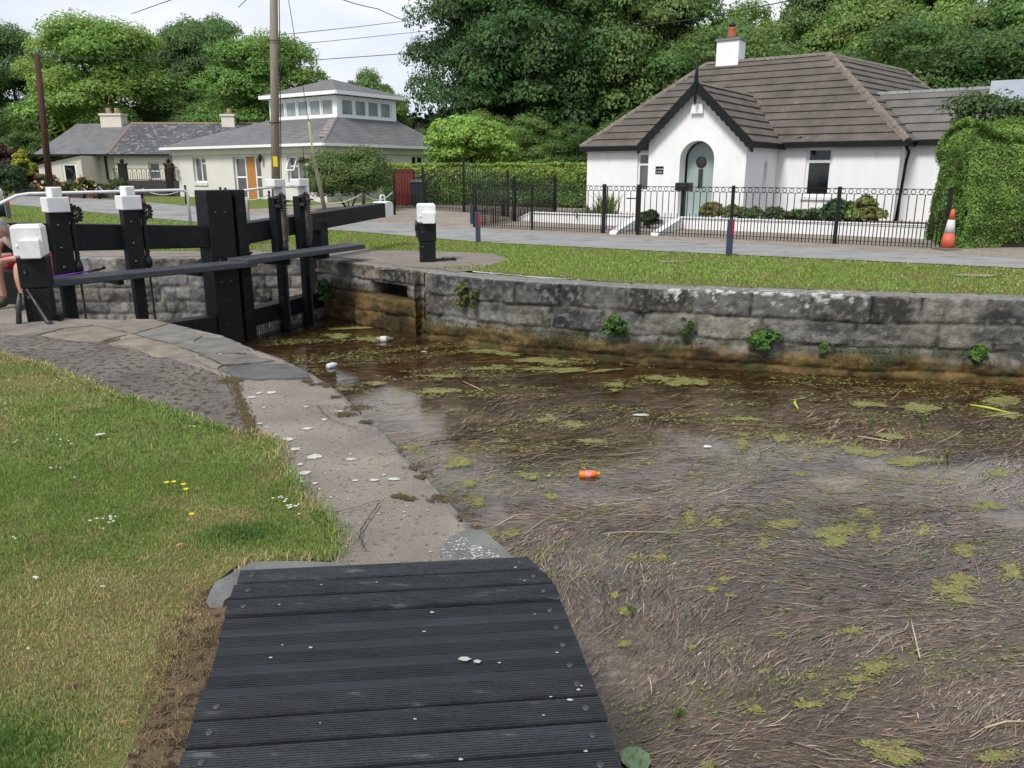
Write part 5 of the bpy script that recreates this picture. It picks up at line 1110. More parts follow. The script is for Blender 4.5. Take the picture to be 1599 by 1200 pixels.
# name plate: two lines of white letters
npx = onl(Kl, eh, 1030, 266); zs_ = HC+(ray(1030, 266).z/ray(1030, 266).y)*(Kl+eh*npx).y
npl = MB(); PP = lambda s, z, o: Kl+eh*s+Vector((0, 0, z))-bh*o
npl.hexa([PP(npx-.135, zs_-.115, .0), PP(npx+.135, zs_-.115, .0), PP(npx+.135, zs_-.115, .02), PP(npx-.135, zs_-.115, .02), PP(npx-.135, zs_+.115, .0), PP(npx+.135, zs_+.115, .0), PP(npx+.135, zs_+.115, .02), PP(npx-.135, zs_+.115, .02)])
plate = npl.build('name_plate', black, wc)
ang_ = math.atan2(eh.y, eh.x)
for txt, dz, sz in (('LOCKSIDE', .025, .062), ('LODGE', -.065, .062)):
    c = bpy.data.curves.new('lettering', 'FONT'); c.body = txt; c.size = sz; c.align_x = 'CENTER'; c.extrude = .002; c.materials.append(white)
    t_ = bpy.data.objects.new('t', c); C.objects.link(t_); me = bpy.data.meshes.new_from_object(t_.evaluated_get(bpy.context.evaluated_depsgraph_get())); bpy.data.objects.remove(t_); o = bpy.data.objects.new('lettering', me); C.objects.link(o); o.parent = plate; o.location = PP(npx, zs_+dz-.02, .023); o.rotation_euler = (PI/2, 0, ang_)
bx = onl(Kl-bh*.02, eh, 1090, 166); MB().hexa([PP(bx-.2, 3.35, 0), PP(bx+.2, 3.35, 0), PP(bx+.2, 3.35, .1), PP(bx-.2, 3.35, .1), PP(bx-.17, 3.62, 0), PP(bx+.17, 3.62, 0), PP(bx+.17, 3.62, .1), PP(bx-.17, 3.62, .1)]).build('alarm_box', pvc, wc)
# main roof
ov = .22; sl_ = (RZ-EV)/(DP/2); ez = EV-ov*sl_*.5
Ae = A0-eh*ov-bh*ov; Be = B0+eh*ov-bh*ov; Ab = A0-eh*ov+bh*(DP+ov); Bb = B0+eh*ov+bh*(DP+ov); R1 = A0+(eh+bh)*DP/2; R2 = B0+(-eh+bh)*DP/2
rf_ = MB(); roofplane(rf_, V3_(Ae, ez), V3_(Be, ez), V3_(R2, RZ), V3_(R1, RZ), 12, .05, wob=.004); roofplane(rf_, V3_(Ab, ez), V3_(Ae, ez), V3_(R1, RZ), V3_(R1, RZ), 12, .05); roofplane(rf_, V3_(Bb, ez), V3_(Ab, ez), V3_(R1, RZ), V3_(R2, RZ), 12, .05)
roof = build_raw(rf_, 'roof', [tile], wc)
rg = MB(); ridge(rg, V3_(R1, RZ+.03), V3_(R2, RZ+.03)); ridge(rg, V3_(Ae, ez+.06), V3_(R1, RZ+.03)); ridge(rg, V3_(Be, ez+.06), V3_(R2, RZ+.03), .13); rg.build('ridge_tiles', ridgem, roof)
# porch roof
po = .24; pzl = EV-.16; rr_ = (pk-pzl)/(PW/2+.2)
pr = MB(); fo = Kl-bh*po; pm_ = Kl+eh*PW/2-bh*po; pb = Kl+eh*PW/2+bh*(PD+1.75)
roofplane(pr, V3_(Kr+eh*.2-bh*po, pzl), V3_(Jp+eh*.2+bh*.25, pzl), V3_(pb, pk), V3_(pm_, pk), 7, .05, wob=.004)
roofplane(pr, V3_(Kl-eh*.2+bh*(PD+.25), pzl), V3_(Kl-eh*.2-bh*po, pzl), V3_(pm_, pk), V3_(pb, pk), 7, .05)
proof = build_raw(pr, 'porch_roof', [tile], wc); rg = MB(); ridge(rg, V3_(pm_, pk+.04), V3_(pb, pk+.04), .07); rg.build('ridge_tiles', ridgem, proof)
vl = MB(); vl.tube([V3_(Jp+eh*.2-bh*.05, pzl+.12), V3_(Jp*.52+pb*.48+eh*.15, (pzl+pk)/2+.10), V3_(pb, pk+.1)], .035, 6); vl.tube([V3_(Jp+eh*.2-bh*.05, pzl+.12), V3_(Jp+eh*.75-bh*.1, pzl+.28)], .03, 6); vl.build('lead_valley', ridgem, proof)
bb = MB(); fc = lambda s, z, o=0: Kl+eh*s+Vector((0, 0, z))-bh*(po+o)
for sx in (0, 1):
    s0 = -.28 if sx == 0 else PW+.28; z0 = pzl-.06; sm = PW/2
    k = 12; pts = [(s0, z0+.08), (sm, pk+.10)]; low = []
    for i in range(k*2+1):
        t = i/(k*2); s = sm+(s0-sm)*t; z = pk-.22+(z0-.22-(pk-.22))*t+(-.05 if i % 2 else 0.0); low.append((s, z))
    poly = [(s0, z0+.08), (sm, pk+.10)]+low
    bb.prism([fc(s, z) for s, z in poly], -bh*.04)
bb.build('bargeboard', black, proof)
fn = MB(); fp_ = fc(PW/2, 0, .05)
fn.tube([fp_+Vector((0, 0, 3.55)), fp_+Vector((0, 0, 3.75)), fp_+Vector((0, 0, 3.95)), fp_+Vector((0, 0, 4.25)), fp_+Vector((0, 0, 4.5)), fp_+Vector((0, 0, 5.0))], [.008, .045, .03, .07, .05, .006], 8); fn.build('finial', black, proof)
# fascia and gutters
fa = MB()
for a, b in ((V3_(Ae, ez-.06), V3_(Kl-eh*.15-bh*ov+bh*PD, ez-.06)), (V3_(Jp-bh*ov, ez-.06), V3_(Be, ez-.06)), (V3_(Be, ez-.06), V3_(Bb, ez-.06)), (V3_(Ae, ez-.06), V3_(Ab, ez-.06)), (V3_(Kr+eh*.2-bh*po, pzl-.04), V3_(Jp+eh*.2, pzl-.04))): fa.beam(a, b, .10, .17)
fa.build('gutter', black, wc)
dp = MB(); c = Be+bh*.25; dp.tube([V3_(Be-eh*.1+bh*.1, ez-.1), V3_(Be-eh*.02+bh*.35, ez-.3), V3_(Be-eh*.08+bh*.45, ez-.6), V3_(B0+eh*.06+bh*.15, .1)], .045, 8); dp.build('downpipe', black, wc)
# chimney
cc = Vector((8.1, 31.35, 0)); cm_ = MB(); cm_.box(-.42, .42, -.34, .34, 4.7, 6.28); cm_.xf(Matrix.Translation(cc)@Matrix.Rotation(ang_, 4, 'Z')); ch = cm_.build('chimney', render_w, roof)
cm_ = MB(); cm_.box(-.47, .47, -.39, .39, 6.28, 6.36); cm_.xf(Matrix.Translation(cc)@Matrix.Rotation(ang_, 4, 'Z')); cm_.build('chimney_cap', lead, ch)
MB().lathe([(.17, 6.36), (.15, 6.5), (.145, 6.70), (.16, 6.74), (.13, 6.76)], cc, 16).build('chimney_pot', terra, ch); MB().lathe([(.11, 6.76), (.12, 6.86), (.05, 6.94)], cc, 10).build('cowl', iron, ch)
# back wing and side extension
wr = MB(); zq = 5.42; Q0 = Vector((R2.x, R2.y, 0)); Q1 = Vector((15.2, 32.6, 0)); wd_ = (Q1-Q0).normalized(); wn = Vector((wd_.y, -wd_.x, 0)); ze = ez
e1 = Q1+wn*3.2+wd_*2.4; e2w = Q1-wn*3.2+wd_*2.4
roofplane(wr, V3_(Be, ez), V3_(e1, ez), V3_(Q1, zq), V3_(Q0, RZ), 12, .05, wob=.004); roofplane(wr, V3_(e1, ze), V3_(e2w, ze), V3_(Q1, zq), V3_(Q1, zq), 11, .05); roofplane(wr, V3_(e2w, ze), V3_(Bb-eh*3, ze), V3_(Q0, RZ-.01), V3_(Q1, zq), 11, .05)
wing = build_raw(wr, 'roof', [tile], wc); rg = MB(); ridge(rg, V3_(Q0, RZ+.01), V3_(Q1, zq+.03)); ridge(rg, V3_(Q1, zq+.03), V3_(e1, ze+.05)); rg.build('ridge_tiles', ridgem, wing)
a = Q0+wd_*2.6+wn*.9; up_ = Vector((wn.x*3, wn.y*3, -(zq-ze))).normalized(); nz_ = wd_.cross(up_); nz_ = nz_ if nz_.z > 0 else -nz_
za = zq-.9*(zq-ze)/3; sk = MB(); c0 = V3_(a, za)+nz_*.06
for (u0, u1, v0, v1, h, mb_) in ((0, .75, 0, 1.0, .05, sk),): sk.hexa([c0+wd_*u0+up_*v0, c0+wd_*u1+up_*v0, c0+wd_*u1+up_*v1, c0+wd_*u0+up_*v1, c0+wd_*u0+up_*v0+nz_*h, c0+wd_*u1+up_*v0+nz_*h, c0+wd_*u1+up_*v1+nz_*h, c0+wd_*u0+up_*v1+nz_*h])
skl = sk.build('skylight', lead, wing); s2_ = MB(); s2_.hexa([c0+wd_*.07+up_*.07+nz_*.051, c0+wd_*.68+up_*.07+nz_*.051, c0+wd_*.68+up_*.93+nz_*.051, c0+wd_*.07+up_*.93+nz_*.051, c0+wd_*.07+up_*.07+nz_*.06, c0+wd_*.68+up_*.07+nz_*.06, c0+wd_*.68+up_*.93+nz_*.06, c0+wd_*.07+up_*.93+nz_*.06]); s2_.build('pane', glassd, skl)
X0 = B0+bh*.75; EL = 7.5
genwall(wc, 'wall', X0, eh, rect(0, EL, 0, EV-.02), [], render_w); genwall(wc, 'wall', X0+eh*EL, bh, rect(0, 3.6, 0, EV), [], render_w)
xr_ = MB(); xe, xf_ = X0-eh*.6-bh*.2, X0+eh*(EL+.2)-bh*.2; roofplane(xr_, V3_(xe, EV-.08), V3_(xf_, EV-.08), V3_(xf_+bh*2.0, 4.12), V3_(xe-eh*1.5+bh*2.0, 4.12), 6, .05, wob=.004); roofplane(xr_, V3_(xf_+bh*4, EV-.08), V3_(xe+bh*4, EV-.08), V3_(xe-eh*1.5+bh*2.0, 4.12), V3_(xf_+bh*2.0, 4.12), 6, .05)
ext = build_raw(xr_, 'roof', [M('newer_tile', (.15, .14, .13), (.10, .095, .088), .85, 1.6, .6, 25, .25, c3=(.22, .21, .2), s3=9, t3=.64)], wc); rg = MB(); ridge(rg, V3_(xe-eh*1.2+bh*2, 4.14), V3_(xf_+bh*2, 4.14), .08); rg.build('ridge_tiles', lead, ext)
MB().beam(V3_(xe-bh*.02, EV-.14), V3_(xf_-bh*.02, EV-.14), .10, .15).build('gutter', black, wc)
sb = X0+eh*onl(X0+bh*1.0, eh, 1543, 160)+bh*1.0; bxm = MB(); bxm.box(0, 3.2, 0, 1.6, 2.9, 4.25); bxm.xf(Matrix.Translation((sb.x, sb.y, 0))@Matrix.Rotation(ang_, 4, 'Z')); dm_ = bxm.build('dormer_box', bluegrey, wc)
# ---- middle bungalow with lantern storey
mbg = empty('bungalow', 'greige bungalow with orange door and glazed lantern storey on its roof', 'house')
K0 = Vector((-8.3, 36.3, 0)); e2 = Vector((.816, -.577, 0)).normalized(); b2 = Vector((.577, .816, 0)).normalized(); LL = 11.7; SD = 7.6; Lc = K0-e2*LL; ME = 2.80
sm_ = lambda px, py: onl(Lc, e2, px, py); zat = lambda A_, d_, px, py: HC+ray(px, py).z/ray(px, py).y*((Vector(A_)+Vector(d_)*onl(A_, d_, px, py)).y)
a0, a1 = sm_(302, 265), sm_(322, 265); az1, az0 = zat(Lc, e2, 310, 246), zat(Lc, e2, 310, 285)
d0, d1 = sm_(366, 280), sm_(409, 280); dz1 = zat(Lc, e2, 385, 245); c0_, c1_ = sm_(449, 265), sm_(477, 265); cz0 = zat(Lc, e2, 460, 286)
genwall(mbg, 'wall', Lc, e2, rect(0, LL, 0, ME), [rect(a0, a1, az0, az1), rect(d0, d1, .36, dz1), rect(c0_, c1_, cz0, dz1)], render_g, .2)
window(mbg, Lc, e2, a0, a1, az0, az1, [('v', .5), ('h', .75, .5, 1)], glassc, .16, fw=.07, sill=.16, sillm=render_g)
dwd = d1-d0; window(mbg, Lc, e2, d0, d0+dwd*.40, .36, dz1, [('h', .52)], glassc, .16, fw=.08); window(mbg, Lc, e2, d0+dwd*.72, d1, .36, dz1, [('h', .52)], glassc, .16, fw=.08)
PX_ = lambda s, z, o: Lc+e2*s+Vector((0, 0, z))+Vector((e2.y, -e2.x, 0))*o
MB().hexa([PX_(d0+dwd*.41, .36, -.2), PX_(d0+dwd*.71, .36, -.2), PX_(d0+dwd*.71, .36, -.14), PX_(d0+dwd*.41, .36, -.14), PX_(d0+dwd*.41, dz1, -.2), PX_(d0+dwd*.71, dz1, -.2), PX_(d0+dwd*.71, dz1, -.14), PX_(d0+dwd*.41, dz1, -.14)]).build('door', wood_o, mbg)
window(mbg, Lc, e2, c0_, c1_, cz0, dz1, [('v', .5), ('h', .62, 0, .5)], glassc, .16, fw=.07, sill=.1, sillm=pvc)
vw = MB(); q = lambda s, z, o: PX_(s, z, o); vs_ = [(c0_+.05, dz1-.05, -.12), (c0_+(c1_-c0_)*.48, dz1-.05, -.12), (c0_+(c1_-c0_)*.48, dz1-.62, .12), (c0_+.05, dz1-.62, .12)]
for i in range(4): vw.beam(q(*vs_[i]), q(*vs_[(i+1) % 4]), .06, .06)
vw.build('open_vent', pvc, mbg)
ss0, ss1 = onl(K0, b2, 643, 250), onl(K0, b2, 663, 250); sz0, sz1 = zat(K0, b2, 652, 260), zat(K0, b2, 652, 243)
genwall(mbg, 'wall', K0, b2, rect(0, SD, 0, ME), [rect(ss0, ss1, sz0, sz1)], render_g, .2); window(mbg, K0, b2, ss0, ss1, sz0, sz1, [('v', .5)], glassd, .16, fw=.09, sill=.08, sillm=pvc)
for a_, d_, l_ in ((K0+b2*SD, -e2, LL), (Lc+b2*SD, -b2, SD)): genwall(mbg, 'wall', a_, d_, rect(0, l_, 0, ME), [], render_g)
o3 = .4; eA, eB, eC, eD = Lc-e2*o3-b2*o3, K0+e2*o3-b2*o3, K0+e2*o3+b2*(SD+o3), Lc-e2*o3+b2*(SD+o3); EZ = 2.86
q0 = Vector((-8.2, 39.0, 0)); LE_, LB_ = 4.9, 4.0; qa, qb, qc, qd = q0-e2*LE_, q0, q0+b2*LB_, q0-e2*LE_+b2*LB_; LZ = 4.08
rf_ = MB(); 
for a_, b__, c_, d_ in ((eA, eB, qb, qa), (eB, eC, qc, qb), (eC, eD, qd, qc), (eD, eA, qa, qd)): roofplane(rf_, V3_(a_, EZ), V3_(b__, EZ), V3_(c_, LZ+.05), V3_(d_, LZ+.05), 17, .014)
mr = build_raw(rf_, 'roof', [slate], mbg); rg = MB()
for a_, b__ in ((eB, qb), (eA, qa), (eC, qc)): ridge(rg, V3_(a_, EZ+.01), V3_(b__, LZ+.06), .07)
rg.build('ridge_tiles', slate, mr)
hp = MB(); 
for i in range(6): a = V3_(eB, EZ).lerp(V3_(qb, LZ), .18+i*.12); hp.beam(a-e2*.25+Vector((0, 0, .07)), a-e2*.25+(V3_(qb, LZ)-V3_(eB, EZ))*.10+Vector((0, 0, .07)), .3, .02)
hp.build('lead_patch', M('rusty_lead', (.30, .26, .24), (.18, .13, .11), .7, 6), mr)
fa = MB()
for a_, b__ in ((eA, eB), (eB, eC), (eC, eD), (eD, eA)): fa.beam(V3_(a_, EZ-.05), V3_(b__, EZ-.05), .12, .12)
fa.build('gutter', pvc, mbg); fa = MB(); i3 = .3
for a_, b__ in ((Lc-e2*.05-b2*.05, K0+e2*.05-b2*.05), (K0+e2*.05-b2*.05, K0+e2*.05+b2*SD)): fa.beam(V3_(a_, EZ-.25), V3_(b__, EZ-.25), .1, .28)
fa.build('fascia_band', render_g, mbg); sf = MB(); sf.add([V3_(eA, EZ-.1), V3_(eB, EZ-.1), V3_(eC, EZ-.1), V3_(eD, EZ-.1)], [(0, 1, 2, 3)]); sf.build('soffit', pvc, mbg)
LT = 5.12
def lant(a_, d_, l_, k, parent):
    ow = [(.28+(l_-.56)*i/k+.03, .28+(l_-.56)*(i+1)/k-.03) for i in range(k)]
    genwall(parent, 'lantern_wall', a_, d_, rect(0, l_, LZ-.4, LT), [rect(u, v, LZ+.14, LT-.12) for u, v in ow], pvc, .12)
    for u, v in ow: window(parent, a_, d_, u, v, LZ+.14, LT-.12, [], glassp, .08, fw=.07)
lant(qa, e2, LE_, 5, mbg); lant(qb, b2, LB_, 4, mbg); genwall(mbg, 'lantern_wall', qc, -e2, rect(0, LE_, LZ-.4, LT), [], pvc); genwall(mbg, 'lantern_wall', qd, -b2, rect(0, LB_, LZ-.4, LT), [], pvc)
o4 = .32; ta, tb, tc_, td = qa-e2*o4-b2*o4, qb+e2*o4-b2*o4, qc+e2*o4+b2*o4, qd-e2*o4+b2*o4; pkp = (qa+qb+qc+qd)/4; rf_ = MB()
for a_, b__ in ((ta, tb), (tb, tc_), (tc_, td), (td, ta)): roofplane(rf_, V3_(a_, LT+.16), V3_(b__, LT+.16), V3_(pkp, 6.1), V3_(pkp, 6.1), 12, .014)
lr = build_raw(rf_, 'lantern_roof', [slate], mbg); rg = MB()
for a_ in (ta, tb, tc_): ridge(rg, V3_(a_, LT+.17), V3_(pkp, 6.12), .06)
rg.build('ridge_tiles', slate, lr); fa = MB()
for a_, b__ in ((ta, tb), (tb, tc_), (tc_, td), (td, ta)): fa.beam(V3_(a_, LT+.1), V3_(b__, LT+.1), .1, .16)
fa.build('lantern_gutter', pvc, lr); sf = MB(); sf.add([V3_(ta, LT+.04), V3_(tb, LT+.04), V3_(tc_, LT+.04), V3_(td, LT+.04)], [(0, 1, 2, 3)]); sf.build('soffit', pvc, lr)
MB().tube([V3_(K0+e2*.1+b2*.35, EZ-.1), V3_(K0+e2*.07+b2*.35, .4)], .04, 8).build('downpipe', pvc, mbg)
lpx = sm_(411, 250); MB().lathe([(.03, -.18), (.09, -.05), (.11, .1), (.03, .2)], PX_(lpx, 2.25, .18), 10).build('wall_lamp', iron, mbg)
def basket(label, p, r):
    o = empty('hanging_basket', label, 'hanging basket', p, 0, 'hanging baskets on the bungalow wall'); me, _ = crownmesh('flowers', (r, r, r*.8), 14, 60, .045, (.16, .11, .05), .45, -1)
    link('flowers', me, leafsm, o); MB().tube([(0, 0, r*.6), (0, 0, r+.5)], .012, 5).build('hanger', iron, o); return o
basket('hanging basket at the left corner of the bungalow', PX_(sm_(278, 258), 1.92, .35), .22); basket('hanging basket right of the open bungalow window', PX_(sm_(484, 252), 2.15, .35), .2)
# ---- left cottage
lc = empty('cottage', 'old cream cottage with patchy slate roof at the far left', 'house')
Y0 = 50.0; xK = AT(177, 240, Y0).x; xR = AT(372, 240, Y0).x; xL = AT(96, 240, Y0+.3).x; xLL = AT(58, 240, Y0+.6).x; CE = 2.70
zc_ = lambda px, py, Y: AT(px, py, Y).z
def fw_(x0, x1, Y, holes): return genwall(lc, 'wall', (x0, Y), (1, 0), rect(0, x1-x0, 0, CE), holes, render_c, .22)
wx0, wx1 = AT(232, 265, Y0).x-xK, AT(249, 265, Y0).x-xK; fw_(xK, xR+2, Y0, [rect(wx0, wx1, zc_(240, 281, Y0), zc_(240, 254, Y0))])
window(lc, (xK, Y0), (1, 0), wx0, wx1, zc_(240, 281, Y0), zc_(240, 254, Y0), [('h', .5)], glassc, .18, fw=.07, sill=.12, sillm=M('grey_sill', (.2, .19, .18)))
Y1 = 50.4; vx0, vx1 = AT(143, 265, Y1).x-xL, AT(156, 265, Y1).x-xL; fw_(xL, xK+.01, Y1, [rect(vx0, vx1, .5, zc_(150, 252, Y1))]); window(lc, (xL, Y1), (1, 0), vx0+.25, vx1, .5, zc_(150, 252, Y1), [('h', .7)], glassp, .18, fw=.08)
genwall(lc, 'wall', (xK, Y1), (0, -1), rect(0, .4, 0, CE), [], render_c); genwall(lc, 'wall', (xR+2, Y0), (0, 1), rect(0, 6, 0, CE), [], render_c)
Y2 = 48.2; xa0, xa1 = AT(58, 250, Y2).x, AT(126, 250, Y2).x; ph = [(0, 0), (xa1-xa0, 0), (xa1-xa0, zc_(126, 243, Y2)), (0, zc_(58, 258, Y2))]
gx0, gx1 = AT(98, 270, Y2).x-xa0, AT(121, 270, Y2).x-xa0; genwall(lc, 'wall', (xa0, Y2), (1, 0), ph, [rect(gx0, gx1, .5, zc_(110, 255, Y2))], render_c, .1); window(lc, (xa0, Y2), (1, 0), gx0, gx1, .5, zc_(110, 255, Y2), [('h', .12)], glassd, .06, fw=.13)
genwall(lc, 'wall', (xa1, Y2), (0, 1), rect(0, 2.3, 0, zc_(126, 243, Y2)), [], render_c); genwall(lc, 'wall', (xa0, Y2+2.3), (0, -1), rect(0, 2.3, 0, zc_(58, 258, Y2)), [], render_c)
ar_ = MB(); roofplane(ar_, (xa0-.2, Y2-.2, zc_(58, 258, Y2)+.05), (xa0-.2, Y2+2.4, zc_(58, 258, Y2)+.05), (xa1+.1, Y2+2.4, zc_(126, 243, Y2)+.08), (xa1+.1, Y2-.2, zc_(126, 243, Y2)+.08), 9, .012); build_raw(ar_, 'lean_to_roof', [slate], lc)
R = MB(); YR = Y0+3.2; zr = zc_(280, 193, YR); rx0 = AT(206, 192, YR).x; rx1 = AT(372, 192, YR).x
roofplane(R, (xK-.2, Y0-.3, CE), (xR+3, Y0-.3, CE), (rx1+2.5, YR, zr), (rx0, YR, zr), 20, .014); r1_ = build_raw(R, 'roof', [slated], lc)
R = MB(); lx0 = AT(120, 194, YR).x; zl = zc_(160, 194, YR)
roofplane(R, (xLL, Y1-.3, CE-.02), (xK-.2, Y0-.3, CE-.02), (rx0, YR, zr), (lx0, YR, zl), 20, .014); roofplane(R, (xLL, YR+4, CE-.02), (xLL, Y1-.3, CE-.02), (lx0, YR, zl), (lx0, YR, zl), 20, .014)
roofplane(R, (xR+3, YR+3.3, CE), (xLL, YR+3.3, CE), (lx0, YR, zl), (rx1+2.5, YR, zr), 20, .014); r2_ = build_raw(R, 'roof', [slate], lc)
rg = MB(); ridge(rg, (rx0, YR, zr+.03), (rx1+2.5, YR, zr+.03), .09); ridge(rg, (xK-.2, Y0-.3, CE+.05), (rx0, YR, zr+.03), .08); rg.build('ridge_tiles', M('clay_ridge', (.26, .17, .13), (.2, .15, .12), .9, 6), r1_)
MB().beam((xLL-.1, Y1-.35, CE-.05), (xK, Y0-.35, CE-.05), .1, .12).beam((xK, Y0-.35, CE-.05), (xR+3, Y0-.35, CE-.05), .1, .12).build('gutter', iron, lc)
for i, (px, pw, py0, py1, npot) in enumerate(((180, 32, 180, 205, 2), (361, 20, 181, 208, 1))):
    c = AT(px, py1, YR); ww = pw*YR/1300; zt = zc_(px, py0, YR); o = MB().box(c.x-ww/2, c.x+ww/2, YR-.45, YR+.45, c.z-.8, zt-.05).box(c.x-ww/2-.06, c.x+ww/2+.06, YR-.51, YR+.51, zt-.05, zt+.07).build('chimney', render_c, r1_)
    for k in range(npot): MB().lathe([(.17, zt+.07), (.15, zt+.35), (.17, zt+.4)], (c.x+(k-.5*(npot-1))*.55, YR, 0), 12).build('chimney_pot', M('buff_pot', (.45, .32, .22)) if 'buff_pot' not in MT else MT['buff_pot'], o)
MB().tube([(AT(165, 243, Y1).x, Y1-.1, CE-.1), (AT(165, 243, Y1).x, Y1-.1, 1.2)], .06, 8).build('downpipe', iron, lc)
# ------------------------------------------------------------ railings and gates
def ringpts(c, d, r, n=10): return [c+d*math.cos(2*PI*k/n)*r+Vector((0, 0, math.sin(2*PI*k/n)*r)) for k in range(n+1)]
def rail_panel(mb, a, b, z0=.10, ztop=1.26, mid=.48, sp=.165, rings=True, shorts=True, topf=None, r=.0115, spear=.62, gz0=0, gz1=0):
    a, b = Vector(a), Vector(b); d = (b-a).normalized(); L = (b-a).length; k = max(2, round(L/sp)); up = Vector((0, 0, 1))
    tf = topf or (lambda t: ztop)
    zg = lambda t: gz0+(gz1-gz0)*t
    m = max(1, int(8 if topf else 1))
    for i in range(m):
        t0, t1 = i/m, (i+1)/m
        p, q = a.lerp(b, t0), a.lerp(b, t1)
        mb.beam(p+up*(tf(t0)+zg(t0)), q+up*(tf(t1)+zg(t1)), .035, .014)
        if rings: mb.beam(p+up*(tf(t0)-.12+zg(t0)), q+up*(tf(t1)-.12+zg(t1)), .03, .010)
    for z in (mid, z0): mb.beam(a+up*(z+zg(0)), b+up*(z+zg(1)), .035, .012)
    for i in range(k+1):
        t = i/k; p = a.lerp(b, t); g = zg(t)
        if 0 < i < k: mb.tube([p+up*(g+.02), p+up*(g+tf(t)-.11 if rings else g+tf(t))], r, 5)
        if i < k:
            t2 = (i+.5)/k; p2 = a.lerp(b, t2); g2 = zg(t2)
            if shorts: mb.tube([p2+up*(g2+.02), p2+up*(g2+spear-.04), p2+up*(g2+spear)], [r, r, .001], 5)
            if rings: mb.tube(ringpts(p2+up*(tf(t2)-.06+g2), d, .05), .008, 4, caps=False)
FA, FB = Vector((-1.2, 24.35, 0)), Vector((9.40, 17.25, 0)); fd = (FB-FA).normalized(); fs_ = lambda px: onl(FA, fd, px, 330)
rl = empty('railings', 'long black iron railings with a row of rings in front of the white cottage', 'railings')
pxs_ = [740, 831, 943, 997, 1143, 1308, 1481]
ps = [FA+fd*fs_(x) for x in pxs_]
for i, p in enumerate(ps):
    if i in (2, 3): continue
    MB().box(p.x-.035, p.x+.035, p.y-.035, p.y+.035, 0, 1.30).build('post', iron, rl)
for i in (2, 3): p = ps[i]; MB().box(p.x-.05, p.x+.05, p.y-.05, p.y+.05, 0, 1.31).build('gate_post', iron, rl)
for i in range(len(ps)-1):
    if i == 2: continue
    mb = MB(); rail_panel(mb, ps[i], ps[i+1]); mb.build('railing_panel', iron, rl)
pg = empty('garden_gate', 'small black iron gate with rings set in the cottage railings', 'gate'); mb = MB(); ga, gb = ps[2]+fd*.09, ps[3]-fd*.07; rail_panel(mb, ga, gb); mb.beam(ga+Vector((0, 0, .1)), ga+Vector((0, 0, 1.26)), .03, .03); mb.beam(gb+Vector((0, 0, .1)), gb+Vector((0, 0, 1.26)), .03, .03); mb.build('gate_leaf', iron, pg)
MB().beam(gb+Vector((0, -.04, .95)), gb-fd*.3+Vector((0, -.04, .95)), .03, .03).build('latch', iron, pg)
sd_ = empty('side_railings', 'black railings running back from the corner beside the gravel drive', 'railings'); c1 = ps[0]; c2 = Vector((.08, 26.9, 0)); c3 = AT(866, 330, 30.5); c3.z = 0
for a, b in ((c1, c2), (c2, c3)): mb = MB(); rail_panel(mb, a, b, ztop=1.3, gz0=gz(0, a.y), gz1=gz(0, b.y)); mb.build('railing_panel', iron, sd_)
for p in (c2, c3): MB().box(p.x-.06, p.x+.06, p.y-.06, p.y+.06, 0, 1.5).build('post', iron, sd_)
mg = empty('drive_gate', 'tall arched double iron gate in front of the long hedge', 'gate'); g0_, gm_, g1_ = AT(662, 335, 32.0), AT(725, 335, 30.7), AT(793, 335, 28.6)
for p in (g0_, gm_, g1_): p.z = 0
for p, q, up1 in ((g0_, gm_, True), (gm_, g1_, False)):
    f = (lambda t, u=up1: 1.45+.40*math.sin(PI/2*(t if u else 1-t))**1.5); mb = MB(); rail_panel(mb, p, q, z0=.12, topf=f, mid=.75, sp=.15, spear=.7, r=.014, gz0=gz(0, p.y), gz1=gz(0, q.y)); mb.build('gate_leaf', iron, mg)
for p, h in ((g0_, 1.62), (gm_, 2.08), (g1_, 1.62)): z = gz(p.x, p.y); MB().box(p.x-.045, p.x+.045, p.y-.045, p.y+.045, z-.02, z+h).build('post', iron, mg)
sf_ = empty('fence', 'narrow iron fence panel in front of the red timber door and bin', 'fence'); h0 = AT(617, 335, 33.2); h0.z = 0; mb = MB(); rail_panel(mb, h0, g0_+Vector((-.1, .05, 0)), ztop=1.5, gz0=gz(0, 33), gz1=gz(0, 32)); mb.build('fence_panel', iron, sf_); MB().box(h0.x-.04, h0.x+.04, h0.y-.04, h0.y+.04, .1, 1.75).build('post', iron, sf_)
p = AT(632, 334, 34.0); rs_ = empty('shed', 'red boarded timber screen behind the fence beside the round bush', 'shed', (p.x, p.y, gz(p.x, p.y)-.03))
mb = MB()
for k in range(7): mb.box(-.42+k*.12, -.42+k*.12+.112, -.03, .03, 0, 1.5+.01*(k % 2))
mb.build('boards', redshed, rs_); MB().box(-.45, .44, .03, .3, 0, 1.46).build('shed_body', redshed, rs_)
p = AT(655, 334, 33.3); bn = empty('wheelie_bin', 'dark grey wheelie bin behind the iron fence panel', 'bin', (p.x, p.y, gz(p.x, p.y)), -.2)
MB().hexa([(-.22, -.24, .06), (.22, -.24, .06), (.22, .24, .06), (-.22, .24, .06), (-.28, -.32, .98), (.28, -.32, .98), (.28, .32, .98), (-.28, .32, .98)]).build('bin_body', binm, bn); MB().hexa([(-.3, -.36, .99), (.3, -.36, .99), (.3, .34, .99), (-.3, .34, .99), (-.27, -.3, 1.06), (.27, -.3, 1.06), (.27, .34, 1.1), (-.27, .34, 1.1)]).build('lid', binm, bn)
for sx in (-1, 1): MB().lathe([(.1, -.03), (.1, .03)], (.24*sx, .25, .1), 14, axis=(1, 0, 0)).build('wheel', iron, bn)
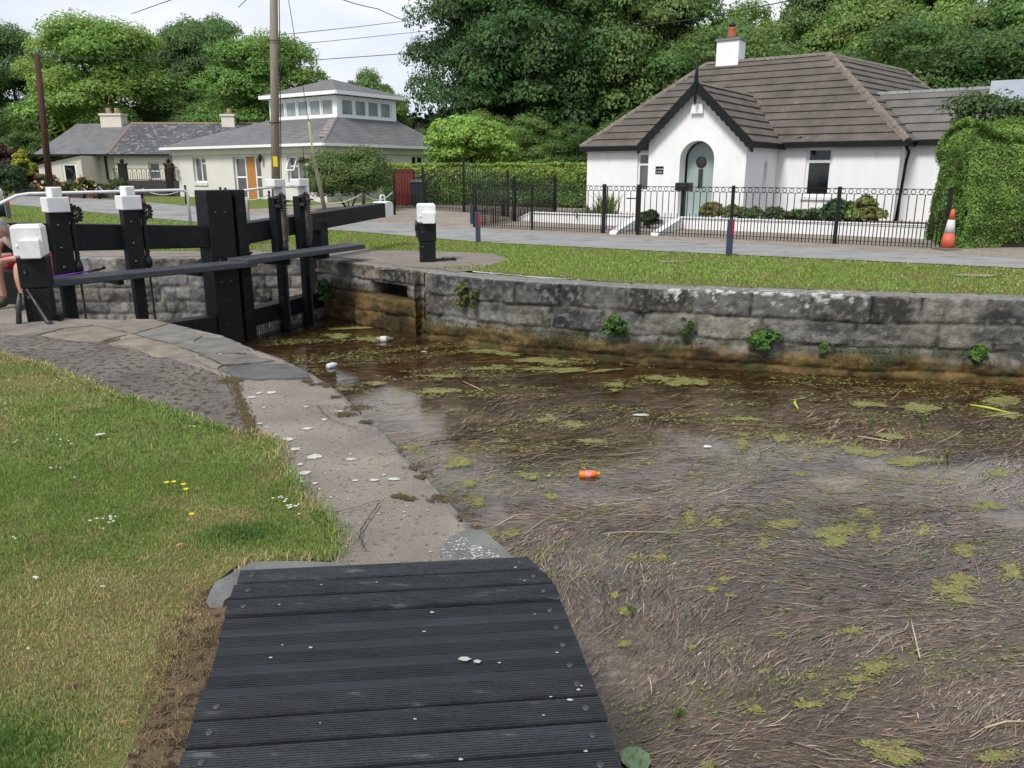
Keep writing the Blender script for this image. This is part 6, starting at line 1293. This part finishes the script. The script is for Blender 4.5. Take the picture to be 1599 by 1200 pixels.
# letter box on its post
p = Vector((5.15, 24.3, 0)); lb = empty('post_box', 'small black letter box on a post before the arched door', 'letter box', p, ang_)
MB().box(-.05, .05, -.05, .05, 0, 1.08, bev=.01).build('post', iron, lb); MB().box(-.22, .22, -.16, .16, 1.08, 1.32, bev=.02).build('box', iron, lb); MB().box(-.14, .14, -.168, -.161, 1.22, 1.25).build('slot', castiron, lb)
# low white garden walls and beds
def lowwall(label, a, b, z0, z1, w=.2, h0=None):
    a, b = Vector(a), Vector(b); mb = MB(); d = (b-a).normalized(); r = Vector((d.y, -d.x, 0))*w/2
    mb.hexa([V3_(a-r, -.05), V3_(b-r, -.05), V3_(b+r, -.05), V3_(a+r, -.05), V3_(a-r, z0), V3_(b-r, z1), V3_(b+r, z1), V3_(a+r, z0)]); r2 = r*1.25
    mb.hexa([V3_(a-r2, z0), V3_(b-r2, z1), V3_(b+r2, z1), V3_(a+r2, z0), V3_(a-r2, z0+.05), V3_(b-r2, z1+.05), V3_(b+r2, z1+.05), V3_(a+r2, z0+.05)]); return tag(mb.build('garden_wall', render_w), label, 'low wall')
QW = 22.3; oq = lambda px: (lambda k: Vector((k*QW/(.58*k+.815), QW/(.58*k+.815), 0)))(ray(px, 345).x/ray(px, 345).y)
lowwall('low white garden wall left of the garden gate', oq(832), oq(1002), .30, .30); lowwall('low white garden wall running right from the arched porch to the hedge', oq(1062), oq(1500), .30, .30)
lowwall('sloping white wall left of the porch path', G(957, 367), oq(1000)-bh*.12, .03, .30, .16); lowwall('sloping white wall right of the porch path', G(1022, 369), oq(1064)-bh*.12, .03, .30, .16)
lowwall('sloping white end of the garden wall by the side railings', oq(806), oq(830), .02, .30, .16)
bed = [oq(832)+b_*.12, oq(1000)+b_*.12, oq(1000)+b_*1.6, oq(832)+b_*2.2]; 
soil = M('bed_soil', (.07, .055, .04), (.10, .08, .06), .95, 4, .6, 40)
struct(sheet('garden_bed', [(p.x, p.y) for p in bed], .2, soil)); bed = [oq(1064)+b_*.12, oq(1500)+b_*.12, oq(1500)+b_*4, oq(1160)+b_*4, oq(1150)+b_*1.4, oq(1075)+b_*1.4]; struct(sheet('garden_bed', [(p.x, p.y) for p in bed], .2, soil))
def shrub(name, label, cat, p, R, n, per, leaf, col, rc=.4, z=None, stems=True, group=None, mat=None):
    z = gz(p[0], p[1]) if z is None else z; o = empty(name, label, cat, (p[0], p[1], z), 0, group); me, cen = crownmesh('foliage', R, n, per, leaf, col, rc, -.6, .8, .3)
    f = link('foliage', me, mat or leafsm, o); f.location = (0, 0, R[2]*.95)
    if stems:
        mb = MB()
        for c in cen[:6]: mb.tube([(0, 0, -.05), (c[0]*.4, c[1]*.4, R[2]*.4), (c[0]*.9, c[1]*.9, R[2]*.95+c[2]*.8)], [max(.012, R[0]*.025), .01, .005], 5)
        mb.build('stems', barkm, o)
    return o
shp = lambda px, off=.6: (lambda k, q: (k*q/(.58*k+.815), q/(.58*k+.815)))(ray(px, 330).x/ray(px, 330).y, QW+off)
tuft('garden_plant', 'tall spiky yellow-green plant left of the garden gate', 'plant', (*shp(948, .9), .2), 150, .75, .02, (.20, .26, .07), None, .16)
tuft('garden_plant', 'low grey-green leafy clump below the left window', 'plant', (*shp(925, .7), .2), 90, .4, .02, (.13, .18, .08), None, .3)
shrub('shrub', 'rounded dark green shrub beside the porch path', 'shrub', (G(1013, 357).x, G(1013, 357).y), (.28, .28, .28), 14, 160, .04, (.04, .075, .02), z=0)
shrub('shrub', 'small reddish shrub at the right of the arched door', 'shrub', shp(1110, .45), (.42, .3, .3), 22, 130, .04, (.17, .15, .05), z=.2)
shrub('shrub', 'small yellow-green shrub below the porch side wall', 'shrub', shp(1147, .45), (.36, .3, .25), 20, 130, .04, (.15, .18, .05), z=.2)
for i, (px, lb_) in enumerate(((1185, 'low sparse green ground plant left of the wall window'), (1212, 'low ground plant between two others under the white wall'), (1240, 'low ground plant just left of the window'), (1275, 'low leafy plant directly below the cottage window'))):
    shrub('garden_plant', lb_, 'plant', shp(px, .5), (.42, .28, .22), 16, 100, .04, (.09, .14, .045), z=.2, stems=False)
shrub('shrub', 'dark green shrub right below the cottage window', 'shrub', shp(1318, .6), (.55, .4, .36), 24, 160, .05, (.05, .11, .03), z=.2)
shrub('shrub', 'variegated yellow-green shrub right of the cottage window', 'shrub', shp(1348, .5), (.5, .38, .38), 26, 170, .05, (.20, .23, .06), z=.2)
# ------------------------------------------------------------ traffic cone
p = G(1478, 391); cn = empty('traffic_cone', 'orange and white traffic cone leaning against the conifer hedge', 'traffic cone', p, .3); cn.rotation_euler.y = .03
cr_ = lambda z: .155-.12*z/.86
MB().lathe([(cr_(.06), .05), (cr_(.36), .36)], (0, 0, 0), 20).build('cone_body', orange, cn); MB().lathe([(cr_(.64), .64), (cr_(.84), .84), (.02, .86)], (0, 0, 0), 20).build('cone_tip', orange, cn)
MB().lathe([(cr_(.36)+.003, .36), (cr_(.64)+.003, .64)], (0, 0, 0), 20).build('reflective_band', coneband, cn); MB().box(-.2, .2, -.2, .2, 0, .05, bev=.012).build('base', greyr, cn)
# ------------------------------------------------------------ poles and wires
pb_ = Vector((-7.05, 24, 0)); pole = empty('utility_pole', 'tall weathered grey wooden utility pole in front of the bungalow', 'utility pole', pb_)
MB().tube([(0, 0, 0), (.28, 0, 4.5), (.62, 0, 9.3)], [.13, .115, .095], 12).build('pole', polem, pole); z = AT(443, 252, 24).z; MB().box(.09, .22, -.165, -.145, z-.16, z+.13).build('warning_plate', M('yellow_plate', (.75, .55, .02), None, .5), pole)
for zz in (3.0, 5.2, 7.4): k_ = zz*.065; MB().tube([(-.14+k_, -.02, zz), (-.14+k_, -.14, zz), (.14+k_, -.14, zz), (.14+k_, -.02, zz)], .012, 5).build('band', iron, pole)
mb = MB(); mb.tube([(.74, -.04, 9), (.45, -.03, 4.5), (.19, -.02, .5)], .014, 5); mb.build('cable_run', wirem, pole)
p = AT(78, 300, 36); pl2 = empty('utility_pole', 'dark brown wooden utility pole among the rose bushes at left', 'utility pole', (p.x, p.y, gz(p.x, p.y))); zt = AT(60, 85, 36).z-gz(p.x, p.y)
MB().tube([(0, 0, 0), (.3, 0, zt)], [.15, .12], 10).build('pole', brownpole, pl2)
for k, zz in enumerate((zt-.15, zt-1.3, zt-2.3)): MB().tube([(-.2, 0, zz), (.2, 0, zz+.03)], .02, 5).build('step_iron', iron, pl2).location.x = .045*zz
sb_ = AT(510, 326, 25.6); sb_.z = .1; s1_ = AT(491, 252, 25.2); s2b = AT(482, 190, 25.0); s3_ = AT(475, 165, 24.9); st = empty('stay_stake', 'leaning grey timber stay stake beside the round bush with yellow guard', 'stay')
MB().tube([sb_, s1_], [.075, .055], 8).build('stake', polem, st); MB().tube([s1_+Vector((0, -.03, -.15)), s2b], .028, 8).build('wire_guard', M('yellow_guard', (.62, .58, .22), (.5, .46, .2), .5, 8), st); MB().tube([s2b, pb_+Vector((.6, 0, 8.3))], .010, 5).build('stay_wire', wirem, st)
def wire(label, pts, r=.013, sag=0):
    P_ = [AT(*q) for q in pts]; out = []
    for i in range(len(P_)-1):
        for j in range(10): t = j/10; out.append(P_[i].lerp(P_[i+1], t)-Vector((0, 0, sag*4*t*(1-t))))
    out.append(P_[-1]); return tag(MB().tube(out, r, 5).build('overhead_wire', wirem), label, 'wire')
wire('long dark overhead wire crossing the whole picture from the left pole', [(60, 90, 36), (436, 98, 31), (760, 75, 26), (1100, 28, 21), (1250, -2, 18)], .012)
wire('overhead wire dropping from the top edge to the big dark tree', [(500, -14, 22), (590, 14, 25), (665, 42, 30)], .012, .05)
wire('upper thin wire across the sky gap', [(436, 55, 24.2), (560, 42, 30), (700, 25, 38)], .010); wire('lower thin wire across the sky gap', [(436, 72, 24.2), (560, 60, 30), (690, 46, 38)], .009)
wire('short wire slanting at the top left sky', [(205, 22, 30), (290, -8, 24)], .012); wire('short wire just left of the grey pole at the top edge', [(372, 12, 28), (395, -10, 25)], .011)
# ------------------------------------------------------------ chain fence
def chainfence(label, tops, Y, h=.75, low=()):
    o = empty('chain_fence', label, 'chain fence'); T = []
    for i, q in enumerate(tops):
        px, py, yy_ = q; p = AT(px, py, yy_); g = gz(p.x, p.y); T.append(p)
        MB().lathe([(.06, g-.05), (.055, p.z-.06), (.03, p.z-.05), (.055, p.z), (.05, p.z+.05), (.01, p.z+.08)], (p.x, p.y, 0), 10).build('post', iron, o)
    for a, b in zip(T, T[1:]):
        mb = MB(); n_ = 26
        for k in range(n_):
            t0, t1 = k/n_, (k+1)/n_; f = lambda t: a.lerp(b, t)-Vector((0, 0, .06+.28*4*t*(1-t)))
            mb.tube([f(t0), f((t0+t1)/2), f(t1)], [.018, .026 if k % 2 else .014, .018], 5)
        mb.build('chain', chainm, o)
    return o
chainfence('black posts with white chains in front of the left cottage', [(129, 291, 39), (153, 289, 38.4), (183, 290, 37.5), (220, 292, 36.6), (289, 292, 35), (344, 295, 33.8)], 0)
chainfence('white chain swags on black posts in front of the round bush', [(352, 296, 33), (420, 301, 31), (478, 306, 29.6), (567, 299, 28.6), (614, 296, 29.5)], 0)
cf = empty('front_fence', 'arched black iron fence with ball finial piers before the left cottage', 'fence')
f0, f1, f2 = AT(196, 300, 44), AT(268, 300, 43), AT(184, 300, 46)
for p in (f0, f1): p.z = gz(p.x, p.y); MB().box(p.x-.17, p.x+.17, p.y-.17, p.y+.17, p.z, p.z+1.62).box(p.x-.22, p.x+.22, p.y-.22, p.y+.22, p.z+1.62, p.z+1.7).lathe([(.05, 0), (.1, .06), (.12, .14), (.08, .22), (.01, .26)], (p.x, p.y, p.z+1.7), 12).build('pier', iron, cf)
def hoops(a, b, nm):
    mb = MB(); a, b = Vector(a), Vector(b); L = (b-a).length; k = int(L/.3); d = (b-a).normalized(); up = Vector((0, 0, 1))
    for i in range(k):
        c0, c1 = a.lerp(b, i/k), a.lerp(b, (i+1)/k); mb.tube([c0+up*.8, c0+up*1.3]+[c0.lerp(c1, .5)+(c0-c1)*.5*math.cos(PI*j/6)+up*(1.3+.15*math.sin(PI*j/6)) for j in range(1, 6)]+[c1+up*1.3, c1+up*.8], .014, 5); mb.tube([c0.lerp(c1, .5)+up*.8, c0.lerp(c1, .5)+up*1.25], .01, 5)
    mb.beam(a+up*.85, b+up*.85, .04, .03); mb.build(nm, iron, cf); w_b = MB(); w_b.beam(a+up*.4, b+up*.4, .2, .82); w_b.build('plinth_wall', M('dark_plinth', (.05, .045, .045), (.035, .03, .03), .9, 5), cf)
hoops(f0, f1, 'railing_panel'); hoops(Vector((f0.x-1.2, f0.y+1.4, f0.z)), f0, 'railing_panel'); hoops(f1, Vector((f1.x+1.6, f1.y-.2, f1.z)), 'railing_panel')
o = stone_wall('stone_wall', 'low grey rubble garden wall at the far left beyond the road', [(AT(22, 300, 44).x, 44), (AT(100, 300, 43).x, 43)], -.6, [.2, .18], .4, 1, .08, zt=.0, bl=(.2, .45), seed=21, c_up=(.34, .32, .30), rowz=.06, brown=-5); o.location.z = .4+.62
lw = MB(); a, b = AT(100, 305, 41), AT(186, 305, 40); lw.beam((a.x, a.y, .55), (b.x, b.y, .55), .3, .45); tag(lw.build('garden_wall', M('dark_rubble', (.09, .08, .07), (.05, .045, .04), .95, 3, .6, 12)), 'low dark garden wall under the rose bushes', 'low wall')
# ------------------------------------------------------------ hedges
def hedge(name, label, corners, z0, z1, leaf, dens, col, topcol=None, wob=.12, bright=None, sub_=None):
    o = empty(name, label, 'hedge', (corners[0][0], corners[0][1], z0)); P = []; Nn_ = []; ox, oy = corners[0]; n = len(corners); cs = [Vector(c)-Vector(corners[0]) for c in corners]
    cen = sum(cs, Vector((0, 0)))/n; H = z1-z0
    for i in range(n):
        a, b = cs[i], cs[(i+1) % n]; L = (b-a).length; k = int(L*H*dens); u = rng.random(k); z = rng.random(k)*H; d = (b-a)/L; nr = np.array([d.y, -d.x])
        if (cen-a).dot(Vector(nr)) > 0: nr = -nr
        w = (fbm(u*L*1.1+i*7, z*1.3, 3)-.5)*wob*2.4-.12*np.maximum(0, (z/H-.85)/.15)**2+rng.normal(0, .03, k)
        P.append(np.stack([a.x+d.x*L*u+nr[0]*w, a.y+d.y*L*u+nr[1]*w, z+rng.normal(0, .02, k)], 1)); Nn_.append(np.stack([np.full(k, nr[0]), np.full(k, nr[1]), np.full(k, .35)], 1)+rng.normal(0, .6, (k, 3)))
    xs = [c.x for c in cs]; ys = [c.y for c in cs]; k = int((max(xs)-min(xs))*(max(ys)-min(ys))*dens*1.2); x = rng.uniform(min(xs), max(xs), k); y = rng.uniform(min(ys), max(ys), k); m = inpoly(x, y, [tuple(c) for c in cs]); x = x[m]; y = y[m]
    P.append(np.stack([x, y, H+(fbm(x*1.5, y*1.5, 3)-.5)*wob*3+rng.normal(0, .03, len(x))], 1)); Nn_.append(np.array([0, 0, 1.])+rng.normal(0, .6, (len(x), 3)))
    P = np.concatenate(P); Nn_ = np.concatenate(Nn_); cl = colvar(len(P), col, .3, .12)*(.45+1.1*fbm(P[:, 0]*2.5+P[:, 1]*2+50, P[:, 2]*3+5, 4))[:, None]; bw = (sstep(.6, .68, fbm(P[:, 0]*1.7+P[:, 1]*1.5+20, P[:, 2]*2.2+9, 4))*(rng.random(len(P)) < .5))[:, None]; cl = cl*(1-bw)+np.array([.16, .12, .06])*bw
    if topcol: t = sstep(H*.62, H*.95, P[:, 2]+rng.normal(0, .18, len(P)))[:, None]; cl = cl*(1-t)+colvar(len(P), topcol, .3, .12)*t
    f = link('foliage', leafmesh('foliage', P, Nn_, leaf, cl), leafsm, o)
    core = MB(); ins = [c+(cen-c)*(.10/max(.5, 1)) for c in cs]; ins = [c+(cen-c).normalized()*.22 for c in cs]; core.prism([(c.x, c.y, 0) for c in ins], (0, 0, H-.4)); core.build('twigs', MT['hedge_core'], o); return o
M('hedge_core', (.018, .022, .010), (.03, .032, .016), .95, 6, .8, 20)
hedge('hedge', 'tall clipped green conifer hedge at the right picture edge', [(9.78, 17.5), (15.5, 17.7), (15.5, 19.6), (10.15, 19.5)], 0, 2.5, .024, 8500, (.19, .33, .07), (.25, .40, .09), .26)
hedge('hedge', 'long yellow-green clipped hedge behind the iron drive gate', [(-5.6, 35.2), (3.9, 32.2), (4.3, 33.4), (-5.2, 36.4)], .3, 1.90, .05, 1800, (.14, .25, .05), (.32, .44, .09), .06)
elder = shrub('elder_bush', 'loose leafy elder growing out of the top of the conifer hedge', 'bush', (11.2, 19.2), (1.3, .8, .55), 26, 90, .05, (.07, .12, .03), .35, z=2.3, stems=True)
# ------------------------------------------------------------ bushes and trees
p = AT(546, 330, 31.5); shrub('bush', 'large rounded dark green bush between the grey pole and the iron gate', 'bush', (p.x, p.y), (1.75, 1.5, 1.2), 120, 460, .034, (.14, .21, .06), .30)
p = AT(736, 260, 37.5); t = empty('small_tree', 'small spreading lime green tree above the long hedge', 'tree', (p.x, p.y, .35)); me, cen = crownmesh('crown', (2.25, 2.0, 1.3), 120, 130, .08, (.27, .44, .09), .22, -.7, .55, .5); c = link('crown', me, leafm, t); c.location = (0, 0, 2.45)
mb = MB(); mb.tube([(0, 0, 0), (.05, 0, 1.2)], [.09, .07], 8)
for k in cen[:10]: mb.tube([(.05, 0, 1.1), (k[0]*.5, k[1]*.5, 1.9), (k[0]*.9, k[1]*.9, 2.45+k[2]*.8)], [.05, .03, .01], 6)
mb.build('trunk', barkm, t)
def trunk(parent, R, cen, h, r=.35):
    mb = MB(); mb.tube([(0, 0, -.3), (.1, .05, h*.35), (.05, .1, h*.7), (0, 0, h+R[2]*.5)], [r, r*.8, r*.55, r*.12], 9)
    for c in cen[:16]: s = random.uniform(.45, .9); mb.tube([(.05, .05, h*s), (c[0]*.45, c[1]*.45, h*s+(h+c[2]-h*s)*.5), (c[0]*.92, c[1]*.92, h+c[2]*.95)], [r*.35, r*.2, r*.05], 6)
    return mb.build('trunk', barkm, parent)
protos = []
def mk(R, nc, per, leaf, col, rc, h, r=.32, flat=.62):
    o = bpy.data.objects.new('tree', None); C.objects.link(o); me, cen = crownmesh('crown', R, nc, per, leaf, col, rc, -.8, flat, .42); c = link('crown', me, leafm, o); c.location = (0, 0, h); trunk(o, R, cen, h, r); protos.append([o, False]); return o
mk((5, 4.4, 5.6), 95, 900, .088, (.22, .36, .085), .27, 6.2, flat=.78)          # 0 mid green
mk((5, 4.4, 5.8), 95, 900, .088, (.13, .225, .075), .28, 6.3, flat=.8)         # 1 dark green
mk((4.6, 4.2, 5.2), 95, 820, .085, (.24, .36, .095), .26, 5.6, flat=.78)           # 2 lighter
mk((5.2, 4.6, 6.0), 100, 700, .09, (.155, .26, .08), .26, 6.6, .3, .68)  # 3 layered
mk((3.2, 3.0, 3.4), 75, 480, .062, (.17, .28, .08), .26, 3.2, .2, .75)          # 4 small understorey
def tree(kind, label, px, Y, ztop, sx=1, rz=0, sy=None, name='tree', grp='trees behind the houses'):
    src, used = protos[kind]; o = src if not used else copy_tree(src); protos[kind][1] = True
    x = AT(px, 300, Y).x; h = [11.8, 12.1, 10.8, 12.6, 6.6][kind]; s = (ztop-.4)/h; o.name = name; o.location = (x, Y, .35); o.scale = (sx*s, (sy or sx)*s, s); o.rotation_euler = (0, 0, rz)
    return tag(o, label, 'tree', grp)
TT = lambda px, py, Y: AT(px, py, Y).z
for (k, px, py, Y, sx, lb_) in [(0, -60, 40, 62, 1.0, 'tree cut off by the left edge of the picture'), (1, 45, 38, 66, .95, 'dark tree behind the dark brown pole at the far left'), (0, 175, 6, 60, 1.15, 'broad bright green tree above the chimney of the left cottage'), (1, 305, 32, 66, .8, 'dark tree between the two broad rounded crowns at left'), (3, 350, 8, 68, .75, 'tall dark tree with ragged top left of the grey pole'), (0, 430, 30, 58, 1.12, 'rounded wide green tree directly behind the grey pole'), (2, 588, 96, 60, .8, 'pale green distant tree in the sky gap above the lantern roof'),
  (1, 752, -110, 52, .74, 'big dark tree at the right side of the sky gap'), (3, 835, -150, 50, .85, 'tall layered dark tree behind the lime green tree'), (1, 905, -140, 54, .9, 'tall dark tree left of the white cottage roof'), (3, 990, -120, 50, .82, 'tall layered tree just above the left slope of the cottage roof'), (0, 1085, 10, 56, .8, 'tree with sky showing through its top left of the chimney'), (2, 1180, -20, 50, .95, 'lighter tree directly behind the cottage chimney'), (1, 1290, -60, 52, .95, 'dark tree behind the ridge of the cottage roof'), (2, 1370, -60, 47, .9, 'lighter green tree behind the right slope of the cottage roof'), (3, 1455, -90, 50, .9, 'layered tree above the cottage side extension'), (2, 1545, -40, 44, .9, 'light green tree above the blue-grey dormer box'), (1, 1650, -80, 46, 1.0, 'dark tree at the right edge of the picture')]:
    tree(k, lb_, px, Y, TT(px, py, Y), sx, random.uniform(0, 6))
low = [(-40, 56), (60, 57), (150, 60), (230, 62), (320, 60), (400, 58), (470, 62), (540, 66), (600, 70), (665, 60), (712, 48), (760, 47), (830, 46), (900, 45), (960, 44), (1000, 46), (1130, 44), (1220, 44), (1310, 45), (1400, 42), (1480, 41), (1560, 40), (1640, 40)]
wh = ['left of the brown pole', 'behind the brown pole', 'behind the left cottage chimney', 'behind the left cottage roof', 'right of the left cottage roof', 'behind the grey pole', 'behind the lantern storey', 'left of the distant pale tree', 'under the distant pale tree', 'right of the lantern storey', 'left behind the lime green tree', 'behind the lime green tree', 'right behind the lime green tree', 'in the dark gap left of the white cottage', 'at the left end of the cottage roof', 'behind the left hip of the cottage roof', 'behind the cottage chimney base', 'behind the middle of the cottage ridge', 'behind the right of the cottage ridge', 'behind the skylight', 'behind the cottage extension roof', 'behind the blue-grey dormer box', 'at the right picture edge']
for i, ((px, Y), w_1) in enumerate(zip(low, wh)):
    tree(4, 'small understorey tree '+w_1, px, Y, (6.5 if px < 640 else 4.6 if px < 1010 else 8.5)*random.uniform(.85, 1.15)*(.8 if 480 < px < 640 else 1), 1.15, random.uniform(0, 6), name='understorey_tree', grp='understorey trees behind the houses')
wm = hedge('woodland_edge', 'dark dense woodland edge behind the trees', [(-70, 74), (70, 66), (72, 70), (-70, 78)], 0, 6.0, .3, 26, (.03, .055, .02), None, 1.2); wm['category'] = 'woodland'
p = AT(42, 290, 46); shrub('golden_tree', 'golden yellow conifer-like tree at the far left', 'tree', (p.x, p.y), (.72, .7, 1.35), 40, 140, .06, (.38, .40, .05), .26)
p = AT(14, 290, 50); shrub('copper_tree', 'dark copper leaved tree behind the golden tree', 'tree', (p.x, p.y), (1.4, 1.2, 1.5), 50, 160, .09, (.06, .026, .028), .28)
p = AT(8, 300, 43); shrub('bush', 'dark green bush at the left edge below the golden tree', 'bush', (p.x, p.y), (1.3, 1.0, .9), 40, 150, .06, (.045, .09, .03), .3)
p = AT(178, 290, 41); shrub('bush', 'low green bush right of the rose bushes', 'bush', (p.x, p.y), (.8, .6, .5), 26, 120, .05, (.07, .12, .03), .3)
p = AT(105, 300, 41); shrub('bush', 'low leafy bush between the two rose bushes', 'bush', (p.x, p.y), (1.0, .5, .42), 26, 120, .05, (.08, .14, .035), .3)
def rose(label, px, Y, R):
    p = AT(px, 290, Y); o = shrub('rose_bush', label, 'rose bush', (p.x, p.y), R, 30, 90, .06, (.08, .12, .04), .3, group='rose bushes in bloom'); n_ = 42
    d = rng.normal(size=(n_, 3)); d /= np.linalg.norm(d, axis=1, keepdims=True); P_ = d*np.array(R)*1.0+np.array([0, 0, R[2]*.95]); cl = np.where(rng.random((n_, 1)) < .6, np.array([[.62, .10, .10]]), np.array([[.75, .52, .18]])); P_ = np.repeat(P_, 4, 0)+rng.normal(0, .03, (n_*4, 3)); rs_o = link('roses', leafmesh('roses', P_, rng.normal(size=(n_*4, 3)), .07, np.repeat(cl, 4, 0)), MT['rose'], o); rs_o['kind'] = 'stuff'
M('rose', (.8, .8, .8), None, .7, 9, attr=True)
rose('rose bush with red and yellow blooms at the foot of the brown pole', 72, 39.5, (.72, .5, .6)); rose('rose bush with orange blooms before the left cottage door', 132, 39.5, (.55, .45, .52))
# wall plants
for (px, py, lb_, R, n_, leaf_, col_) in [(965, 512, 'green fern tuft growing from the middle of the canal wall', (.20, .1, .2), 16, .03, (.07, .15, .03)), (1072, 508, 'small climbing plant on the wall between the two larger ferns', (.09, .06, .2), 9, .03, (.07, .13, .03)), (1190, 530, 'largest bright leafy plant on the canal wall', (.24, .1, .15), 18, .032, (.08, .18, .03)), (1282, 542, 'small light green seedling on the canal wall', (.07, .05, .08), 5, .035, (.13, .24, .05)), (1520, 552, 'bright green rosette at the right of the canal wall', (.12, .07, .1), 7, .04, (.12, .24, .04)), (722, 462, 'trailing yellowish plant hanging over the wall by the lone post', (.12, .06, .28), 12, .032, (.16, .20, .05)), (742, 470, 'second trailing plant just right of the hanging yellowish one', (.08, .05, .24), 8, .03, (.12, .15, .04)), (510, 455, 'green weed in the wall corner beside the heel of the gate', (.14, .12, .22), 10, .035, (.06, .12, .03))]:
    line = pool if px > 655 else recess; S_ = pxs(line, px, py); acc = 0
    for i in range(len(line)-1):
        L_ = (Vector(line[i+1])-Vector(line[i])).length
        if acc+L_ >= S_: q = Vector(line[i]).lerp(Vector(line[i+1]), (S_-acc)/L_); break
        acc += L_
    z = AT(px, py, q.y-.05).z; o = empty('wall_plant', lb_, 'plant', (q.x-.02, q.y-.10, z), 0, 'plants growing on the canal wall'); me, cen = crownmesh('foliage', R, n_, 45, leaf_, col_, .5, -1, .9, .1); link('foliage', me, leafsm, o)
    mb = MB()
    for c in cen[:4]: mb.tube([(0, .12, -R[2]*.3), (c[0]*.5, 0, c[2]*.4), (c[0], c[1], c[2])], .003, 4)
    mb.build('stems', barkm, o)
P_ = []; 
for i in range(5200):
    S_ = random.random()*13; acc = 0
    for k in range(len(pool)-1):
        L_ = (Vector(pool[k+1])-Vector(pool[k])).length
        if acc+L_ >= S_: q = Vector(pool[k]).lerp(Vector(pool[k+1]), (S_-acc)/L_); break
        acc += L_
    z = -.74+random.gauss(0, .07)-.1*random.random(); m_ = float(fbm(np.array([S_*1.6]), np.array([z*5+9.]), 3)[0])
    if m_ > .5: P_.append((q.x-.02, q.y-.03-.12*(z < -.78)-random.random()*.02, z))
P_ = np.array(P_); tag(link('wall_moss', leafmesh('wall_moss', P_, rng.normal(size=(len(P_), 3))+np.array([0, -.6, .5]), .013, colvar(len(P_), (.075, .11, .03), .4, .2)), leafsm), 'moss and tiny weeds along the stained foot of the canal wall', 'moss', kind='stuff')
# small worn patches in the far verge
for (px, py, rx) in [(1050, 410, .5), (1520, 432, .5), (120, 352, .6)]:
    p = G(px, py); V = []; Fs = []; disc(p.x, p.y, rx, rx*.5, .022, 20); struct(discs_obj('bare_patch', gravm))
